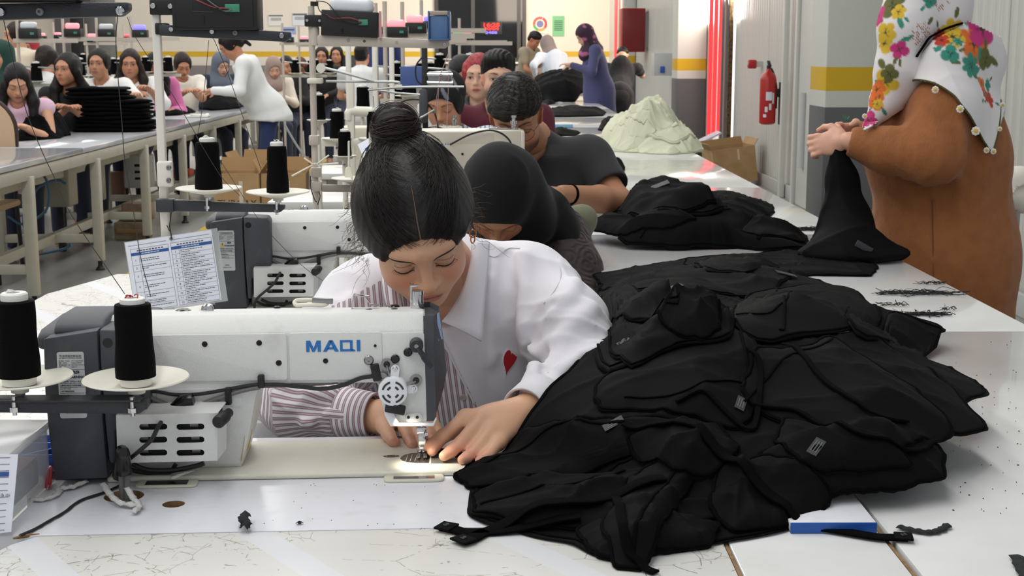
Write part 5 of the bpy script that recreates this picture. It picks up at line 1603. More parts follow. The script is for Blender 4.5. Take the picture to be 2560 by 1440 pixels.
# ---- left table: folded stack and loose black cloth
c = G(272, 331, .7855)
w = 198 * c[1] / FPX
for k in range(11):
 rg = np.random.RandomState(100 + k)
 sc = 1 - .018 * k - (.06 if k > 8 else 0)
 n = 44
 A = np.linspace(0, 2 * PI, n, endpoint=False)
 L = MB()
 ring = []
 for s_, zz in ((.0, .0), (.80, .0), (.97, .006), (1.0, .013), (.97, .022), (.85, .028), (.0, .031)):
  rad = (np.abs(np.cos(A)) ** 4.5 + np.abs(np.sin(A)) ** 4.5) ** (-1 / 4.5)
  wob = 1 + .02 * np.sin(A * 5 + k) + .014 * np.sin(A * 11 + k * 2)
  ring.append(np.stack([w / 2 * sc * rad * np.cos(A) * max(s_, .01) * wob, .2 * sc * rad * np.sin(A) * max(s_, .01) * wob, zz + .004 * np.sin(A * 3 + k * 1.3) * s_], 1))
 v = np.concatenate(ring)
 f = [(i * n + j, i * n + (j + 1) % n, (i + 1) * n + (j + 1) % n, (i + 1) * n + j) for i in range(6) for j in range(n)]
 L.add(v, f)
 pos = ['bottom', 'second', 'third', 'fourth', 'fifth', 'sixth', 'seventh', 'eighth', 'ninth', 'tenth', 'top'][k]
 o = part('folded_garment', L, M_velvet, None, 180)
 o.location = (c[0] + rg.normal(0, .006) - .012 * k * (k > 7), c[1] + .2, .787 + k * .0285)
 tag(o, 'folded black velvet garment, %s one of the left table stack%s' % (pos, ' counted from below' if 0 < k < 10 else ''), 'garment', 'folded garments stacked on the left table')
h4 = Heap(-3.15, -2.45, 6.2, 17.8, .03, .787)
GL = 'black garments on the left table'
for i, (ol, lab, th, fo) in enumerate((([(40, 345), (70, 335), (120, 330), (165, 330), (178, 338), (130, 346), (60, 350)], 'black garment bundle between pink blouse and stack', .15, .05), ([(-10, 345), (40, 333), (100, 332), (165, 337), (150, 346), (60, 352), (0, 356)], 'flat black garment at the near left table edge', .02, .015), ([(355, 285), (400, 277), (450, 275), (492, 280), (450, 288), (380, 292)], 'black garment right of the folded stack', .06, .03), ([(495, 272), (530, 261), (580, 257), (612, 262), (600, 271), (530, 277)], 'black garment under the hands of the white coat', .10, .04), ([(690, 245), (710, 240), (740, 238), (758, 241), (750, 247), (710, 249)], 'dark garment bundle at the far end of left table', .22, .06), ([(340, 312), (360, 306), (392, 308), (380, 314)], 'small black cloth right of the stack foot', .012, .01))):
 h4.garment(ol, lab, M_velvet, 81 + i, th, fo, 14, .3, nb=2, hem=False, na=80, nr=18, group=GL)
t = thing('white_cloth', 'small folded white cloth on the left table edge', 'cloth', tuple(G(495, 293, .787)))
part('layer', MB().box((0, 0, .008), (.2, .12, .016), bev=.006, seg=3), M_cone, t)
part('upper_layer', MB().box((.01, 0, .02), (.15, .1, .012), rot=(0, .05, .2), bev=.005), M_cone, t)
# ================================================================== FIGURES (smooth-union solids, meshed with surface nets)
def cap(a, b, ra, rb=None, k=.02, op=1): return ('c', arr(a), arr(b), ra, ra if rb is None else rb, k, op)
def ell(c, r, ax=None, k=.02, op=1): return ('e', arr(c), arr(r), np.eye(3) if ax is None else arr(ax), k, op)
def prim_d(p, X):
 if p[0] == 'c':
  a, b = p[1], p[2]
  ab = b - a
  t = np.clip(((X - a) @ ab) / max(ab @ ab, 1e-12), 0, 1)
  d = X - a - t[..., None] * ab
  return np.sqrt((d * d).sum(-1)) - (p[3] + (p[4] - p[3]) * t)
 q = (X - p[1]) @ p[3].T
 k0 = np.sqrt(((q / p[2]) ** 2).sum(-1))
 k1 = np.sqrt(((q / p[2] ** 2) ** 2).sum(-1)) + 1e-9
 return np.where(k0 < 1e-4, -p[2].min(), k0 * (k0 - 1) / k1)
def smin(a, b, k):
 h = np.clip(k - np.abs(a - b), 0, None) / k
 return np.minimum(a, b) - h * h * k * .25
def combine(d, dp, p):
 k = max(p[-2], 1e-5)
 if p[-1] == 1: return smin(d, dp, k)
 return -smin(-d, dp, k)
def sdf_eval(prims, X, disp=None):
 d = np.full(X.shape[:-1], 10.)
 for p in prims: d = combine(d, prim_d(p, X), p)
 if disp is not None: d = d - disp(X)
 return d
def sdf_mesh(prims, h, disp=None, dmax=.012, sm=1):
 lo = np.full(3, 1e9)
 hi = -lo
 for p in prims:
  if p[-1] != 1: continue
  if p[0] == 'c':
   r = max(p[3], p[4])
   lo = np.minimum(lo, np.minimum(p[1], p[2]) - r)
   hi = np.maximum(hi, np.maximum(p[1], p[2]) + r)
  else:
   e = np.sqrt(((p[3].T * p[2]) ** 2).sum(1))
   lo = np.minimum(lo, p[1] - e)
   hi = np.maximum(hi, p[1] + e)
 lo = lo - dmax - 3 * h
 hi = hi + dmax + 3 * h
 B = 8
 nb = np.ceil((hi - lo) / (h * B)).astype(int) + 1
 N = nb * B
 gi = np.stack(np.meshgrid(*[np.arange(n) for n in nb], indexing='ij'), -1).reshape(-1, 3)
 cen = lo + (gi * B + (B - 1) / 2) * h
 diag = .5 * B * h * 1.7321
 ds = [prim_d(p, cen) for p in prims]
 d = np.full(len(cen), 10.)
 for p, dp in zip(prims, ds): d = combine(d, dp, p)
 act = np.abs(d) < diag * 1.25 + dmax + .01
 ai = np.where(act)[0]
 off = np.stack(np.meshgrid(*[np.arange(B)] * 3, indexing='ij'), -1).reshape(-1, 3) * h
 base = lo + gi[ai] * B * h
 X = base[:, None, :] + off[None]
 D = np.full(X.shape[:2], 10.)
 for p, dp in zip(prims, ds):
  dp = dp[ai]
  if p[-1] == 1: sel = dp - diag * 1.3 < d[ai] + diag * 1.3 + p[-2]
  else: sel = -dp + diag * 1.3 > d[ai] - diag * 1.3 - p[-2]
  s_ = np.where(sel)[0]
  if len(s_): D[s_] = combine(D[s_], prim_d(p, X[s_]), p)
 if disp is not None:
  near = np.where(np.abs(D).min(1) < dmax + 2 * h)[0]
  if len(near): D[near] -= disp(X[near])
 Vg = np.repeat(np.repeat(np.repeat(np.where(d < 0, -1., 1.).reshape(nb), B, 0), B, 1), B, 2).astype(np.float32)
 Vb = Vg.reshape(nb[0], B, nb[1], B, nb[2], B)
 g = gi[ai]
 Vb[g[:, 0], :, g[:, 1], :, g[:, 2], :] = D.reshape(-1, B, B, B).astype(np.float32)
 Vg = Vb.reshape(N)
 S = Vg < 0
 c8 = [(a, b, c) for a in (0, 1) for b in (0, 1) for c in (0, 1)]
 sl = lambda o: tuple(slice(o[i], N[i] - 1 + o[i]) for i in range(3))
 cnt = np.zeros(N - 1, np.uint8)
 for o in c8: cnt += S[sl(o)]
 M = (cnt > 0) & (cnt < 8)
 ids = np.argwhere(M)
 pos = np.zeros((len(ids), 3))
 num = np.zeros(len(ids))
 val = {o: Vg[ids[:, 0] + o[0], ids[:, 1] + o[1], ids[:, 2] + o[2]].astype(float) for o in c8}
 for o in c8:
  for ax in range(3):
   if o[ax]: continue
   o2 = list(o)
   o2[ax] = 1
   a, b = val[o], val[tuple(o2)]
   x = (a < 0) != (b < 0)
   t = np.where(x, a / np.where(x, a - b, 1), 0)
   pt = np.tile(np.array(o, float), (len(ids), 1))
   pt[:, ax] += t
   pos[x] += pt[x]
   num += x
 pos = lo + (ids + pos / num[:, None]) * h
 cid = np.full(N - 1, -1, np.int32)
 cid[M] = np.arange(len(ids))
 F = []
 for ax in range(3):
  o2 = [0, 0, 0]
  o2[ax] = 1
  A = S[:N[0] - o2[0], :N[1] - o2[1], :N[2] - o2[2]]
  Bq = S[o2[0]:, o2[1]:, o2[2]:]
  e = np.argwhere(A != Bq)
  u, v = (ax + 1) % 3, (ax + 2) % 3
  e = e[(e[:, u] > 0) & (e[:, v] > 0) & (e[:, u] < N[u] - 1) & (e[:, v] < N[v] - 1)]
  ins = A[e[:, 0], e[:, 1], e[:, 2]]
  q = []
  for du, dv in ((-1, -1), (0, -1), (0, 0), (-1, 0)):
   c = e.copy()
   c[:, u] += du
   c[:, v] += dv
   q.append(cid[c[:, 0], c[:, 1], c[:, 2]])
  q = np.stack(q, 1)
  q[~ins] = q[~ins][:, ::-1]
  F.append(q)
 F = np.concatenate(F)
 F = F[(F >= 0).all(1)]
 for _ in range(sm):
  acc = np.zeros_like(pos)
  w = np.zeros(len(pos))
  for i in range(4):
   a, b = F[:, i], F[:, (i + 1) % 4]
   for c in range(3):
    acc[:, c] += np.bincount(a, pos[b, c], len(pos)) + np.bincount(b, pos[a, c], len(pos))
   w += np.bincount(a, minlength=len(pos)) + np.bincount(b, minlength=len(pos))
  pos = pos * .5 + .5 * acc / np.maximum(w, 1)[:, None]
 return pos, F
def join_vf(ps):
 V, F, n = [], [], 0
 for v, f in ps:
  V.append(v)
  F.append(f + n)
  n += len(v)
 return np.concatenate(V), np.concatenate(F)
def vcol(me, C, name='Col'):
 a = me.color_attributes.new(name, 'FLOAT_COLOR', 'POINT')
 C = np.c_[C, np.ones(len(C))].astype(np.float32)
 a.data.foreach_set('color', C.ravel())
def vfloat(me, v, name):
 a = me.attributes.new(name, 'FLOAT', 'POINT')
 a.data.foreach_set('value', np.asarray(v, np.float32))
L3 = lambda c: np.array(lin(c)[:3])
def wob(P_, f, seed):
 rs = np.random.RandomState(seed)
 o = np.zeros(P_.shape[:-1])
 for i in range(4):
  d = rs.normal(size=3)
  d /= np.linalg.norm(d)
  o += np.sin(P_ @ d * f * (.7 + .3 * i) + rs.rand() * 6.28) / (1 + .4 * i)
 return o / 2.2
def cloth_disp(amp, f, seed, axis=(0, 0, 1), st=.35):
 ax = arr(axis) / np.linalg.norm(axis)
 def fn(P_):
  q = P_ - (P_ @ ax)[..., None] * ax * (1 - st)
  w = wob(q, f * .5, seed)
  r = 1 - np.abs(np.sin(wob(q, f * .55, seed + 1) * 2.6 + w * 1.5))
  r2 = 1 - np.abs(np.sin(wob(q, f * 1.1, seed + 2) * 2.2 + w * 2.2))
  return amp * (.75 * r ** 2 + .55 * r2 ** 3 - .4 + .35 * w)
 return fn
# ---- the head, in its own frame: x to the person's right, y forward, z up, eyes at z=0
def frame(fwd, up):
 f = arr(fwd) / np.linalg.norm(fwd)
 u = arr(up) - f * (arr(up) @ f)
 u /= np.linalg.norm(u)
 return np.array([np.cross(f, u), f, u])  # rows: right, forward, up
class Head:
 def __init__(s, c, yaw, pitch, roll=0, sc=1.0):
  y, p, r = [math.radians(a) for a in (yaw, pitch, roll)]
  f0 = np.array([math.sin(y), -math.cos(y), 0])
  z = np.array([0, 0, 1.])
  f = f0 * math.cos(p) - z * math.sin(p)
  u = f0 * math.sin(p) + z * math.cos(p)
  R_ = np.cross(f, u)
  u = u * math.cos(r) + R_ * math.sin(r)
  s.A = frame(f, u)
  s.c = arr(c)
  s.s = sc
  s.f0 = f0
 def w(s, x, y, z): return s.c + s.s * (np.array([x, y, z]) @ s.A)
 def loc(s, P_): return ((P_ - s.c) @ s.A.T) / s.s
 def E(s, c, r, k=.02, op=1, tilt=None):
  A = s.A
  if tilt:  # rotate about local x,y,z
   A = np.array(Euler(tilt).to_matrix()).T @ s.A
  return ell(s.w(*c), np.array(r) * s.s, A, k * s.s, op)
 def C(s, a, b, ra, rb=None, k=.02, op=1):
  return cap(s.w(*a), s.w(*b), ra * s.s, (ra if rb is None else rb) * s.s, k * s.s, op)
 def skin(s, male=False, smile=0, nose=1.0, open_eye=True):
  j = 1.1 if male else 1.0
  E, C = s.E, s.C
  p = [E((0, -.018, .032), (.074, .094, .083), .03),
   E((0, .022, -.03), (.0585, .062, .082), .035),
   E((0, .040, -.074), (.040 * j, .043, .036), .035),
   E((0, .066, -.099), (.017 * j, .016, .013), .03)]
  for q in (-1, 1):
   p += [E((q * .037, .056, -.034), (.022, .022, .026), .03), C((q * .012, .080, .026), (q * .042, .068, .024), .0085, .007, .022),
    E((q * .047 * j, .020, -.062), (.012, .024, .024), .03)]
  for q in (-1, 1): p += [E((q * .031, .092, .002), (.017, .013, .011), .016, -1)]
  for q in (-1, 1): p += [E((q * .0312, .0705, .000), (.0150, .0135, .0128), .0035)]
  if open_eye:
   pass
  else:
   for q in (-1, 1): p += [E((q * .0312, .0725, .0005), (.0152, .0135, .0122), .003)]
  n = nose
  p += [C((0, .078, .016), (0, .101 * .5 + .101 * .5 * n, -.024), .0068, .0085, .014), E((0, .101 * n, -.030), (.0115, .0115, .0095), .008)]
  for q in (-1, 1): p += [E((q * .0115, .090, -.033), (.0078, .010, .0075), .007)]
  for q in (-1, 1): p += [E((q * .0062, .0985, -.0405), (.0036, .005, .003), .003, -1)]
  p += [E((0, .078, -.058), (.026, .016, .016), .02), E((0, .0905, -.0565), (.0205, .0085, .0056), .006), E((0, .0895, -.0675), (.018, .009, .0066), .006),
   C((-.021, .086, -.0625), (.021, .086, -.0625), .0012, .0012, .004, -1), E((0, .099, -.0625), (.017, .006, .0012), .003, -1)]
  for q in (-1, 1):
   p += [E((q * .0765, -.012, -.008), (.0085, .0175, .0285), .006, 1, (0, q * .25, q * -.25)), E((q * .086, -.009, -.004), (.006, .010, .017), .004, -1)]
  return p
 def paint(s, P_, skin, male=False, brow=(40, 30, 26), lip=(168, 96, 88), eye='open', beard=0, blush=.3, mask=None):
  q = s.loc(P_)
  x, y, z = q[:, 0], q[:, 1], q[:, 2]
  ax = np.abs(x)
  col = np.tile(L3(skin), (len(q), 1))
  def mixin(c, w):
   nonlocal col
   w = np.clip(w, 0, 1)[:, None]
   col = col * (1 - w) + L3(c) * w
  front = (y > .03)
  sk = np.array(skin)
  red = tuple(np.clip(sk * np.array([1.0, .80, .78]), 0, 255))
  mixin(red, blush * front * np.exp(-(((ax - .040) / .02) ** 2 + ((z + .030) / .018) ** 2)))
  mixin(red, .5 * blush * front * np.exp(-((x / .012) ** 2 + ((z + .032) / .012) ** 2)))
  mixin(red, .6 * ((np.abs(ax - .08) < .02) & (np.abs(y) < .03)))
  dark = tuple(np.clip(sk * .68, 0, 255))
  mixin(dark, .5 * front * np.exp(-(((ax - .031) / .019) ** 2 + ((z - .002) / .011) ** 2)))
  # beard shadow
  if beard:
   w = beard * (z < -.038) * (y > -.02) * (z > -.125) * np.clip((-.038 - z) / .02, 0, 1) * (1 - np.exp(-((x / .018) ** 2 + ((z + .062) / .006) ** 2)))
   mixin((58, 46, 40), w)
   mixin((50, 40, 35), beard * np.exp(-((x / .026) ** 2 + ((z + .049) / .006) ** 2)) * front)
  # lips
  lw = np.exp(-np.clip(((x / .0235) ** 2 + ((z + .0622) / .0115) ** 2) - .55, 0, 9) * 3.2) * (y > .062)
  mixin(lip, .85 * lw)
  mixin(tuple(np.array(lip) * .45), .8 * np.exp(-((z + .0622) / .0016) ** 2) * (ax < .021) * (y > .06))
  # eyes
  if eye == 'open':
   ew = (((ax - .0315) / .0135) ** 2 + ((z - .0005) / .0068) ** 2)
   mixin((196, 184, 176), .8 * np.clip((1.0 - ew) * 5, 0, 1) * front)
   mixin((22, 15, 13), np.clip((.0074 - np.hypot(ax - .0315, z - .0015)) / .0016, 0, 1) * front)
   mixin((30, 22, 20), .85 * np.exp(-((z - .0072 + ((ax - .0315) / .0135) ** 2 * .005) / .003) ** 2) * (np.abs(ax - .0315) < .017) * front)
  else:
   mixin((50, 34, 30), .85 * np.exp(-((z + .0075 - ((ax - .0315) / .0135) ** 2 * .0045) / .0018) ** 2) * (np.abs(ax - .0315) < .016) * front)
  bz = .0215 + .0055 * np.sin(np.clip((ax - .010) / .042, 0, 1) * PI * .8)
  bt = (.0042 if male else .0032) * np.clip((.058 - ax) / .03, .35, 1)
  mixin(brow, .92 * np.exp(-np.abs((z - bz) / bt) ** 3) * (ax > .011) * (ax < .056) * front)
  if mask is not None: mixin(mask[0], mask[1](q))
  return col
HAIRM = {}
def hair_mat(c):
 k = tuple(c)
 if k not in HAIRM:
  HAIRM[k] = mat('hair_%d_%d_%d' % k, tuple(int(v * .7) for v in c), .5, spec=.3, bump=(120, .9, (3, 3, .25)), var=(60, tuple(min(255, int(v * 1.1 + 4)) for v in c), .45, .8))
 return HAIRM[k]
def cloth_mat(c, kind='plain'):
 key = 'cloth_%s_%d_%d_%d' % ((kind,) + tuple(int(v) for v in c))
 if key in MATS: return MATS[key]
 if kind == 'knit': return mat(key, c, .88, sheen=.1, bump=(500, .35))
 if kind == 'gauze': return mat(key, c, .85, sheen=.05, bump=(150, .8, (1, 1, .35)))
 if kind == 'stripe':
  m = mat(key, c, .8)
  nt = m.node_tree
  tc = nt.nodes.new('ShaderNodeTexCoord')
  sx = nt.nodes.new('ShaderNodeSeparateXYZ')
  nt.links.new(tc.outputs['Object'], sx.inputs[0])
  f = node_math(nt, 'FRACT', node_math(nt, 'MULTIPLY', sx.outputs['X'], 52))
  l = node_math(nt, 'LESS_THAN', f, .38)
  mx = nt.nodes.new('ShaderNodeMix')
  mx.data_type = 'RGBA'
  nt.links.new(l, mx.inputs['Factor'])
  mx.inputs['A'].default_value = lin((222, 224, 228))
  mx.inputs['B'].default_value = lin(c)
  nt.links.new(mx.outputs['Result'], nt.nodes['Principled BSDF'].inputs['Base Color'])
  return m
 return mat(key, c, .85, sheen=.05, bump=(300, .2))
M_skin = mat('skin', (200, 150, 120), .48, spec=.4, attr='Col', bump=(700, .08), sss=.12)
def hand_prims(wr, d, nrm, sc=1.0, curl=.5, side=1, spread=.25, k=.006):
 """relaxed hand: wr wrist, d pointing direction, nrm back-of-hand normal; thumb towards side*(d x nrm)"""
 d = arr(d) / np.linalg.norm(d)
 n = arr(nrm) - d * (arr(nrm) @ d)
 n /= np.linalg.norm(n)
 s_ = np.cross(d, n) * side
 W = lambda a, b, c: arr(wr) + sc * (d * a + s_ * b + n * c)
 A = np.array([d, s_, n])
 p = [cap(W(-.02, 0, 0), W(.02, 0, 0), .021 * sc, .022 * sc, .015), ell(W(.048, 0, 0), np.array([.046, .037, .0155]) * sc, A, .014)]
 for i, (b, L, r) in enumerate(((.027, .068, .0085), (.009, .076, .0088), (-.009, .070, .0084), (-.026, .054, .0074))):
  o = W(.082, b, .001)
  dirs = []
  a = 0
  pt = o
  for j, f in enumerate((.45, .3, .25)):
   a += curl * (.45, .85, .6)[j]
   dd = d * math.cos(a) - n * math.sin(a) + s_ * spread * (b / .03) * .5
   q = pt + dd / np.linalg.norm(dd) * L * f * sc
   p.append(cap(pt, q, r * sc * (1 - .08 * j), r * sc * (.94 - .1 * j), k * sc if j else .008))
   pt = q
 t0, t1, t2, t3 = W(.018, .026, -.004), W(.045, .050, -.012), W(.068, .056, -.02 - .008 * curl), W(.088, .052, -.026 - .012 * curl)
 p += [cap(t0, t1, .014 * sc, .0115 * sc, .012), cap(t1, t2, .011 * sc, .0095 * sc, .005), cap(t2, t3, .0095 * sc, .0078 * sc, .005)]
 return p
def unit(v): return arr(v) / (np.linalg.norm(v) + 1e-9)
def mesh_obj(name, V, F, m, parent, org, col=None, smooth=180, label=None):
 me = np_mesh(name, V - org, F)
 if col is not None: vcol(me, col)
 o = link(name, me, m, parent, smooth)
 if label: o['label'] = label
 return o
SKINS = {'a': (206, 156, 126), 'b': (190, 138, 108), 'c': (214, 170, 146), 'd': (176, 124, 94)}
def person(label, px, Y, yaw=0, pitch=10, roll=0, byaw=None, skin='a', hair='long', hc=(26, 21, 20), top=(225, 225, 222), kind='plain', sleeve='long', sc=1., male=False, lean=.15,
  hands=None, stand=False, pants=(40, 46, 66), robe=None, vox=.0058, eye='open', beard=0, vneck=.0, scarf=None, wide=1., coat=None, arms=True, group='people at work', hips_back=.0, zfoot=0, hairlen=.30, amp=.006):
 hc3 = P(px[0], px[1], Y)
 H = Head(hc3, yaw, pitch, roll, .98 * sc)
 by = math.radians(yaw if byaw is None else byaw)
 Fd = np.array([math.sin(by), -math.cos(by), 0])
 Z = np.array([0, 0, 1.])
 Rt = np.cross(Fd, Z)
 sk = SKINS[skin]
 nb = H.w(0, -.035, -.105) * .6 + (hc3 - Z * .15 * sc - Fd * .05 * sc) * .4
 nb[2] = min(nb[2], hc3[2] - .11 * sc)
 sp = unit(Z + Fd * lean)
 pel = nb - sp * .50 * sc - Fd * hips_back
 if not stand: pel[2] = max(pel[2], .52)
 org = np.array([pel[0], pel[1], zfoot])
 t = thing('person', label, 'person', tuple(org), group=group)
 SW = (.172 if not male else .195) * sc * (1 + (wide - 1) * .5)
 sh = [nb - sp * .055 * sc + Rt * q * SW for q in (-1, 1)]   # [left, right] of the person
 chest = nb - sp * .19 * sc
 # arms
 el, wr, hd = [], [], []
 for i, q in enumerate((-1, 1)):
  tgt = None
  if hands and hands[i] is not None:
   h_ = hands[i]
   tgt = P(h_[0], h_[1], h_[2]) if len(h_) == 3 and h_[0] > 20 else arr(h_)
  else:
   tgt = sh[i] + Fd * .26 * sc - Z * .34 * sc - Rt * q * .10
   if not stand: tgt[2] = max(tgt[2], .83)
  v = tgt - sh[i]
  L1, L2 = .27 * sc, .25 * sc
  dist = min(np.linalg.norm(v), (L1 + L2) * .98)
  u = unit(v)
  tgt = sh[i] + u * dist
  a = (L1 * L1 - L2 * L2 + dist * dist) / (2 * dist)
  hh = math.sqrt(max(L1 * L1 - a * a, 0))
  bend = unit(-Z * .8 + Rt * q * .55 - Fd * .25)
  bend = unit(bend - u * (bend @ u))
  el.append(sh[i] + u * a + bend * hh)
  wr.append(tgt)
  hd.append(unit(tgt - el[-1]))
 # --- body: one mesh
 body = [cap(nb + sp * .05, nb - sp * .03, .050 * sc, .058 * sc, .03), ell(chest, (.13 * sc, .085 * sc, .15 * sc), np.array([Rt, Fd, Z]), .05), cap(chest, pel, .1 * sc, .11 * sc, .05)]
 for i, q in enumerate((-1, 1)):
  if arms:
   body += [cap(sh[i], el[i], .042 * sc, .036 * sc, .03), cap(el[i], el[i] + (wr[i] - el[i]) * .4, .037 * sc, .035 * sc, .02), cap(el[i] + (wr[i] - el[i]) * .4, wr[i], .035 * sc, .0235 * sc, .02)]
  hip = pel + Rt * q * .085 * sc
  if stand: kn, ft = hip * .5 + np.array([hip[0], hip[1], zfoot + .04]) * .5 + Fd * .03, np.array([hip[0], hip[1], zfoot + .06])
  else:
   kn = hip + Fd * .40 * sc
   kn[2] = .50
   ft = kn + Fd * .03
   ft[2] = .06
  body += [cap(hip, kn, .075 * sc, .05 * sc, .03), cap(kn, ft, .048 * sc, .034 * sc, .02), cap(ft, ft + Fd * .13 - Z * .025, .032, .026, .02)]
 pieces = [sdf_mesh(body, .013)]
 hskin = H.skin(male, open_eye=(eye == 'open')) + [cap(H.w(0, -.02, -.05), nb - sp * .02, .05 * sc * (1.12 if male else 1), .054 * sc * (1.1 if male else 1), .025)]
 pieces.append(sdf_mesh(hskin, vox))
 if arms:
  for i, q in enumerate((-1, 1)):
   pieces.append(sdf_mesh(hand_prims(wr[i], hd[i] * .8 - Z * .15 + Fd * .15, Z + .2 * Fd, .95 * sc, .55, -q), max(.005, vox)))
 V, F = join_vf(pieces)
 col = np.tile(L3(sk), (len(V), 1))
 n0, n1 = len(pieces[0][0]), len(pieces[0][0]) + len(pieces[1][0])
 col[n0:n1] = H.paint(V[n0:n1], sk, male, eye=eye, beard=beard)
 mesh_obj('body', V, F, M_skin, t, org, col)
 # --- garment on the upper body
 g = .018 * sc
 shp = [ell(chest - Z * .01, (.165 * sc * wide, .12 * sc * wide, .19 * sc), np.array([Rt, Fd, sp]), .06), cap(sh[0] - sp * .01, sh[1] - sp * .01, .062 * sc, .062 * sc, .06), cap(chest - sp * .08, pel - Z * .02, .135 * sc * wide, .155 * sc * wide, .08), cap(nb - sp * .015, nb - sp * .06, .058 * sc, .09 * sc, .05)]
 sl_end = {'long': .93, 'short': -.55, 'none': None, '34': .45}[sleeve]
 for i in (0, 1):
  if sl_end is None: continue
  if sl_end < 0:
   shp += [cap(sh[i], sh[i] + (el[i] - sh[i]) * -sl_end, .062 * sc, .060 * sc, .04)]
  else:
   e2 = el[i] + (wr[i] - el[i]) * sl_end
   shp += [cap(sh[i], el[i], .062 * sc * wide ** .5, .052 * sc * wide ** .5, .045), cap(el[i], e2, .052 * sc * wide ** .5, .036 * sc, .025)]
 if robe or coat:
  Lb = (zfoot + .12) if robe else coat
  bot = np.array([pel[0], pel[1], Lb]) + (Fd * -.02)
  shp += [cap(pel, bot, .165 * sc * wide, (.23 if robe else .20) * sc * wide, .08)]
 # open the neck, flatten the sleeve ends
 shp += [cap(nb - sp * .035 + Fd * .03, nb + sp * .2 + Fd * .02, .052 * sc + vneck * .2, .11 * sc, .012, -1)]
 if vneck: shp += [cap(nb - sp * (.03 + vneck) + Fd * .13, nb + sp * .1 + Fd * .1, .02, .06, .02, -1)]
 if robe or coat: shp += [ell(np.array([pel[0], pel[1], (zfoot + .02 if robe else coat) - .4]), (.6, .6, .42 if robe else .4), None, .01, -1)]
 V, F = sdf_mesh(shp, .011 if vox > .0045 else .008, cloth_disp(amp, 22, abs(hash(label)) % 997 if False else sum(map(ord, label)) % 997, sp), .012)
 mesh_obj('robe' if robe else ('coat' if coat else 'top'), V, F, cloth_mat(robe or coat_col(coat, top), kind), t, org)
 if not stand:
  tr = [cap(pel + Z * .03, pel - Z * .04, .125 * sc, .13 * sc, .06)]
  for q in (-1, 1):
   hip = pel + Rt * q * .085 * sc
   kn = hip + Fd * .40 * sc
   kn[2] = .50
   tr += [cap(hip, kn, .09 * sc, .066 * sc, .03), cap(kn, kn + Fd * .03 + Z * (.11 - kn[2]), .064 * sc, .052 * sc, .03)]
  V, F = sdf_mesh(tr, .016, None, .01)
  mesh_obj('trousers', V, F, cloth_mat(pants, 'knit'), t, org)
 if coat or (stand and not robe):
  tr = []
  for q in (-1, 1):
   hip = pel + Rt * q * .085 * sc
   kn = hip * .5 + np.array([hip[0], hip[1], zfoot + .04]) * .5 + Fd * .03
   tr += [cap(hip, kn, (.072 if coat else .095) * sc, .068 * sc, .03), cap(kn, np.array([hip[0], hip[1], zfoot + .1]), .066 * sc, .052 * sc, .03)]
  tr += [cap(pel + Z * .05, pel - Z * .06, (.10 if coat else .125) * sc, (.10 if coat else .13) * sc, .06)]
  V, F = sdf_mesh(tr, .013, cloth_disp(.004, 24, 5), .01)
  mesh_obj('trousers', V, F, cloth_mat(pants, 'knit'), t, org)
  V, F = sdf_mesh([q_ for q in (-1, 1) for q_ in (cap(np.array([*(pel + Rt * q * .085 * sc)[:2], zfoot + .045]), np.array([*(pel + Rt * q * .085 * sc + Fd * .15)[:2], zfoot + .035]), .045, .036, .03),)], .012)
  mesh_obj('shoes', V, F, cloth_mat((200, 200, 196)), t, org)
 # --- hair or scarf
 E, C = H.E, H.C
 face_cut = [E((0, .102, -.034), (.0715, .086, .106), .010, -1)]
 if scarf:
  hj = [E((0, -.016, .022), (.092, .112, .106), .03), C((0, -.01, -.05), (0, .0, -.09), .085, .085, .04), cap(H.w(0, -.01, -.08), nb - sp * .05, .082 * sc, .13 * sc, .05), ell(nb - sp * .09 + Fd * .05, (.13 * sc, .11 * sc, .09 * sc), np.array([Rt, Fd, sp]), .05)]
  hj += [E((0, .094, -.022), (.058, .07, .084), .010, -1)]
  V, F = sdf_mesh(hj, vox * 1.3, cloth_disp(.0045, 34, 7 + int(px[0]), sp), .01)
  o = mesh_obj('headscarf', V, F, cloth_mat(scarf[0]) if not callable(scarf[-1]) else mat('scarf_print', (255, 255, 255), .85, attr='Col'), t, org, col=scarf[-1](V - org) if callable(scarf[-1]) else None)
 elif hair == 'short':
  hj = [E((0, -.022, .046), (.081, .098, .083), .02), E((0, .012, .088), (.066, .076, .042), .03), E((0, -.055, -.01), (.072, .055, .062), .02)]
  hj += [E((0, .108, -.03), (.085, .074, .093), .012, -1)] + [E((q * .085, .005, -.03), (.03, .05, .05), .012, -1) for q in (-1, 1)]
  V, F = sdf_mesh(hj, vox, lambda P_: .0035 * np.sin(H.loc(P_)[..., 0] * 260 + 3 * np.sin(H.loc(P_)[..., 1] * 60)) * (H.loc(P_)[..., 2] > .05), .008)
  mesh_obj('hair', V, F, hair_mat(hc), t, org)
 else:
  hj = [E((0, -.024, .032), (.081, .101, .090), .02)]
  for q in (-1, 1): hj += [E((q * .066, .012, .012), (.019, .046, .060), .025)]
  if hair == 'long':
   for q in (-1, 1):
    a, b = H.w(q * .074, -.005, -.03), H.w(q * .078, -.015, -.03)
    e1 = nb + Rt * q * .10 * sc + Fd * .045 - Z * .02
    e2 = e1 + Fd * .045 - Z * hairlen
    hj += [cap(a, e1, .030 * sc, .036 * sc, .03), cap(e1, e2, .036 * sc, .022 * sc, .03)]
   hj += [cap(H.w(0, -.07, -.02), nb - Fd * .075 - Z * .08, .06 * sc, .065 * sc, .05)]
  elif hair == 'tied':
   hj += [E((0, -.075, -.03), (.055, .05, .06), .04), C((0, -.115, .0), (0, -.135, -.12), .024, .016, .02)]
  elif hair == 'bun':
   hj += [E((0, -.06, -.02), (.06, .05, .06), .04), E((0, -.115, .07), (.04, .036, .036), .012)]
  hj += face_cut
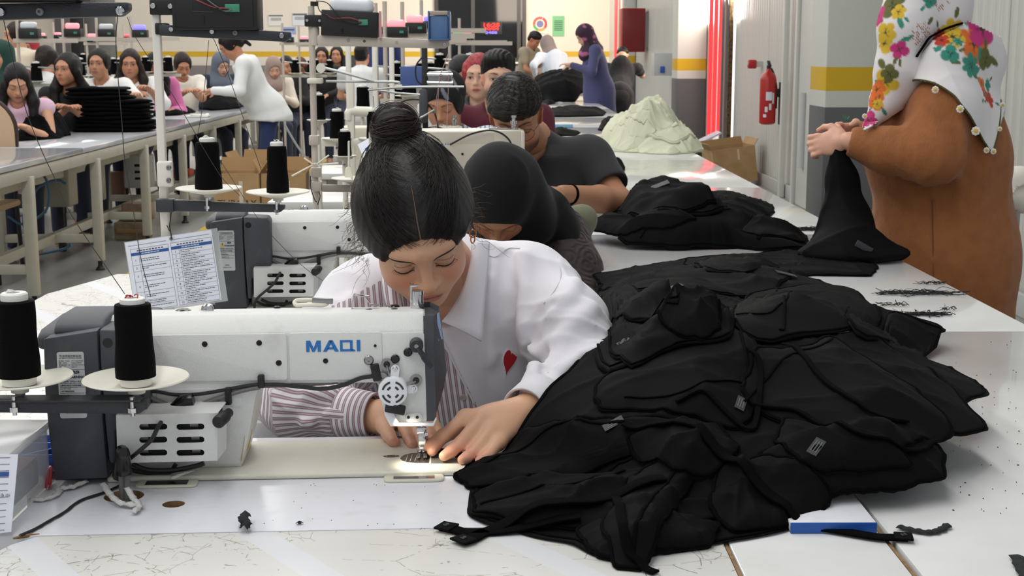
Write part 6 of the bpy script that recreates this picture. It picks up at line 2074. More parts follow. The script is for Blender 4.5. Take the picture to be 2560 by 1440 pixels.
  V, F = sdf_mesh(hj, vox, lambda P_: .0009 * np.sin(H.loc(P_)[..., 0] * 330 + 4 * np.sin(H.loc(P_)[..., 1] * 40)), .006)
  mesh_obj('hair', V, F, hair_mat(hc), t, org)
 return t, H
def coat_col(coat, top): return top
# ================================================================== THE WORKER AT THE FRONT MACHINE
def trace(prims, px, py, disp=None, t0=1.5, n=90):
 r = unit(ray(px, py))
 t = t0
 for _ in range(n):
  d = sdf_eval(prims, (CAM + r * t)[None], disp)[0]
  t += d * .8
  if abs(d) < 2e-4: break
 p = CAM + r * t
 e = 1e-3
 g = np.array([sdf_eval(prims, (p + np.eye(3)[i] * e)[None], disp)[0] - sdf_eval(prims, (p - np.eye(3)[i] * e)[None], disp)[0] for i in range(3)])
 return p, unit(g)
def projv(X):
 d = X - CAM
 k = d @ FW
 return 1280 + FPX * (d @ RT) / k, 720 - FPX * (d @ UP) / k
def proj_dir(prims, o, dirs, r0=.02, r1=.25):
 """distance along dirs from o where the solid ends"""
 a = np.full(len(dirs), r0)
 b = np.full(len(dirs), r1)
 for _ in range(16):
  m = (a + b) / 2
  d = sdf_eval(prims, o + dirs * m[:, None])
  ins = d < 0
  a = np.where(ins, m, a)
  b = np.where(ins, b, m)
 return (a + b) / 2
def strands(paths, r, name, m, parent, org):
 """many thin hair tubes in one mesh: paths (N,K,3)"""
 N_, K, _ = paths.shape
 t_ = np.gradient(paths, axis=1)
 t_ /= np.linalg.norm(t_, axis=2)[..., None] + 1e-9
 a = np.cross(t_, np.array([.3, .5, .8]))
 a /= np.linalg.norm(a, axis=2)[..., None] + 1e-9
 b = np.cross(t_, a)
 rr = (r * np.sin(np.linspace(.15, PI - .1, K)) ** .5)[None, :, None]
 V = np.stack([paths + rr * (math.cos(q) * a + math.sin(q) * b) for q in (0, 2.1, 4.2)], 2)  # N,K,3,3
 base = (np.arange(N_)[:, None, None] * K + np.arange(K - 1)[None, :, None]) * 3 + np.arange(3)[None, None, :]
 nxt = (np.arange(N_)[:, None, None] * K + np.arange(K - 1)[None, :, None]) * 3 + (np.arange(3)[None, None, :] + 1) % 3
 F = np.stack([base, nxt, nxt + 3, base + 3], -1).reshape(-1, 4)
 me = np_mesh(name, V.reshape(-1, 3) - org, F)
 o = link(name, me, m, parent, 180)
 o['kind'] = 'stuff'
 return o
org = np.array([-.06, 2.45, 0])
W1 = thing('person', 'woman in a white and striped shirt bent over the front sewing machine', 'person', tuple(org))
sk = (218, 170, 139)
hs = 1.0
eye = P(1061, 659, 2.055)
H = Head((0, 0, 0), 15, 41, 13, hs)
H.c = eye - np.array([0, .078, .0]) @ H.A
nbase = P(1118, 690, 2.285)
shL, shR = P(1322, 712, 2.34), P(915, 748, 2.29)
chest = P(1130, 870, 2.34)
pel = np.array([-.05, 2.52, .56])
elL, wrL = P(1462, 932, 2.15), P(1306, 1035, 1.985)
elR, wrR = P(735, 1020, 2.135), P(945, 1042, 2.068)
Z = np.array([0, 0, 1.])
ch_ = chest + np.array([0, .06, 0])
body = [cap(nbase, ch_, .05, .085, .03), cap(ch_, pel, .09, .11, .05), cap(shL, elL, .042, .037, .03), cap(shR, elR, .042, .037, .03), cap(shL, shR, .05, .05, .04)]
for q, e, w in ((1, elL, wrL), (-1, elR, wrR)):
 body += [cap(e, e + (w - e) * .55, .036, .033, .02), cap(e + (w - e) * .55, w, .033, .026, .02)]
for q in (-1, 1):
 hip = pel + np.array([q * .09, 0, 0])
 kn = np.array([hip[0], 2.12, .5])
 body += [cap(hip, kn, .08, .055, .03), cap(kn, np.array([kn[0], 2.1, .07]), .05, .036, .02), cap(np.array([kn[0], 2.1, .05]), np.array([kn[0], 1.97, .035]), .035, .028, .02)]
hsk = H.skin(False, open_eye=False, nose=1.0) + [cap(H.w(0, -.03, -.06), nbase - Z * .0, .052, .058, .03)]
def chain(pts, rs, k=.006):
 p = [P(*q) for q in pts]
 return [cap(p[i], p[i + 1], rs[i], rs[i + 1], k if i else .012) for i in range(len(p) - 1)], p
def hand(fore, wrist, wr_r, mcps, fingers, thumb, rads):
 prims = [cap(fore, wrist, .031, wr_r, .02)]
 tips = []
 M = [P(*q) for q in mcps]
 w0 = wrist
 for i, m in enumerate(M):
  prims.append(cap(w0 + (m - w0) * .12, m, .0165, .0105, .016))
 prims.append(ell(sum(M) / 4 * .55 + w0 * .45, (.03, .03, .014), frame(unit(M[1] - w0), np.cross(M[1] - w0, M[3] - M[0]))[[1, 0, 2]], .02))
 for i, (f, r) in enumerate(zip(fingers, rads)):
  pts = [M[i]] + [P(*q) for q in f]
  mid = [pts[0]]
  for a, b in zip(pts[:-1], pts[1:]): mid.append(b)
  rr = [r * 1.14, r * 1.06, r * .92, r * .80][:len(pts)] if len(pts) == 4 else [r * 1.14, r * 1.0, r * .84]
  for j in range(len(pts) - 1): prims.append(cap(pts[j], pts[j + 1], rr[j], rr[j + 1], .010 if j == 0 else .0035))
  tips.append((pts[-1], unit(pts[-1] - pts[-2]), r))
 T = [P(*q) for q in thumb]
 prims += [cap(T[0], T[1], .016, .0125, .016), cap(T[1], T[2], .0118, .0102, .006), cap(T[2], T[3], .0102, .0085, .004)]
 tips.append((T[-1], unit(T[-1] - T[-2]), .0095))
 return prims, tips
hL, tipL = hand(elL + (wrL - elL) * .45, wrL, .0265,
    [(1164, 1043, 1.945), (1199, 1053, 1.937), (1226, 1078, 1.925), (1247, 1106, 1.91)],
    [[(1112, 1088, 1.918), (1090, 1112, 1.905), (1080, 1128, 1.893)], [(1152, 1108, 1.890), (1128, 1128, 1.880), (1110, 1140, 1.872)], [(1186, 1130, 1.879), (1168, 1143, 1.868), (1156, 1149, 1.862)], [(1221, 1138, 1.873), (1208, 1147, 1.864), (1198, 1151, 1.860)]],
    [(1268, 1040, 1.975), (1180, 1062, 1.965), (1108, 1090, 1.93), (1072, 1116, 1.905)], [.0093, .0095, .009, .008])
hR, tipR = hand(elR + (wrR - elR) * .45, wrR, .025,
    [(1002, 1036, 2.045), (1030, 1034, 2.05), (1056, 1036, 2.05), (1076, 1042, 2.05)],
    [[(1012, 1072, 2.005), (1022, 1096, 1.972), (1030, 1114, 1.951)], [(1040, 1072, 2.005), (1050, 1096, 1.975), (1057, 1113, 1.955)], [(1068, 1072, 2.01), (1078, 1092, 1.985), (1086, 1106, 1.968)], [(1088, 1066, 2.02), (1098, 1082, 2.0), (1106, 1094, 1.985)]],
    [(955, 1040, 2.055), (962, 1066, 2.025), (972, 1088, 1.985), (984, 1106, 1.958)], [.009, .0093, .009, .008])
pcs = [sdf_mesh(body, .012), sdf_mesh(hsk, .0022, sm=2), sdf_mesh(hL, .0019, sm=2), sdf_mesh(hR, .0019, sm=2)]
V, F = join_vf(pcs)
col = np.tile(L3(sk), (len(V), 1))
n = np.cumsum([0] + [len(p[0]) for p in pcs])
col[n[1]:n[2]] = H.paint(V[n[1]:n[2]], sk, eye='none_painted', lip=(186, 118, 104), brow=sk, blush=.55)
for (a, b, tips) in ((n[2], n[3], tipL), (n[3], n[4], tipR)):
 vv = V[a:b]
 c = col[a:b]
 for tp, d, r in tips:
  q = vv - tp
  al = q @ d
  rad = np.linalg.norm(q - al[:, None] * d, axis=1)
  w = np.exp(-(((al + .001) / .011) ** 2)) * .22
  c[:] = c * (1 - w[:, None]) + L3((214, 140, 122)) * w[:, None]
 col[a:b] = c
mesh_obj('body', V, F, M_skin, W1, org, col)
def on_face(x, z, off=.0004, prims=None):
 """point of the face surface at local (x,z), looked at along -y"""
 pr = prims or hsk
 y0, y1 = 0.02, .16
 for _ in range(22):
  m = (y0 + y1) / 2
  if sdf_eval(pr, H.w(x, m, z)[None])[0] < 0: y0 = m
  else: y1 = m
 return H.w(x, y0 + off, z)
M_lash = mat('lash_black', (26, 18, 16), .6)
M_brow = mat('brow_dark', (38, 27, 24), .7)
for q in (-1, 1):
 b = MB()
 xs = np.linspace(.0165, .0462, 12)
 low = [on_face(q * x, -.0062 + .16 * abs(x - .031) ** 1.3 - .0012, .0006) for x in xs]
 b.tube(low, [.0004 + .0008 * math.sin(PI * (i + 1) / 13) for i in range(12)], 6)
 for i in range(16):
  x = .019 + .027 * i / 15
  p = on_face(q * x, -.0072 + .16 * abs(x - .031) ** 1.3, .0004)
  e = H.w(*(H.loc(p[None])[0] + np.array([q * (x - .028) * .3, .0028, -.0020])))
  b.tube([p, p * .5 + e * .5 + H.A[2] * -.0006, e], [.0003, .00022, .00008], 4)
 b.v = [v - org for v in b.v]
 part('eyelash', b, M_lash, W1)
 bb = MB()
 bx = np.linspace(.0135, .0545, 14)
 bz = .0098 + .0112 * np.clip((bx - .0135) / .034, 0, 1.1) ** .8 - .004 * np.clip((bx - .046) / .008, 0, 1) ** 2
 bb.tube([on_face(q * x, z, .0001) for x, z in zip(bx, bz)], [.0006, .0011, .0015, .0017, .0018, .0018, .0017, .0016, .0015, .0013, .0011, .0008, .0006, .0003], 6)
 bb.v = [v - org for v in bb.v]
 part('eyebrow', bb, M_brow, W1)
 b = MB()
 cr = [on_face(q * x, .0072 - 9 * (x - .031) ** 2, .0001) for x in np.linspace(.018, .045, 9)]
 b.tube(cr, .00045, 5)
 b.v = [v - org for v in b.v]
 part('eyelid_crease', b, mat('crease', (150, 100, 80), .6), W1)
b = MB()
for x, z in ((.022, -.031), (.0265, -.0305), (-.05, -.012)):
 b.lathe([(.0009, 0), (.0006, .0004)], on_face(x, z) - org, 8, tuple(H.A[1]))
part('mole', b, mat('mole', (110, 66, 52), .7), W1)
# hair: solid cap plus strands combed back to the bun
E, C = H.E, H.C
cap_h = [E((0, -.024, .034), (.083, .106, .097), .02)]
for q in (-1, 1): cap_h += [E((q * .055, -.008, .020), (.033, .062, .064), .035), E((q * .060, .034, .016), (.018, .036, .040), .02)]
cutp = [E((0, .108, -.046), (.0735, .082, .106), .008, -1), E((.082, -.012, -.038), (.022, .024, .032), .01, -1), E((-.084, -.008, -.034), (.024, .030, .036), .01, -1), E((0, .05, -.085), (.12, .09, .075), .02, -1), E((-.080, .055, -.030), (.036, .06, .062), .012, -1), E((.080, .055, -.042), (.036, .056, .060), .012, -1)]
bunc = np.array([.004, -.100, .112])
bun = [E(tuple(bunc), (.036, .032, .032), .014), E(tuple(bunc + np.array([0, .012, -.018])), (.034, .030, .022), .02)]
hmod = cap_h + bun + cutp
def groove(P_):
 q = H.loc(P_)
 a = np.arctan2(q[..., 0], .05 + np.abs(q[..., 1] + .09))
 return .0006 * np.sin(a * 95 + 4 * np.sin(q[..., 1] * 45)) + .0003 * np.sin(a * 210 + 5 * np.sin(q[..., 2] * 50))
V, F = sdf_mesh(hmod, .0026, groove, .004)
M_hair1 = mat('hair_dark_brown', (20, 15, 14), .38, spec=.5, bump=(420, .5, (2.5, 2.5, .3)))
hair = mesh_obj('hair', V, F, M_hair1, W1, org)
rs = np.random.RandomState(5)
N_, K = 5200, 26
st = rs.normal(size=(N_, 3))
st[:, 2] = np.abs(st[:, 2]) * 1.2 - .55
st[:, 0] *= 1.35
st[:, 1] += .35
st /= np.linalg.norm(st, axis=1)[:, None]
en = unit(bunc - np.array([0, -.02, .03]))[None] + rs.normal(0, .13, (N_, 3))
en /= np.linalg.norm(en, axis=1)[:, None]
u = np.linspace(0, 1, K)[None, :, None]
side = np.sign(st[:, :1])[:, None, :] * np.array([1., 0, 0])
dirs = st[:, None] * (1 - u) + en[:, None] * u + side * (.34 * np.sin(u * PI) ** .8 * (.25 + .75 * np.exp(-(st[:, 0] / .35) ** 2))[:, None, None]) + np.array([0, .0, .12]) * np.sin(u * PI)
ph_ = rs.uniform(0, 6.3, (N_, 1, 1))
dirs = dirs + np.concatenate([np.sin(u * 9 + ph_) * .012, np.sin(u * 7 + ph_ * 2) * .012, np.sin(u * 8 + ph_ * 3) * .012], 2)
dirs /= np.linalg.norm(dirs, axis=2)[..., None]
o_l = np.array([0, -.02, .03])
oW = H.w(*o_l)
Dw = (dirs.reshape(-1, 3) @ H.A)
hb = cap_h
r_ = proj_dir(hb, oW, Dw).reshape(N_, K)
off = np.abs(rs.normal(0, .0011, N_))[:, None] + .0003 + (rs.rand(N_, 1) < .03) * .006 * np.sin(u[..., 0] * PI)
paths = oW + Dw.reshape(N_, K, 3) * (r_ + off)[..., None]
ok = (sdf_eval(cutp[:1] and [cap_h[0]] + cutp, paths[:, 1]) < .005)
hs_ = strands(paths[ok], .00042, 'hair_strands', mat('hair_strand', (33, 27, 25), .35, spec=.5), W1, org)
# bun coils
B_ = []
for i in range(420):
 a0 = rs.uniform(0, 6.28)
 tl = rs.uniform(-1.3, 1.3)
 aa = a0 + np.linspace(0, 2.6, K)
 p = np.stack([np.cos(aa) * .0375, np.sin(aa) * .033 * math.cos(tl), np.sin(aa) * .034 * math.sin(tl + .4) + rs.uniform(-.018, .018)], 1)
 p = p / np.linalg.norm(p, axis=1)[:, None] * (.0345 + abs(rs.normal(0, .0022)))
 B_.append(H.w(0, 0, 0) + (bunc + np.array([0, -.0, .004]) + p) @ H.A)
strands(np.array(B_), .00055, 'bun_strands', mat('hair_bun', (48, 34, 30), .38, spec=.5), W1, org)
# loose wisps at both temples and the nape
Wp = []
for i in range(170):
 q = -1 if i % 3 else 1
 s0 = np.array([-q * rs.uniform(.078, .09), rs.uniform(-.05, .045), rs.uniform(-.03, .05)])
 d = np.array([-q * rs.uniform(.2, 1.0), rs.uniform(-.4, .6), rs.uniform(-1, .1)])
 L = rs.uniform(.015, .05)
 uu = np.linspace(0, 1, K)[:, None]
 curl = np.concatenate([np.sin(uu * rs.uniform(3, 8) + rs.rand() * 6), np.cos(uu * rs.uniform(3, 8)), np.sin(uu * 5 + 1)], 1) * .006 * uu
 Wp.append(H.w(0, 0, 0) + (s0 + d * uu * L + curl) @ H.A)
strands(np.array(Wp), .00028, 'loose_wisps', mat('hair_wisp', (70, 50, 40), .5), W1, org)
# parting line of scalp
b = MB()
pp = []
for s_ in np.linspace(0, 1, 14):
 d = unit(np.array([.005 * math.sin(s_ * 5), .97 - .50 * s_, .27 + .62 * s_])) @ H.A
 pp.append(oW + d * (proj_dir(cap_h + cutp[:1], oW, d[None])[0] + .0006))
b.tube(pp, [.0013 - .0009 * i / 13 for i in range(14)], 6)
b.v = [v - org for v in b.v]
part('parting', b, mat('scalp', (112, 88, 74), .6), W1)
hd_ = MB().lathe([(.002, -.001), (.0028, 0), (.002, .001)], H.w(-.018, -.1, .088) - org, 10)
part('hair_pin', hd_, M_chrome, W1)
# earring: two linked gold hoops
b = MB()
ea = H.w(-.086, .004, -.034)
for k in range(2):
 c0 = ea - Z * (.004 + .009 * k) - org
 a = np.linspace(0, 2 * PI, 17)
 b.tube([c0 + np.array([.0052 * math.cos(x) * (1 if k == 0 else .6), .004 * math.cos(x) * k, .0062 * math.sin(x)]) for x in a], .0011, 6)
part('earring', b, mat('gold', (200, 130, 70), .25, 1), W1)
# ---- the shirt
cuL0, cuL1 = wrL + unit(elL - wrL) * .05, wrL + unit(elL - wrL) * .008
cuR0, cuR1 = wrR + unit(elR - wrR) * .05, wrR + unit(elR - wrR) * .005
shirt = [cap(shL + Z * -.02, shR + Z * -.02, .072, .070, .06), ell(chest + np.array([0, .03, .02]), (.165, .125, .16), None, .08), cap(chest + np.array([-.01, .04, -.06]), pel + Z * .02, .155, .165, .08), cap(nbase + np.array([0, .015, -.005]), chest + np.array([0, .02, .08]), .074, .12, .06),
  cap(shL, shL * .45 + elL * .55 + np.array([.008, .0, .008]), .076, .072, .05), cap(shL * .45 + elL * .55 + np.array([.008, 0, .008]), elL, .072, .058, .04), cap(elL, cuL0, .060, .042, .035),
  cap(shR, shR * .45 + elR * .55 + np.array([-.006, 0, 0]), .072, .066, .05), cap(shR * .45 + elR * .55 + np.array([-.006, 0, 0]), elR + Z * .012, .070, .060, .04), cap(elR + Z * .012, cuR0, .058, .040, .035)]
# neck opening
shirt += [cap(nbase + np.array([-.012, -.04, -.035]), H.w(0, -.02, -.06) + np.array([0, -.02, .03]), .040, .08, .012, -1), cap(nbase + np.array([-.005, -.11, -.07]), nbase + np.array([-.012, -.08, .06]), .008, .05, .015, -1)]
cd1, cd2 = cloth_disp(.0125, 19, 3, (.6, .3, -1), .45), cloth_disp(.0042, 44, 9, (.5, -.2, -.8), .35)
CRS = []
for pts, am, sg in (([(1268, 632), (1262, 720), (1272, 800), (1290, 900), (1302, 1000)], -.012, .010), ([(1305, 640), (1312, 720), (1300, 800), (1312, 860), (1335, 930)], .013, .014), ([(1375, 760), (1340, 800), (1320, 850), (1330, 905), (1365, 930)], -.013, .010), ([(1480, 770), (1430, 810), (1385, 850), (1350, 880)], .014, .013), ([(1500, 830), (1440, 850), (1400, 890), (1375, 915)], -.011, .009), ([(1515, 870), (1450, 885), (1410, 925)], .012, .011), ([(1525, 905), (1470, 915), (1430, 950)], -.009, .008), ([(1225, 700), (1222, 800), (1230, 900)], .008, .016), ([(1440, 700), (1420, 740), (1370, 770)], .010, .014),
     ([(880, 745), (850, 800), (800, 900)], .010, .014), ([(930, 960), (830, 975), (760, 990)], .012, .012), ([(900, 1000), (820, 1010), (730, 1040)], -.012, .009), ([(760, 1060), (820, 1030), (900, 1040)], .010, .010), ([(720, 985), (790, 1000), (800, 1070)], -.010, .009)):
 w_ = [trace(shirt, x, y, None, 1.85)[0] for x, y in pts]
 CRS.append(([cap(w_[i], w_[i + 1], 0, 0) for i in range(len(w_) - 1)], am, sg))
def sfold(X):
 base = cd1(X) + cd2(X)
 # gathered folds round both elbows
 for e, w, s_ in ((elL, wrL, shL), (elR, wrR, shR)):
  ax = unit(w - s_)
  q = X - e
  g = np.exp(-(q * q).sum(-1) / (2 * .085 ** 2))
  al = q @ ax
  tw = q @ np.array([.3, .2, 1.])
  base = base + g * .010 * ((1 - np.abs(np.sin(al * 62 + tw * 26 + 2 * np.sin(tw * 40)))) ** 1.6 - .4)
 for sgs, am, sg in CRS:
  dm = np.min([prim_d(q_, X) for q_ in sgs], 0)
  base = base + am * np.exp(-(dm / sg) ** 2)
 return base
V, F = sdf_mesh(shirt, .0036, sfold, .022)
X2, Y2 = projv(V)
# which cloth: striped sleeve and front panel, white everywhere else
dR = np.minimum(np.linalg.norm(V - elR, axis=1), 9)
armR = (prim_d(shirt[8], V) < .035) | (prim_d(shirt[9], V) < .035) | (prim_d(shirt[7], V) < .03)
yoke = (V[:, 2] > .962 + .46 * (V[:, 0] + .246)) & (V[:, 0] < -.08)
edge = 1106 + (Y2 - 850) * .52 + np.clip((900 - Y2) / 50, 0, 1) ** 2 * -14
front = (X2 < edge) & (V[:, 1] < np.where(X2 < 1000, 2.42, 2.33))
armR &= V[:, 2] < .93
mask = (armR | front) & ~yoke
ax = unit(cuR0 - elR)
b1 = unit(np.cross(ax, Z))
b2 = np.cross(ax, b1)
q = V - elR
ang = np.arctan2(q @ b2, q @ b1) * .05
ua = unit(elR - shR)
c1 = unit(np.cross(ua, np.array([0, 1., 0])))
q2 = V - shR
angu = np.arctan2(q2 @ np.cross(ua, c1), q2 @ c1) * .065
fore = (q @ ax > -.0)
su = np.where(armR, np.where(fore, ang, angu), V[:, 0] * 1.0 + V[:, 2] * .12)
me = np_mesh('shirt', V - org, F)
vfloat(me, su, 'su')
vfloat(me, mask.astype(float), 'mk')
def stripe_mat(name, attrib='su', freq=105):
 m = mat(name, (226, 225, 230), .8, bump=(700, .2), sheen=.05)
 nt = m.node_tree
 a = nt.nodes.new('ShaderNodeAttribute')
 a.attribute_name = attrib
 k = nt.nodes.new('ShaderNodeAttribute')
 k.attribute_name = 'mk'
 f = node_math(nt, 'FRACT', node_math(nt, 'MULTIPLY', a.outputs['Fac'], freq))
 l = node_math(nt, 'LESS_THAN', f, .52)
 l2 = node_math(nt, 'LESS_THAN', node_math(nt, 'ABSOLUTE', node_math(nt, 'SUBTRACT', f, .26)), .05)
 l = node_math(nt, 'MULTIPLY', l, node_math(nt, 'SUBTRACT', 1, node_math(nt, 'MULTIPLY', l2, .5)))
 l = node_math(nt, 'MULTIPLY', l, node_math(nt, 'GREATER_THAN', k.outputs['Fac'], .5))
 mx = nt.nodes.new('ShaderNodeMix')
 mx.data_type = 'RGBA'
 nt.links.new(l, mx.inputs['Factor'])
 mx.inputs['A'].default_value = lin((228, 226, 232))
 mx.inputs['B'].default_value = lin((158, 132, 142))
 nt.links.new(mx.outputs['Result'], nt.nodes['Principled BSDF'].inputs['Base Color'])
 return m
M_shirt = stripe_mat('shirt_cloth')
link('shirt', me, M_shirt, W1, 180)
def cuff(a, b_, r0, r1, striped):
 mb = MB().lathe([(r0 * .97, 0), (r0, .001), (r1, np.linalg.norm(b_ - a)), (r1 * .96, np.linalg.norm(b_ - a) + .0006), (r1 * .90, np.linalg.norm(b_ - a) * .98), (r0 * .85, .004)], a, 40, tuple(unit(b_ - a)))
 V_ = np.concatenate(mb.v)
 V_ = V_ + (V_ - a) * .0 + (wob(V_, 60, 4) * .0015)[:, None] * unit(np.array([.3, -.5, .8]))
 me_ = np_mesh('cuff', V_ - org, [f for f in mb.f[:-2]])
 vfloat(me_, (V_ - a) @ unit(b_ - a), 'su')
 vfloat(me_, np.full(len(V_), float(striped)), 'mk')
 return link('cuff', me_, M_shirt, W1, 180)
cuff(cuL0 - unit(cuL1 - cuL0) * .01, cuL1, .044, .039, 0)
cuff(cuR0 - unit(cuR1 - cuR0) * .012, cuR1, .042, .036, 1)
def leaf(name, inner, outer, striped, label=None, nv=9):
 a = smooth_curve([P(*p) for p in inner], 5)
 c = smooth_curve([P(*p) for p in outer], 5)
 m_ = min(len(a), len(c))
 a = a[np.linspace(0, len(a) - 1, 16).astype(int)]
 c = c[np.linspace(0, len(c) - 1, 16).astype(int)]
 V_ = []
 for j in range(nv):
  f = j / (nv - 1)
  V_.append(a * (1 - f) + c * f + np.array([0, -.012 * math.sin(f * PI), .004 * math.sin(f * PI)]))
 V_ = np.concatenate(V_)
 F_ = [(j * 16 + i, j * 16 + i + 1, (j + 1) * 16 + i + 1, (j + 1) * 16 + i) for j in range(nv - 1) for i in range(15)]
 me_ = np_mesh(name, V_ - org, F_)
 vfloat(me_, V_[:, 0] * 1.0 + V_[:, 2] * .2, 'su')
 vfloat(me_, np.full(len(V_), float(striped)), 'mk')
 o = link(name, me_, M_shirt, W1, 180)
 md = o.modifiers.new('s', 'SOLIDIFY')
 md.thickness = .003
 return o
leaf('collar', [(1178, 606, 2.24), (1176, 650, 2.215), (1160, 712, 2.185), (1130, 770, 2.16), (1104, 803, 2.15)], [(1225, 604, 2.27), (1222, 660, 2.235), (1214, 740, 2.195), (1210, 800, 2.17), (1206, 853, 2.15)], 0)
leaf('collar', [(1000, 650, 2.22), (992, 700, 2.20), (1000, 745, 2.18), (1010, 790, 2.165)], [(962, 655, 2.25), (958, 705, 2.215), (966, 750, 2.19), (985, 800, 2.165)], 1)
# heart badge, button, placket edge
p, nr = trace(shirt, 1272, 900, sfold, 1.9)
uu = unit(np.cross(nr, np.array([.18, 0, 1.])))
uu = -uu if uu[0] < 0 else uu
vv = np.cross(nr, uu)
vv = vv if vv[2] > 0 else -vv
def heart(sc, d0, d1):
 t_ = np.linspace(0, 2 * PI, 40, endpoint=False)
 x = 16 * np.sin(t_) ** 3 / 17
 y = (13 * np.cos(t_) - 5 * np.cos(2 * t_) - 2 * np.cos(3 * t_) - np.cos(4 * t_)) / 17
 x = x * .60 + .10 * y
 y = y * 1.12
 b = MB().prism(list(zip(x * sc, y * sc)), d0, d1, 'z')
 b.v = [p + v[:, :1] * uu + v[:, 1:2] * vv + v[:, 2:3] * nr - org for v in b.v]
 return b
hp_ = part('heart_badge', heart(.026, -.004, .0022), mat('badge_white', (236, 236, 240), .7), W1, label='red heart badge edged in white')
part('heart_red', heart(.0225, -.003, .0032), mat('badge_red', (186, 24, 36), .7, bump=(1500, .5)), hp_)
p, nr = trace(shirt, 1158, 993, sfold, 1.9)
part('button', MB().lathe([(.0052, 0), (.0055, .0012), (.0042, .002), (.0036, .0014), (.001, .0014)], p - org, 20, tuple(nr)), mat('button_grey', (176, 170, 158), .35), W1)
b = MB()
pl = []
for px, py in ((1104, 850), (1112, 862), (1128, 893), (1143, 925), (1160, 958), (1176, 990), (1186, 1010)):
 p, nr = trace(shirt, px, py, sfold, 1.9)
 pl.append(p + nr * .0015 - org)
b.tube(smooth_curve(pl, 4), .0026, 8, flat=.6)
me_ = part('placket_edge', b, mat('shirt_white', (228, 226, 232), .8), W1, 180)
sm = []
for px, py in ((1392, 640), (1402, 690), (1388, 725), (1360, 760)):
 p, nr = trace(shirt, px, py, sfold, 1.9)
 sm.append(p + nr * .0006 - org)
part('shoulder_seam', MB().tube(smooth_curve(sm, 5), .0009, 6), mat('seam_grey', (204, 201, 208), .8), W1, 180)
sm = []
for px, py in ((1222, 640), (1240, 642), (1270, 622), (1300, 622)):
 p, nr = trace(shirt, px, py, sfold, 1.9)
 sm.append(p + nr * .0006 - org)
part('yoke_seam', MB().tube(smooth_curve(sm, 5), .0009, 6), mat('seam_grey', (204, 201, 208), .8), W1, 180)
V, F = sdf_mesh([cap(pel, pel - Z * .05, .15, .15, .05)] + [p_ for q in (-1, 1) for p_ in (cap(pel + np.array([q * .09, 0, 0]), np.array([pel[0] + q * .09, 2.12, .5]), .095, .07, .04), cap(np.array([pel[0] + q * .09, 2.12, .5]), np.array([pel[0] + q * .09, 2.1, .12]), .068, .05, .03))], .012, cloth_disp(.004, 20, 4), .01)
mesh_obj('trousers', V, F, cloth_mat((40, 44, 56), 'knit'), W1, org)
# black cloth under the presser foot
ribbon('sewn_garment', 'edge of a black garment under the presser foot, held by both hands', 'garment', [(1062, 1130, .012), (1085, 1128, .010), (1110, 1130, .009), (1150, 1140, .006), (1190, 1158, .004), (1230, 1160, .004)], .022, M_knit, .003, None, .002)
# ================================================================== THE NEARER PEOPLE BEHIND HER
# worker in a black hood and brown embroidered top
org = np.array([.0, 3.78, 0])
W2 = thing('person', 'woman in a black head covering and dark brown embroidered top, head bowed low', 'person', tuple(org))
H2 = Head(P(1247, 498, 3.55), -6, 64, -4, 1.02)
nb = P(1290, 500, 3.74)
shl, shr = P(1395, 590, 3.78), P(1010, 640, 3.75)
ch = P(1220, 720, 3.78)
pel = np.array([0, 3.92, .55])
ell_, elr_ = P(1445, 770, 3.56), P(930, 760, 3.55)
wl, wr_ = P(1330, 800, 3.35), P(1060, 800, 3.35)
bd = [cap(nb, ch, .06, .12, .05), cap(ch, pel, .12, .12, .05), cap(shl, shr, .05, .05, .03)]
for a, b_, c in ((shl, ell_, wl), (shr, elr_, wr_)): bd += [cap(a, b_, .042, .036, .03), cap(b_, c, .036, .024, .02)]
for q in (-1, 1):
 hip = pel + np.array([q * .09, 0, 0])
 kn = np.array([hip[0], 3.5, .5])
 bd += [cap(hip, kn, .08, .055, .03), cap(kn, np.array([kn[0], 3.47, .06]), .05, .036, .02), cap(np.array([kn[0], 3.47, .05]), np.array([kn[0], 3.34, .035]), .035, .028, .02)]
pcs = [sdf_mesh(bd, .013), sdf_mesh(H2.skin(False, open_eye=False) + [cap(H2.w(0, -.03, -.06), nb, .052, .056, .03)], .004)]
for w, e, s_ in ((wl, ell_, 1), (wr_, elr_, -1)): pcs.append(sdf_mesh(hand_prims(w, unit(w - e) + np.array([0, -.4, 0]), Z, .95, .5, s_), .004))
V, F = join_vf(pcs)
col = np.tile(L3(SKINS['d']), (len(V), 1))
a, b_ = len(pcs[0][0]), len(pcs[0][0]) + len(pcs[1][0])
col[a:b_] = H2.paint(V[a:b_], SKINS['d'], eye='down')
mesh_obj('body', V, F, M_skin, W2, org, col)
E2, C2 = H2.E, H2.C
hood = [E2((0, -.022, .034), (.094, .116, .108), .03), C2((0, -.02, -.03), (0, .0, -.10), .088, .082, .04), cap(H2.w(0, -.05, -.05), nb + np.array([0, .0, -.02]), .085, .10, .06),
  cap(H2.w(-.04, -.06, .0), P(1350, 580, 3.74), .06, .075, .05), cap(P(1360, 565, 3.74), P(1412, 570, 3.72), .068, .04, .05), cap(P(1380, 520, 3.72), P(1425, 600, 3.68), .045, .03, .03), cap(H2.w(-.07, .0, -.04), P(1330, 560, 3.62), .05, .06, .04),
  E2((0, .100, -.030), (.058, .060, .085), .012, -1)]
dh = cloth_disp(.007, 24, 4, (.5, .2, -1), .3)
V, F = sdf_mesh(hood, .0045, dh, .012)
mesh_obj('head_covering', V, F, mat('hood_black', (12, 12, 14), .8, spec=.25, sheen=.06, bump=(900, .2)), W2, org)
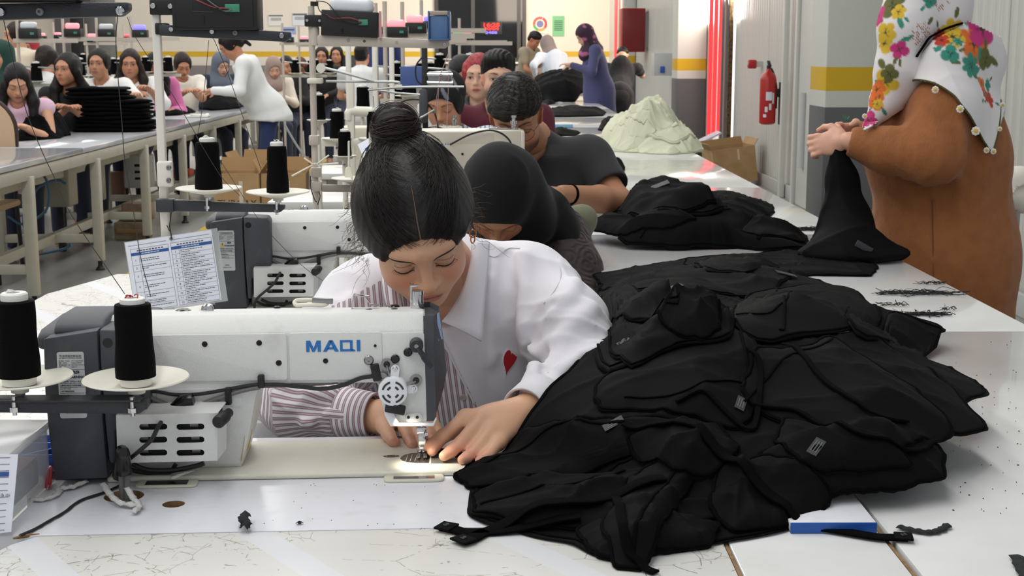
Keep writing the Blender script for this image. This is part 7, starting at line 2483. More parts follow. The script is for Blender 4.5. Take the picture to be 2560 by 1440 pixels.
top_ = [cap(shl - Z * .02, shr - Z * .02, .075, .07, .06), ell(ch + np.array([0, .02, 0]), (.2, .14, .2), None, .08), cap(ch, pel, .16, .18, .08), cap(nb, ch, .09, .12, .06), cap(shl, ell_ * .5 + shl * .5 + np.array([.012, 0, 0]), .082, .078, .05), cap(ell_ * .5 + shl * .5 + np.array([.012, 0, 0]), ell_, .078, .066, .04), cap(ell_, wl, .062, .042, .03), cap(shr, elr_, .08, .066, .05), cap(elr_, wr_, .062, .042, .03)]
mb_ = mat('brown_embroidery', (46, 32, 32), .75, sheen=.1, var=(45, (62, 45, 45), .5, .75))
nt = mb_.node_tree
tc = nt.nodes.new('ShaderNodeTexCoord')
vo = nt.nodes.new('ShaderNodeTexVoronoi')
vo.inputs['Scale'].default_value = 17
nt.links.new(tc.outputs['Object'], vo.inputs['Vector'])
rg_ = node_math(nt, 'SINE', node_math(nt, 'MULTIPLY', vo.outputs['Distance'], 24))
bp = nt.nodes.new('ShaderNodeBump')
bp.inputs['Strength'].default_value = .45
bp.inputs['Distance'].default_value = .004
nt.links.new(rg_, bp.inputs['Height'])
nt.links.new(bp.outputs[0], nt.nodes['Principled BSDF'].inputs['Normal'])
V, F = sdf_mesh(top_, .0055, cloth_disp(.008, 22, 8, (.3, .2, -1), .4), .014)
mesh_obj('top', V, F, mb_, W2, org)
V, F = sdf_mesh([cap(P(1418, 560, 3.83), P(1462, 548, 3.83), .02, .035, .02), cap(P(1440, 552, 3.83), P(1448, 640, 3.83), .04, .03, .03), cap(P(1460, 545, 3.83), P(1466, 565, 3.83), .02, .012, .01)], .005, cloth_disp(.006, 40, 3), .01)
mesh_obj('olive_scarf_end', V, F, cloth_mat((112, 112, 92)), W2, org, label='olive grey cloth end')
# man in a charcoal T-shirt
org = np.array([.2, 5.0, 0])
W3 = thing('person', 'man with dark wavy hair and glasses in a charcoal T-shirt, arm bent', 'person', tuple(org))
H3 = Head((0, 0, 0), -2, 30, 4, 1.1)
H3.c = P(1290, 292, 4.72) + 0
nb = P(1330, 345, 4.93)
shl, shr = P(1475, 395, 4.98), P(1180, 410, 4.95)
ch = P(1335, 520, 4.97)
pel = np.array([.14, 5.1, .55])
ell_, elr_ = P(1548, 505, 4.82), P(1130, 520, 4.75)
wl, wr_ = P(1405, 483, 4.60), P(1190, 520, 4.5)
bd = [cap(nb, ch, .07, .14, .05), cap(ch, pel, .13, .13, .05), cap(shl, shr, .06, .06, .03)]
for a, b_, c in ((shl, ell_, wl), (shr, elr_, wr_)): bd += [cap(a, b_, .052, .045, .03), cap(b_, b_ + (c - b_) * .35, .047, .046, .02), cap(b_ + (c - b_) * .35, c, .046, .029, .02)]
for q in (-1, 1):
 hip = pel + np.array([q * .1, 0, 0])
 kn = np.array([hip[0], 4.7, .52])
 bd += [cap(hip, kn, .085, .06, .03), cap(kn, np.array([kn[0], 4.68, .06]), .055, .04, .02), cap(np.array([kn[0], 4.68, .05]), np.array([kn[0], 4.54, .035]), .037, .03, .02)]
hs3 = H3.skin(True, nose=1.02) + [cap(H3.w(0, -.03, -.05), nb - Z * .02, .060, .068, .03)]
pcs = [sdf_mesh(bd, .009), sdf_mesh(hs3, .0036, sm=2)]
pcs.append(sdf_mesh(hand_prims(wl, unit(wl - ell_) + np.array([-.2, -.2, -.25]), Z + np.array([.2, -.5, 0]), 1.08, .7, 1), .004))
pcs.append(sdf_mesh(hand_prims(wr_, unit(wr_ - elr_) + np.array([.3, -.2, -.1]), Z, 1.08, .6, -1), .004))
V, F = join_vf(pcs)
sk3 = (184, 134, 104)
col = np.tile(L3(sk3), (len(V), 1))
a, b_ = len(pcs[0][0]), len(pcs[0][0]) + len(pcs[1][0])
col[a:b_] = H3.paint(V[a:b_], sk3, True, eye='down', beard=.8, lip=(150, 92, 84), brow=(28, 22, 20))
mesh_obj('body', V, F, M_skin, W3, org, col)
E3 = H3.E
hj = [E3((0, -.022, .044), (.080, .100, .082), .02), E3((0, -.05, -.005), (.074, .06, .062), .02), E3((0, .020, .082), (.074, .082, .045), .03), E3((.02, .07, .074), (.055, .035, .028), .03)]
hj += [E3((0, .110, -.034), (.078, .068, .094), .012, -1)] + [E3((q * .085, .01, -.03), (.028, .05, .052), .012, -1) for q in (-1, 1)]
def hw3(P_):
 q = H3.loc(P_)
 up_ = np.clip((q[..., 2] - .03) / .04, 0, 1)
 return up_ * (.0022 * np.sin(q[..., 1] * 260 + 2.2 * np.sin(q[..., 0] * 55) + 1.3 * np.sin(q[..., 2] * 70)) + .0014 * np.sin(q[..., 1] * 420 + 3 * np.sin(q[..., 0] * 80)))
V, F = sdf_mesh(hj, .003, hw3, .009)
hair3 = mesh_obj('hair', V, F, mat('hair_man', (20, 17, 15), .45, spec=.4, bump=(300, .6, (.4, 2.5, 1))), W3, org)
N_, K = 1500, 14
rs = np.random.RandomState(9)
az, elv = rs.uniform(-2.4, 2.4, N_), rs.uniform(.15, 1.35, N_)
u = np.linspace(0, 1, K)[None, :]
A_ = az[:, None] - .75 * u + .08 * np.sin(u * 6 + rs.rand(N_, 1) * 6)
E_ = elv[:, None] - .12 * u + .05 * np.sin(u * 5 + rs.rand(N_, 1) * 6)
dr = np.stack([np.sin(A_) * np.cos(E_), np.cos(A_) * np.cos(E_), np.sin(E_)], -1) @ H3.A
o3 = H3.w(0, -.01, .03)
r_ = proj_dir(hj[:4], o3, dr.reshape(-1, 3)).reshape(N_, K)
pt = o3 + dr * (r_ + .001 + .0015 * rs.rand(N_, 1) + .002 * np.sin(A_ * 22 + E_ * 9))[..., None]
ok = sdf_eval(hj, pt[:, 3]) < .006
strands(pt[ok], .0007, 'hair_strands', mat('hair_man_strand', (46, 40, 36), .4), W3, org)
# thin wire glasses
b = MB()
for q in (-1, 1):
 aa = np.linspace(0, 2 * PI, 25)
 b.tube([H3.w(q * .033 + .024 * math.cos(x), .098 - .012 * abs(math.cos(x)) * (1 if q * math.cos(x) > 0 else .2), -.006 + .021 * math.sin(x)) - org for x in aa], .0008, 5)
 b.tube([H3.w(q * .056, .088, .002) - org, H3.w(q * .074, .05, .004) - org, H3.w(q * .080, -.01, .002) - org], .0009, 5)
b.tube([H3.w(-.009, .103, -.002) - org, H3.w(0, .105, .002) - org, H3.w(.009, .103, -.002) - org], .0008, 5)
part('glasses', b, mat('wire_dark', (40, 36, 34), .3, .8), W3)
e2 = shl + (ell_ - shl) * .62
e2r = shr + (elr_ - shr) * .62
ts = [cap(shl - Z * .015, shr - Z * .015, .078, .078, .06), ell(ch + Z * .05, (.205, .14, .2), None, .08), cap(ch, pel, .165, .165, .08), cap(nb - Z * .02, nb - Z * .06, .068, .11, .06), cap(shl, e2, .082, .078, .05), cap(shr, e2r, .082, .078, .05)]
ts += [cap(e2 + unit(e2 - shl) * .085, e2 + unit(e2 - shl) * .2, .09, .1, .008, -1), cap(e2r + unit(e2r - shr) * .085, e2r + unit(e2r - shr) * .2, .09, .1, .008, -1), cap(nb + np.array([-.01, -.03, -.05]), H3.w(0, 0, -.06) + np.array([0, -.02, .04]), .056, .10, .012, -1)]
V, F = sdf_mesh(ts, .006, cloth_disp(.0085, 20, 6, (1, .3, -.6), .4), .014)
mesh_obj('shirt', V, F, mat('charcoal_jersey', (40, 40, 43), .88, sheen=.08, bump=(900, .25)), W3, org)
d = unit(wl - ell_)
part('wristband', MB().lathe([(.0325, -.005), (.035, -.004), (.0352, .005), (.033, .006)], wl - d * .045 - org, 24, tuple(d)), M_hem, W3)
tz = MB()
# woman in a brown dress and floral headscarf, sorting garments
org = np.array([1.42, 4.12, 0])
W4 = thing('person', 'standing woman in a rust brown dress and white floral headscarf, seen from behind', 'person', tuple(org))
H4 = Head(P(2322, 18, 4.1), -118, 20, 0, 1.0)
nb = P(2345, 150, 4.12)
up4 = np.array([0, 0, 1.])
shn, shf = P(2352, 268, 3.97), np.array(P(2330, 255, 4.33))
ch = P(2348, 370, 4.14)
hp4 = P(2350, 640, 4.14)
eln, elf = P(2330, 405, 3.90), P(2260, 400, 4.36)
wn, wf = P(2118, 352, 3.98), P(2135, 338, 4.18)
Fd = np.array([-1., .1, 0])
Rt = np.cross(Fd, Z)
bd = [cap(nb, ch, .06, .12, .05), cap(ch, hp4, .13, .15, .06), cap(shn, eln, .05, .044, .03), cap(shf, elf, .05, .044, .03), cap(eln, eln + (wn - eln) * .5, .044, .038, .02), cap(eln + (wn - eln) * .5, wn, .038, .029, .02), cap(elf, wf, .044, .029, .02)]
for q in (-1, 1):
 a = hp4 + np.array([0, q * .09, 0])
 bd += [cap(a, np.array([a[0] + .02, a[1], .45]), .10, .07, .04), cap(np.array([a[0] + .02, a[1], .45]), np.array([a[0] + .03, a[1], .08]), .065, .045, .03), cap(np.array([a[0] + .03, a[1], .05]), np.array([a[0] - .12, a[1], .035]), .042, .032, .02)]
pcs = [sdf_mesh(bd, .012), sdf_mesh(H4.skin(False) + [cap(H4.w(0, -.02, -.05), nb, .056, .06, .03)], .006), sdf_mesh(hand_prims(wn, np.array([-.55, .25, -.1]), np.array([-.45, -.85, .25]), 1.0, 1.15, 1, .12), .0032), sdf_mesh(hand_prims(wf, np.array([-.5, -.35, .1]), np.array([-.5, .5, .5]), 1.0, .9, -1, .12), .0032)]
V, F = join_vf(pcs)
col = np.tile(L3((214, 164, 140)), (len(V), 1))
mesh_obj('body', V, F, M_skin, W4, org, col)
M_gauze = mat('brown_gauze', (150, 92, 48), .85, sheen=.08, bump=(170, .9, (1, 1, .4)), var=(26, (136, 80, 40), .4, .8))
cn = wn - (wn - eln) * .1
dress = [ell(ch + np.array([-.01, 0, -.0]), (.18, .19, .21), None, .08), cap(shn + np.array([.01, 0, -.01]), shf + np.array([.01, 0, -.01]), .085, .085, .08), cap(nb + np.array([.02, 0, 0]), ch, .10, .16, .08), cap(ch + np.array([.015, 0, -.06]), hp4 + np.array([.01, 0, 0]), .185, .205, .1), cap(hp4 + np.array([.01, 0, 0]), np.array([hp4[0] + .03, hp4[1], .12]), .205, .24, .1), ell(ch + np.array([-.075, 0, -.04]), (.12, .15, .12), None, .06),
  cap(shn, eln + Z * .02, .082, .072, .07), cap(eln + Z * .02, cn + (eln - cn) * .4, .071, .062, .07), cap(cn + (eln - cn) * .4, cn, .060, .046, .03), cap(shf, elf, .098, .082, .05), cap(elf, wf + (elf - wf) * .1, .08, .052, .03)]
dress += [ell(wn + unit(wn - eln) * .075, (.085, .085, .085), None, .006, -1), ell(wf + unit(wf - elf) * .075, (.085, .085, .085), None, .006, -1), ell((hp4[0], hp4[1], -.36), (.8, .8, .46), None, .01, -1)]
dd1, dd2 = cloth_disp(.012, 15, 5, (.15, 0, -1), .22), cloth_disp(.004, 40, 2, (.6, .1, -.8), .4)
def ddisp(X):
 q = X - eln
 g = np.exp(-(q * q).sum(-1) / (2 * .11 ** 2))
 al = q @ unit(wn - shn)
 return dd1(X) + dd2(X) + g * .006 * ((1 - np.abs(np.sin(al * 44 + q[..., 2] * 20 + 1.2 * np.sin(q[..., 1] * 40)))) ** 1.5 - .4)
V, F = sdf_mesh(dress, .0065, ddisp, .024)
mesh_obj('dress', V, F, M_gauze, W4, org)
part('side_seam', MB().tube(smooth_curve([trace(dress, x, y, ddisp, 3.2)[0] + np.array([0, -.001, 0]) - org for x, y in ((2330, 500), (2331, 560), (2332, 620), (2333, 690))], 4), .0016, 5), mat('seam_brown', (110, 64, 30), .85), W4)
# headscarf: wrapped head, neck band, cape over the shoulders and the point down the back
E4, C4 = H4.E, H4.C
scf = [E4((0, -.02, .03), (.098, .118, .112), .03), C4((0, .03, -.05), (0, .02, -.10), .078, .075, .05), cap(H4.w(0, -.02, -.05), nb + np.array([.0, 0, .0]), .082, .10, .05),
 cap(P(2280, -30, 4.05), P(2262, 70, 4.03), .075, .07, .05), cap(P(2262, 70, 4.03), P(2245, 170, 4.03), .07, .062, .05), cap(P(2245, 170, 4.03), P(2215, 250, 4.04), .062, .042, .04), cap(P(2215, 250, 4.04), P(2172, 316, 4.04), .042, .018, .03), cap(P(2330, 150, 4.08), P(2260, 215, 4.05), .07, .05, .05)]
scf += [E4((0, .10, -.03), (.055, .06, .08), .012, -1)]
sdsp = cloth_disp(.006, 26, 12, (.7, .1, -.7), .35)
V1, F1 = sdf_mesh(scf, .0042, sdsp, .012)
CP = [(2150, 335), (2186, 312), (2222, 280), (2254, 224), (2285, 200), (2335, 208), (2380, 235), (2425, 290), (2460, 356), (2481, 386), (2493, 345), (2525, 240), (2520, 100), (2420, 50), (2330, 100), (2280, 160), (2200, 250)]
def inpoly(x, y, poly):
 r = np.zeros(len(x), bool)
 n = len(poly)
 for i in range(n):
  (x0, y0), (x1, y1) = poly[i], poly[(i + 1) % n]
  c = ((y0 > y) != (y1 > y)) & (x < (x1 - x0) * (y - y0) / (y1 - y0 + 1e-12) + x0)
  r ^= c
 return r
cps = [p for p in dress if p[-1] == 1] + [cap(H4.w(0, -.06, -.05), P(2425, 150, 4.12), .08, .085, .06), cap(P(2360, 150, 4.0), P(2420, 160, 4.2), .07, .07, .06)]
cdd = cloth_disp(.005, 20, 3, (.4, .1, -.8), .35)
cdsp = lambda X: .014 + .5 * dd1(X) + cdd(X)
V2, F2 = sdf_mesh(cps, .0046, cdsp, .03)
xx, yy = projv(V2)
ki = inpoly(xx, yy, CP) & (V2[:, 2] > 1.0)
F2 = F2[ki[F2].all(1)]
us = np.unique(F2)
rm = np.full(len(V2), -1)
rm[us] = np.arange(len(us))
V2, F2 = V2[us], rm[F2]
def floral(V):
 """printed flowers: each is a bloom at a point of the cloth, with petals, leaves and berries"""
 c = np.tile(L3((226, 222, 222)), (len(V), 1))
 def put(cn_, w): c[:] = c * (1 - w[:, None]) + L3(cn_) * w[:, None]
 MG, OR, YE, TL, OL, RD, BR_ = (196, 52, 120), (222, 110, 40), (214, 178, 50), (56, 140, 120), (98, 100, 50), (190, 60, 40), (170, 96, 62)
 blooms = [(2440, 105, 52, OR, 5, 2.4), (2462, 75, 48, MG, 4, .6), (2385, 85, 34, YE, 6, .2), (2436, 165, 34, TL, 7, 1.0), (2470, 150, 30, OL, 3, .3), (2398, 97, 14, TL, 6, 0), (2206, 85, 30, YE, 5, .4), (2203, 108, 26, YE, 4, 1.2), (2225, 10, 36, OL, 4, .8), (2190, 40, 26, MG, 4, .2), (2245, 130, 24, MG, 4, 1.9), (2210, 210, 34, YE, 5, .4), (2185, 225, 26, OR, 5, 0), (2180, 255, 26, OR, 4, 1.0), (2215, 185, 24, OL, 4, .1), (2472, 235, 22, RD, 5, .3), (2460, 205, 20, OR, 4, .8), (2480, 245, 24, RD, 5, 1.3), (2330, 5, 22, TL, 4, .3), (2358, 12, 20, BR_, 7, 0), (2310, 92, 30, BR_, 9, 0), (2165, 300, 24, MG, 4, .4), (2188, 262, 14, YE, 5, .2), (2375, 128, 24, TL, 3, 2.8), (2350, 95, 20, RD, 6, .4), (2476, 215, 16, TL, 4, 0), (2178, 15, 24, OR, 5, .5), (2240, 25, 20, YE, 5, 1.0)]
 for (px, py, rpx, cc, n_, ph) in blooms:
  best = None
  Xp, Yp = projv(V)
  near = np.hypot(Xp - px, Yp - py)
  dz = (V - CAM) @ FW
  i = np.where(near < 8)[0]
  if not len(i): continue
  o = V[i[np.argmin(dz[i])]]
  R = rpx * 4.1 / FPX * 1.05
  q = V - o
  u_, v_ = q @ RT, q @ UP
  r = np.sqrt((q * q).sum(1)) / R
  a = np.arctan2(v_, u_)
  edge = .62 + .38 * np.abs(np.cos((a + ph) * n_ / 2)) ** .6
  w = np.clip((edge - r) * 9, 0, 1)
  if cc == BR_: w = w * (np.sin(u_ * 900) * np.sin(v_ * 820) > .25)
  put(cc, w)
  put(tuple(int(x * .62) for x in cc), w * np.clip((.5 - r) * 3, 0, 1) * (np.abs(np.sin((a + ph) * n_ / 2)) > .8))
  if cc in (OR, YE, MG): put((60, 60, 40), np.clip((.16 - r) * 20, 0, 1))
  for k in range(2):
   aa = ph * 2 + k * 2.4 + 1
   lu, lv = u_ - math.cos(aa) * R * 1.25, v_ - math.sin(aa) * R * 1.25
   al = lu * math.cos(aa) + lv * math.sin(aa)
   ac = -lu * math.sin(aa) + lv * math.cos(aa)
   put(TL if k else OL, np.clip((1 - (al / (R * .42)) ** 2 - (ac / (R * .17)) ** 2) * 3, 0, 1) * (r < 2))
 return c
M_print = mat('scarf_print', (255, 255, 255), .85, attr='Col', bump=(700, .15))
mesh_obj('headscarf', V1, F1, M_print, W4, org, floral(V1))
sc_ = mesh_obj('headscarf_cape', V2, F2, M_print, W4, org, floral(V2))
md = sc_.modifiers.new('s', 'SOLIDIFY')
md.thickness = .003
md.offset = -1
b = MB().tube(smooth_curve([trace(scf + cps, x, y, None, 3.2)[0] + np.array([0, -.004, 0]) - org for x, y in ((2405, 58), (2385, 64), (2360, 73), (2340, 84), (2322, 95), (2306, 118), (2290, 142))], 4), .0055, 8, flat=.6)
part('black_tie', b, M_hem, W4)
# crochet edge with daisies
pe = [(2185, 312), (2200, 298), (2222, 282), (2236, 262), (2256, 222), (2285, 200), (2335, 208), (2380, 235), (2400, 258), (2425, 290), (2447, 330), (2462, 358), (2480, 378), (2492, 345), (2500, 300), (2502, 250)]
pw = [trace(cps, x, y, cdsp, 3.3)[0] for x, y in pe]
pw = [p if (abs(projv(p[None])[0][0] - x) < 3 and 3.5 < p[1] < 4.6) else P(x, y, 4.0) for p, (x, y) in zip(pw, pe)]
part('crochet_edge', MB().tube(smooth_curve([p - org for p in pw], 5), .0028, 6), mat('edge_green', (74, 76, 36), .8), W4)
for i, (x, y, s_) in enumerate(((2192, 285, .010), (2233, 262, .010), (2255, 215, .011), (2336, 224, .013), (2398, 272, .014), (2437, 327, .016), (2464, 375, .011), (2481, 378, .011), (2504, 262, .010), (2497, 322, .009), (2160, 290, .010))):
 p = trace(cps, x, y, cdsp, 3.3)[0]
 if not 3.5 < p[1] < 4.6: p = P(x, y, 4.02)
 p = p + np.array([0, -.008, 0]) - org
 s_ *= .85
 dz_ = MB()
 for k in range(8):
  a = k * PI / 4
  dz_.lathe([(.0, -.001), (s_ * .36, 0), (0, .002)], p + np.array([s_ * .62 * math.cos(a), 0, s_ * .62 * math.sin(a)]), 8, (0, -1, 0))
 f_ = part('daisy', dz_, mat('daisy_white', (236, 234, 226), .8), W4)
 part('daisy_centre', MB().lathe([(s_ * .45, -.001), (s_ * .4, .003), (0, .0045)], p, 10, (0, -1, 0)), mat('daisy_yellow', (224, 186, 70), .8), f_)
# black garment hanging from her hands to the table
o = P(2100, 400, 4.0)
gz = [cap(P(2100, 372, 4.0), P(2105, 450, 3.99), .02, .045, .03), cap(P(2105, 450, 3.99), P(2112, 560, 3.95), .045, .07, .04), cap(P(2112, 560, 3.95), P(2118, 650, 3.85), .075, .105, .05), cap(P(2075, 640, 3.86), P(2165, 655, 3.84), .05, .05, .05), ell((1.0, 3.83, .80), (.16, .12, .03), None, .05)]
gz += [ell((1.0, 3.85, .38), (.8, .8, .402), None, .004, -1)]
V, F = sdf_mesh(gz, .006, cloth_disp(.014, 26, 3, (.1, 0, -1), .15), .02)
oo = np.array([1.0, 3.85, .781])
me = np_mesh('black_garment', V - oo, F)
ob = link('black_garment', me, M_knit, None, 180)
ob.location = tuple(oo)
tag(ob, 'black garment held up by the woman in brown, its foot on the table', 'garment')
b = MB().box(P(2160, 618, 3.74) - oo, (.05, .004, .018), rot=(0, .5, 0), bev=.001)
part('care_tag', b, M_tag, ob)
b = MB()
for k in range(3): b.tube([P(2112 + k * 3, 300, 4.05) - oo, P(2106 + k * 9, 285 + k * 3, 4.05) - oo], [.004, .001], 6)
part('thread_snips', b, mat('snip_green', (50, 110, 80), .5), ob)
# ================================================================== PEOPLE FARTHER BACK
pe_ = person
pe_('woman in a sleeveless pink blouse with long black hair, head bowed, at left edge', (42, 205), 9.2, 22, 32, hair='long', skin='a', top=(222, 186, 206), sleeve='none', byaw=15, lean=.3, hands=[(62, 318, 9.0), (15, 322, 8.9)], eye='down', hc=(20, 17, 18), hairlen=.2)
pe_('woman with very long dark hair in a black vest, looking at the camera', (168, 172), 10.1, -18, 4, hair='long', skin='b', top=(24, 24, 26), sleeve='none', byaw=10, hands=[(180, 272, 9.9), (165, 274, 9.9)], hc=(28, 22, 20), hairlen=.32, vneck=.06)
pe_('woman with tied dark hair in a white T-shirt behind the folded stack', (248, 158), 11.0, -6, 4, hair='tied', skin='b', top=(232, 232, 230), sleeve='short', hands=[(345, 238, 10.7), None])
pe_('woman with loose brown hair in a white top, holding black cloth', (326, 158), 11.6, 8, 10, hair='long', skin='b', hc=(44, 30, 24), top=(232, 232, 230), sleeve='34', hands=[(372, 222, 11.3), (350, 230, 11.2)], hairlen=.12)
pe_('woman in a magenta pink top beside the white post', (388, 165), 12.7, 35, 22, hair='long', skin='d', top=(206, 112, 164), sleeve='long', hairlen=.12, eye='down')
pe_('woman with tied brown hair in a cream T-shirt, sewing with lowered eyes', (456, 162), 13.6, 25, 30, hair='tied', skin='b', hc=(48, 34, 28), top=(228, 222, 210), sleeve='short', hands=[(482, 226, 13.3), (470, 226, 13.3)], eye='down')
pe_('woman in a slate grey hijab and navy top behind the white coat', (553, 160), 14.4, 35, 25, skin='c', scarf=((98, 106, 120),), top=(40, 46, 62), eye='down')
pe_('woman standing in a white lab coat and jeans, leaning over the left table', (574, 112), 12.3, -70, 42, byaw=-75, hair='tied', skin='b', top=(226, 228, 228), coat=.76, stand=True, lean=.42, hands=[(530, 226, 12.1), (545, 228, 12.6)], pants=(36, 52, 96), hips_back=.05, eye='down', wide=.98)
pe_('woman in a taupe hijab and cream top, far end of the left table', (684, 168), 16, 20, 32, skin='c', scarf=((152, 132, 124),), top=(222, 212, 198), eye='down', vox=.008)
pe_('woman with tied black hair in a black top beside the taupe hijab', (715, 164), 16.6, 0, 12, hair='tied', skin='b', top=(30, 30, 34), vox=.008)
def dots(c0, cols, f=60):
 def fn(V):
  c = np.tile(L3(c0), (len(V), 1))
  for i, cc in enumerate(cols):
   w = np.clip((wob(V, f, 20 + i) - .45) * 6, 0, 1)
   c = c * (1 - w[:, None]) + L3(cc) * w[:, None]
  return c
 return fn
pe_('woman in a brown patterned headscarf and dark top, beyond the left table', (750, 168), 17, 8, 28, skin='b', scarf=((1, 1, 1), dots((90, 66, 50), [(190, 150, 90), (150, 70, 60)])), top=(34, 32, 32), vox=.008, eye='down')
pe_('woman with black tied hair in a dark top, facing the camera beside beige post', (804, 140), 17, 4, 6, hair='tied', skin='b', top=(34, 30, 30), vox=.008)
pe_('woman with a dark fringe in a navy vest, in front of yellow band', (842, 136), 19, -4, 6, hair='long', skin='b', top=(30, 36, 70), sleeve='none', vox=.009, hairlen=.05)
pe_('man in a white shirt seen from behind, between white posts', (905, 140), 15, 172, 6, hair='short', male=True, skin='a', top=(226, 228, 228), sleeve='short', vox=.008)
pe_('woman standing in a navy blue dress, seen behind white posts', (962, 80), 17, 150, 8, hair='bun', skin='b', robe=(30, 44, 96), stand=True, vox=.009, hands=[None, None])
pe_('woman standing with brown hair in a bun and beige top, turned left', (40, 88), 11.6, -66, 4, byaw=-150, hair='bun', hc=(52, 36, 28), skin='a', top=(222, 208, 186), stand=True, sleeve='short', pants=(60, 60, 66))
pe_('person in a white top seen from behind at the second row', (118, 150), 11.6, 170, 12, hair='tied', hc=(40, 28, 24), skin='a', top=(226, 226, 226))
pe_('person in a dark green hijab at the left edge', (3, 138), 11.2, -20, 10, scarf=((22, 62, 54),), skin='a', top=(90, 40, 46))
pe_('person in a red headscarf behind the beige standing woman', (72, 116), 13.2, -10, 10, scarf=((168, 48, 56),), skin='b', top=(150, 60, 60), vox=.008)
t, h = pe_('woman in a black bandana and blue striped shirt behind the fourth machine', (1112, 256), 6.0, -14, 24, hair='tied', skin='b', hc=(18, 16, 16), top=(120, 150, 182), kind='stripe', eye='down', sc=1.03)
V, F = sdf_mesh([h.E((0, -.022, .042), (.090, .108, .094), .02), h.E((0, .105, -.045), (.085, .085, .105), .01, -1)], .006)
o0 = np.array(t.location)
mesh_obj('bandana', V, F, mat('scarf_print', (255, 255, 255), .85, attr='Col'), t, o0, dots((16, 17, 20), [(120, 128, 138)], 130)(V))
pe_('man with short black hair and stubble in a maroon top, eyes on camera', (1246, 196), 6.45, 6, 2, hair='short', male=True, skin='c', top=(84, 24, 38), beard=.55, sc=1.02, hc=(16, 14, 14))
pe_('woman with a coral red head wrap behind the maroon top', (1196, 190), 7.3, -8, 6, hair='tied', hc=(196, 72, 78), skin='c', top=(70, 70, 76), vox=.006)
pe_('woman with black hair and headband in a white top, looking down', (1156, 192), 7.9, 12, 26, hair='tied', skin='b', hc=(20, 18, 18), top=(232, 232, 232), eye='down')
pe_('woman standing in a purple print hijab and indigo dress at the far table end', (1462, 88), 15.6, -82, 36, scarf=((1, 1, 1), dots((58, 34, 56), [(30, 26, 30), (170, 96, 130)])), skin='c', robe=(70, 72, 112), stand=True, hands=[(1428, 162, 15.4), (1432, 166, 15.8)], eye='down', vox=.008, lean=.2)
pe_('man in black bending forward by the red cabinet', (1556, 140), 17.9, 172, 80, hair='short', male=True, skin='a', top=(20, 20, 22), stand=True, lean=.9, pants=(26, 26, 30), sleeve='short', hands=[(1528, 190, 18), (1590, 165, 18.2)], vox=.009, hips_back=.1)
pe_('person in a grey hijab and white shirt reaching over the far table', (1368, 112), 18.6, -150, 45, scarf=((136, 122, 118),), skin='a', top=(206, 214, 224), stand=True, lean=.6, hands=[(1338, 188, 18.4), (1400, 190, 18.2)], vox=.009, robe=None)
pe_('man in a beige shirt standing at the far wall under ring poster', (1336, 100), 20.5, 60, 35, hair='short', male=True, skin='d', top=(150, 140, 118), stand=True, sleeve='short', vox=.01, hands=[(1352, 150, 20.3), None])
# ================================================================== MACHINES AND STANDS FARTHER BACK
def beige_machine(label, px, py, Y, L=.50, h=.33):
 p = P(px, py, Y)
 t = thing('sewing_machine', label, 'sewing machine', (p[0], Y, .781))
 zt = p[2] - .781
 part('bed', MB().box((-L / 2, .09, .006), (L, .18, .012), bev=.004), M_beigem, t)
 b = MB().prism([(0, zt - .13), (.004, zt - .004), (.03, zt), (.13, zt), (.15, zt - .012), (.15, zt - .13)], -L, -.012, 'x', bev=.004)
 b.prism([(-.10, zt), (-.012, zt), (-.012, .1), (-.075, .1), (-.10, zt - .14)], .002, .14, 'y', bev=.006)
 b.prism([(-L, zt), (-L + .13, zt - .02), (-L + .12, zt - .15), (-L + .10, .012), (-L, .012)], .002, .15, 'y', bev=.008)
 part('arm_casting', b, M_beigem, t)
 part('face_plate', MB().prism([(0, .1), (0, zt - .006), (-.013, zt - .002), (-.013, .1)], .0, .14, 'y', bev=.003), mat('face_plate', (214, 208, 194), .3), t)
 part('side_plate', MB().prism(rrect(-.30, -.09, zt - .115, zt - .045, .012), -.002, .004, 'y', bev=.0008), M_beigem, t)
 for x, z, r, m in ((-.075, zt - .05, .011, M_cream), (-.045, zt - .055, .007, M_cream), (-.2, zt - .075, .004, M_screw)):
  b = MB()
  screw(b, np.array([x, 0, z]), r, h=.006)
  c = part('tension_dial', b, m, t)
  if r > .005: part('dial_screw', MB().cyl((x, -.005, z), (x, -.008, z), r * .4), M_screw, c)
 part('top_knob', MB().lathe([(.011, 0), (.011, .006), (.008, .008), (.008, .016), (.012, .017), (.012, .028), (.006, .03), (.006, .036), (.009, .037), (.009, .045)], (-.035, .07, zt), 16), M_chrome, t)
 part('top_plate', MB().box((-.085, .07, zt + .003), (.06, .03, .006), bev=.001).cyl((-.085, .06, zt), (-.085, .06, zt + .01), .006), M_chrome, t)
 part('needle_bar', MB().cyl((-.045, .07, .012), (-.045, .07, .11), .004), M_chrome, t)
 b = MB().tube(smooth_curve([(-.24, -.01, zt - .045), (-.17, -.015, zt - .01), (-.10, -.015, zt + .0), (-.05, -.015, zt - .03), (-.035, -.01, zt - .09)]), .003, 6)
 part('black_cable', b, M_cable, t)
 text_part('lettering', 'JUKI', .03, mat('letter_royal', (40, 80, 190), .4), t, (-.27, -.0015, zt - .055), (PI / 2, 0, 0), bold=.001)
 return t
m3 = beige_machine('beige machine with blue lettering in front of the charcoal T-shirt man', 1312, 326, 4.44)
dup(m3, (P(1120, 326, 5.8)[0] + .06, 5.75, .781 - .06), 'small beige machine before the striped blue shirt')
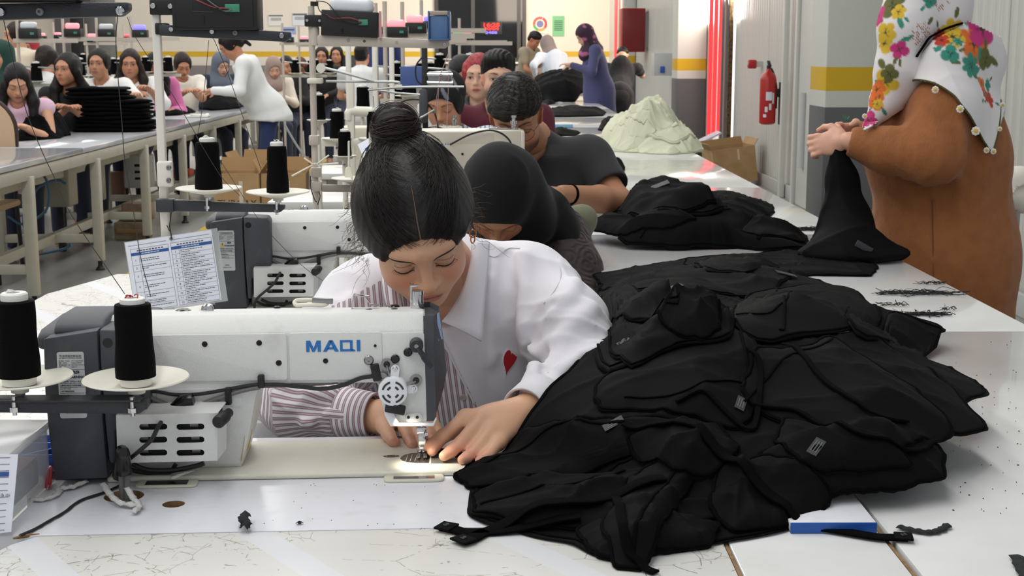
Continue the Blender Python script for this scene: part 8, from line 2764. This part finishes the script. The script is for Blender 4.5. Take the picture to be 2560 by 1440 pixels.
def far_box(px, py, w, Y, c, label, ch=.5):
 k = Y / FPX
 p = P(px, py, Y)
 t = thing('terminal_box', label, 'box', tuple(p), group='black terminal boxes with signal covers')
 part('case', MB().box((0, 0, 0), (w * k, .08, w * k * ch), bev=.004), M_black, t)
 part('connector', MB().box((w * k * .2, -.042, 0), (w * k * .2, .006, w * k * .12)), M_green, t)
 e = {'p': ((255, 150, 160), .75), 'b': ((140, 130, 255), .75), 'r': ((255, 90, 100), .8), 'g': ((120, 255, 160), .75), 'w': None}[c]
 m = mat('cover_translucent', (222, 226, 230), .3, alpha=.92) if e is None else mat('cover_lit_' + c, tuple(e[0]), .3, emis=e)
 part('signal_cover', MB().box((-w * k * .05, 0, w * k * (ch / 2 + .16)), (w * k * .8, .06, w * k * .36), bev=w * k * .12, seg=3), m, t)
 return t
CN = {'p': 'pink lit', 'b': 'violet lit', 'r': 'red lit', 'g': 'green lit', 'w': 'white'}
proto = None
BX = [(75, 84, 48, 10.2, 'w', 'far left, above the brown bun'), (184, 82, 40, 11.2, 'p', 'above the long dark hair'), (268, 84, 40, 11.8, 'w', 'above the tied dark hair'), (351, 84, 36, 12.6, 'b', 'left of the white post'), (105, 95, 20, 15, 'p', 'small, left row behind'), (146, 92, 18, 16, 'p', 'small, left of the pink one'), (232, 99, 24, 14.5, 'p', 'low, between the two white ones'), (320, 96, 16, 17, 'r', 'small, before grey doors'), (722, 99, 24, 14, 'b', 'right of the dark arm end'), (762, 104, 22, 15, 'p', 'left of the beige post'), (962, 76, 34, 8.6, 'p', 'beside the large one on the beige arm'), (995, 80, 50, 7.4, 'p', 'broad, mid beige arm'), (1040, 70, 52, 8.4, 'p', 'behind the broad one'), (1076, 62, 34, 9.4, 'b', 'left of the blue bin'), (1146, 92, 34, 10.5, 'g', 'below dark window'), (1168, 96, 30, 11.4, 'p', 'right of the green lit one')]
for i, (px, py, w, Y, c, lab) in enumerate(BX):
 far_box(px, py, w, Y, c, '%s signal box %s' % (CN[c], lab))
 p = P(px - w * .65, py, Y)
 lab2 = 'stand of the %s signal box %s' % (CN[c], lab)
 zt = p[2] - w * Y / FPX * .25 - .015
 t = thing('thread_stand', lab2, 'thread stand', (p[0], Y, 0), group='thread stands')
 part('pole', MB().cyl((0, 0, 0), (0, 0, zt + .2), .012, n=10), M_poleb, t)
 part('arm', MB().box((.2, 0, zt), (.46, .03, .03)), M_poleb, t)
 part('lower_arm', MB().box((.2, 0, zt - .32), (.46, .03, .025)), M_frame, t)
 part('guide_rod', MB().tube([(0, -.02, zt - .18), (.3, -.03, zt - .2)], .006, 6), M_rod, t)
 for j, x in enumerate((.12, .32)):
  tr = part('tray', MB().lathe([(.012, -.02), (.03, -.012), (.075, 0), (.07, .002), (.01, -.006)], (x, 0, zt - .29), 20), M_cream, t)
  part('spindle', MB().cyl((x, 0, zt - .31), (x, 0, zt - .18), .004, n=6), M_cream, tr)
  base = np.array([p[0] + x, Y, zt - .29])
  lb = '%s black cone under %s signal box %s' % (('left', 'right')[j], CN[c], lab)
  if i == 0 and j == 0: cp = cone(base, .07 * FPX / Y, .085 * FPX / Y, .13 * FPX / Y, Y, lb, cap=4, group='small black cones farther back')
  else: dup(cp, tuple(base + np.array([0, 0, -.0075])), lb, group='small black cones farther back')
# white posts in the middle
for i, (px, Y, yt) in enumerate(((872, 6.72, 112), (938, 6.95, 112), (980, 7.3, 112))):
 t = thing('stand_post', 'white upright post, %s of three behind the beige arm' % ('leftmost', 'middle', 'rightmost')[i], 'post', (P(px, 200, Y)[0], Y, 0), group='white posts behind the beige arm')
 z1 = P(px, yt, Y)[2]
 part('tube', MB().box((0, 0, z1 / 2), (.026, .026, z1), bev=.006), M_pole, t)
 part('foot_plate', MB().box((0, 0, .006), (.12, .12, .012), bev=.003), M_pole, t)
s4 = Stand('cream thread holder with two black cones left of the third machine', 880, 5.46, z0=.78, zt=1.24, r=.014, m=M_cream, group='thread stands')
part('arm', MB().box(s4.L(878, 356), (.25, .03, .03), bev=.004), M_cream, s4.t)
part('cap_bar', MB().tube(smooth_curve([s4.L(872, 300), s4.L(876, 280), s4.L(905, 279), s4.L(930, 280)]), .02, 10), M_cream, s4.t)
for px, lab in ((843, 'black cone on the cream holder, left one'), (935, 'black cone on the cream holder, right one')):
 b_ = s4.tray(px, 346, wpx=78, post=6)
 cone(b_, 33, 37, 68, 5.46, lab, cap=6, tail=[(px, 268), (px - 2, 240)])
for px, py, Y, lab in ((797, 300, 5.0, 'tall black cone just right of the beige post'), (908, 280, 7.6, 'black cone behind right white post, left one'), (990, 282, 7.6, 'black cone right of the white posts'), (862, 390, 5.0, 'black cone low between the cream holders')):
 k = Y / FPX
 p = P(px, py, Y)
 s_ = Stand('short cream spool holder under the ' + lab, px, Y, z0=0, zt=max(p[2] - .0, .83), r=.01, m=M_cream, sq=False, group='thread stands')
 cone(s_.tray(px, py, wpx=60, post=2), 30, 34, 62, Y, lab, cap=5, group='black thread cones')
# device with ribbons in front of the bandana woman
p = P(1100, 200, 5.3)
t = thing('tape_feeder', 'silver tape feeder on a black post, pink ribbons running down', 'machine', (P(1062, 200, 5.3)[0], 5.3, .78))
q = lambda x, y, d=0: P(x, y, 5.3 + d) - np.array(t.location)
part('post', MB().box(((0, 0, .29)), (.022, .022, .62), bev=.003), M_black, t)
part('housing', MB().box(q(1100, 195), (.09, .05, .05), bev=.004), M_steel, t)
part('roller', MB().cyl(q(1068, 207, -.03), q(1132, 208, -.03), .008, n=12).cyl(q(1068, 186, -.03), q(1132, 187, -.03), .006, n=12), M_chrome, t)
for x0, x1, x2 in ((1120, 1100, 1080), (1122, 1098, 1092), (1122, 1122, 1117)):
 part('ribbon', MB().tube([q(x0, 135, -.04), q(x1, 190, -.045), q(x2, 318, -.02)], .005, 6, flat=.2), mat('ribbon_pink', (206, 176, 178), .7), t)
part('grey_column', MB().box(q(1058, 265, -.02), (.03, .03, .13), bev=.008), M_dark, t)
part('cable', MB().tube(smooth_curve([q(985, 285), q(1005, 255), q(1050, 250), q(1085, 280), q(1098, 335)], 8), .0035, 6).tube(smooth_curve([q(1058, 140), q(1040, 165), q(1042, 200), q(1060, 215)], 6), .003, 6), M_cable, t)
part('blue_panel', MB().box(q(1034, 193, .5), (.11, .01, .09), bev=.003), mat('panel_blue', (70, 92, 150), .5), t)
part('chrome_cylinder', MB().cyl(q(1002, 340), q(1002, 285), .016, n=16).cyl(q(1002, 286), q(1002, 274), .019, n=16), M_steel, t)
part('lever_rod', MB().tube([q(1022, 312, -.05), q(1085, 275, -.05)], .004, 8), M_rod, t)
# pages lying by the third machine
for x0, y0, x1, y1, lab in ((905, 375, 975, 350, 'slanted white pages left of the hair bun'), (730, 500, 900, 515, 'printed page lying behind the second machine')):
 c = P((x0 + x1) / 2, (y0 + y1) / 2, 4.6 if y0 < 400 else 4.3)
 if y0 > 400: c[2] = .802
 t = thing('paper_sheet', lab, 'paper', tuple(c))
 part('page', MB().box((0, 0, 0), (.11 if y0 < 400 else .2, .006, .07), rot=(-.6, -.5 if y0 < 400 else 0, 0)), M_paper, t)
 part('print', MB().box((0, -.006, .004), (.08 if y0 < 400 else .15, .003, .008), rot=(-.6, -.5 if y0 < 400 else 0, 0)), M_printblue, t)
# ---- cartons
def carton(label, c, d, rz=0, txt=None, flaps=True, tilt=0):
 t = thing('cardboard_box', label, 'box', tuple(c), rot=(0, tilt, rz), group='cardboard boxes')
 w, l, h = d
 b = MB()
 for cc, dd in (((0, -l / 2, h / 2), (w, .006, h)), ((0, l / 2, h / 2), (w, .006, h)), ((-w / 2, 0, h / 2), (.006, l, h)), ((w / 2, 0, h / 2), (.006, l, h)), ((0, 0, .003), (w, l, .006))): b.box(cc, dd)
 part('wall', b, M_card, t)
 if flaps:
  for sx, rr in ((-1, (0, -.5, 0)), (1, (0, .6, 0))): part('flap', MB().box((sx * (w / 2 + .02), 0, h + .03), (.006, l, .08), rot=rr), M_card, t)
  part('flap', MB().box((0, l / 2 + .02, h + .03), (w, .006, .08), rot=(-.5, 0, 0)), M_cardin, t)
 part('tape', MB().box((w * .1, -l / 2 - .004, h * .8), (.02, .002, h * .3)), mat('tape_clear', (206, 190, 166), .3), t)
 if txt: text_part('printed_text', txt, .05, mat('card_ink', (60, 50, 42), .8), t, (0, -l / 2 - .0045, h - .15), (PI / 2, 0, 0))
 return t
bz = lambda px, py, Y: P(px, py, Y)[2]
carton('open cardboard box behind the second machine, left of the two in front', (P(600, 450, 7)[0], 7, .0), (.225, .2, bz(600, 430, 7)), 0, 'TURGAY')
carton('open cardboard box behind the right black cone', (P(712, 450, 7)[0], 7.02, .0), (.22, .2, bz(712, 430, 7)), .06)
carton('open cardboard box farther back, top edge above the front two', (P(640, 430, 7.6)[0], 7.6, .0), (.2, .2, bz(640, 408, 7.6)), -.1)
carton('tilted open cardboard box on the floor beyond the table right edge', (2.42, 14.2, .03), (.44, .42, .36), .12, None, True, -.12)
t = thing('leaning_board', 'white lit board leaning on a dark box at the red doorway', 'board', (2.28, 15.2, 0))
part('dark_box', MB().box((.06, 0, .15), (.3, .4, .3), bev=.01), M_black, t)
part('board', MB().box((0, -.05, .40), (.36, .3, .02), rot=(0, -.45, 0), bev=.003), mat('board_white', (214, 206, 224), .4), t)
# ---- under and behind the left table
for i, (px, py, Y) in enumerate(((330, 575, 10), (345, 560, 10.25))):
 c = G(px, 600 if i == 0 else 598, 0)
 t = thing('wood_block', ('lower' if i == 0 else 'upper') + ' brown wood block under the left table', 'block', (c[0], c[1] + .05, .001 if i == 0 else .135), group='wood blocks on the floor')
 part('block', MB().box((0, 0, .066), (.24 - .03 * i, .16, .13), bev=.01), mat('wood_grey', (142, 126, 102), .85, var=(14, (112, 96, 76), .4, .7)), t)
 part('batten', MB().box((0, -.082, .066), (.2, .012, .03), bev=.003), M_cardin, t)
hose = 'air hoses under the left table'
for i, pts in enumerate(([(20, 480), (45, 440), (110, 440), (118, 520), (60, 560), (20, 540)], [(70, 520), (95, 470), (140, 450), (165, 460)], [(20, 620), (60, 640), (150, 625), (178, 612)])):
 p = [G(x, y, 0) * .8 + CAM * .2 if False else P(x, y, 8.4 + .2 * i) for x, y in pts]
 p = smooth_curve(p, 6)
 t = part('air_hose', MB().tube(p - p[0], .008, 6), mat('hose_blue', (60, 104, 136), .4))
 t.location = tuple(p[0])
 tag(t, 'blue air hose under the left table, ' + ('looped one', 'branching upward', 'lying near the floor')[i], 'hose', hose)
for i, (px, py, Y, w, h, c, lab) in enumerate(((135, 470, 9.3, .2, .26, (176, 172, 158), 'cream machine motor box under the left table near its front'), (68, 555, 8.9, .07, .08, (44, 92, 150), 'blue air regulator under the left table'), (205, 455, 10.2, .24, .3, (182, 178, 164), 'cream control box under the left table, second from left'), (340, 430, 11, .2, .26, (196, 198, 196), 'white vented box under the left table'), (290, 460, 11.2, .12, .2, (120, 84, 70), 'brown cloth bag under the left table'), (452, 436, 12.8, .16, .08, (226, 92, 60), 'bright orange cloth on a lower rail'), (515, 350, 14.4, .3, .34, (168, 170, 168), 'grey machine housing beyond the table legs'), (690, 300, 17.2, .12, .35, (40, 78, 140), 'blue crate behind the end legs of left table'))):
 p = P(px, py, Y)
 t = thing('under_table_box' if i not in (4, 5) else 'cloth_bundle', lab, 'box' if i not in (4, 5) else 'cloth', (p[0], Y + .1, p[2] - h / 2))
 part('housing', MB().box((0, 0, h / 2), (w, .2, h), bev=.012, seg=3), mat('ut_%d_%d_%d' % c, c, .5), t)
 part('support', MB().box((0, .02, (h / 2 - p[2]) / 2), (.04, .04, max(p[2] - h / 2, .01))), M_black, t)
 if i in (2, 3):
  for k in range(3): part('slot', MB().box((.03, -.101, h * (.3 + .2 * k)), (w * .4, .004, .02)), M_gloss, t)
# second row tables and machines behind the seated row
for x, y0, y1, lab in ((-4.25, 9, 17, 'second row table behind the seated women'), (-6.2, 10, 20, 'third row table in the far left')):
 t = thing('assembly_table', lab, 'table', (x, (y0 + y1) / 2, 0))
 part('top', MB().box((0, 0, .765), (.75, y1 - y0, .03), bev=.004), M_laml, t)
 table_legs(t, (-.32, .32), list(np.linspace(-(y1 - y0) / 2 + .1, (y1 - y0) / 2 - .1, 5)), .75)
mm = None
for i, (x, y) in enumerate(((-4.2, 9.8), (-4.2, 11.2), (-4.2, 12.6), (-4.2, 14), (-6.1, 11.5), (-6.1, 13.5), (-6.1, 15.5))):
 dup(m3, (x, y, .785), 'beige machine on the %s row table, the %s one' % (('second', 'third')[i > 3], ('nearest', 'second', 'third', 'farthest', 'nearest', 'middle', 'farthest')[i]), group='beige machines of the far rows')
# white cloth on a grey pole at the right
p = P(2546, 470, 5)
t = thing('cloth_pole', 'grey pole topped with crumpled white cloth at the right border', 'pole', (p[0], 5, 0))
part('pole', MB().cyl((0, 0, .012), (0, 0, p[2]), .012, n=12), mat('pole_grey', (150, 152, 152), .4, .5), t)
part('foot', MB().lathe([(.12, 0), (.12, .008), (.03, .014)], n=20), M_greyfoot, t)
V, F = sdf_mesh([ell(P(2550, 445, 5), (.055, .05, .05)), ell(P(2535, 485, 5), (.04, .04, .045)), ell(P(2558, 490, 5), (.045, .04, .06))], .006, cloth_disp(.016, 60, 3), .02)
mesh_obj('white_cloth', V, F, mat('cloth_offwhite', (228, 226, 214), .85), t, np.array([p[0], 5, 0]))
# chair at the left edge
p = P(-40, 338, 8.4)
t = thing('chair', 'chair with beige rounded back and dark rim at the left edge', 'chair', (p[0], 8.4, 0))
a = np.linspace(0, PI, 14)
arc = [(.19 * math.cos(x), .2 * math.sin(x)) for x in a] + [(-.19, -.16), (.19, -.16)]
part('backrest', MB().prism([(x, z + p[2] + .02) for x, z in arc], -.015, .015, 'y', bev=.006), mat('chair_beige', (190, 160, 128), .6), t)
rim_ = [(x * 1.03, 0, z * 1.03 + p[2] + .02) for x, z in arc]
part('back_rim', MB().tube(rim_ + rim_[:1], .014, 8), mat('chair_dark', (44, 26, 24), .5), t)
part('seat', MB().box((0, -.2, .45), (.4, .4, .04), bev=.015), mat('chair_beige', (190, 160, 128), .6), t)
for x, y in ((-.17, -.37), (.17, -.37)): part('leg', MB().cyl((x, y, 0), (x, y, .44), .014), M_black, t)
for x in (-.17, .17): part('leg', MB().tube([(x, .05, 0), (x, 0, .46), (x, 0, p[2] - .1)], .014, 8), M_black, t)
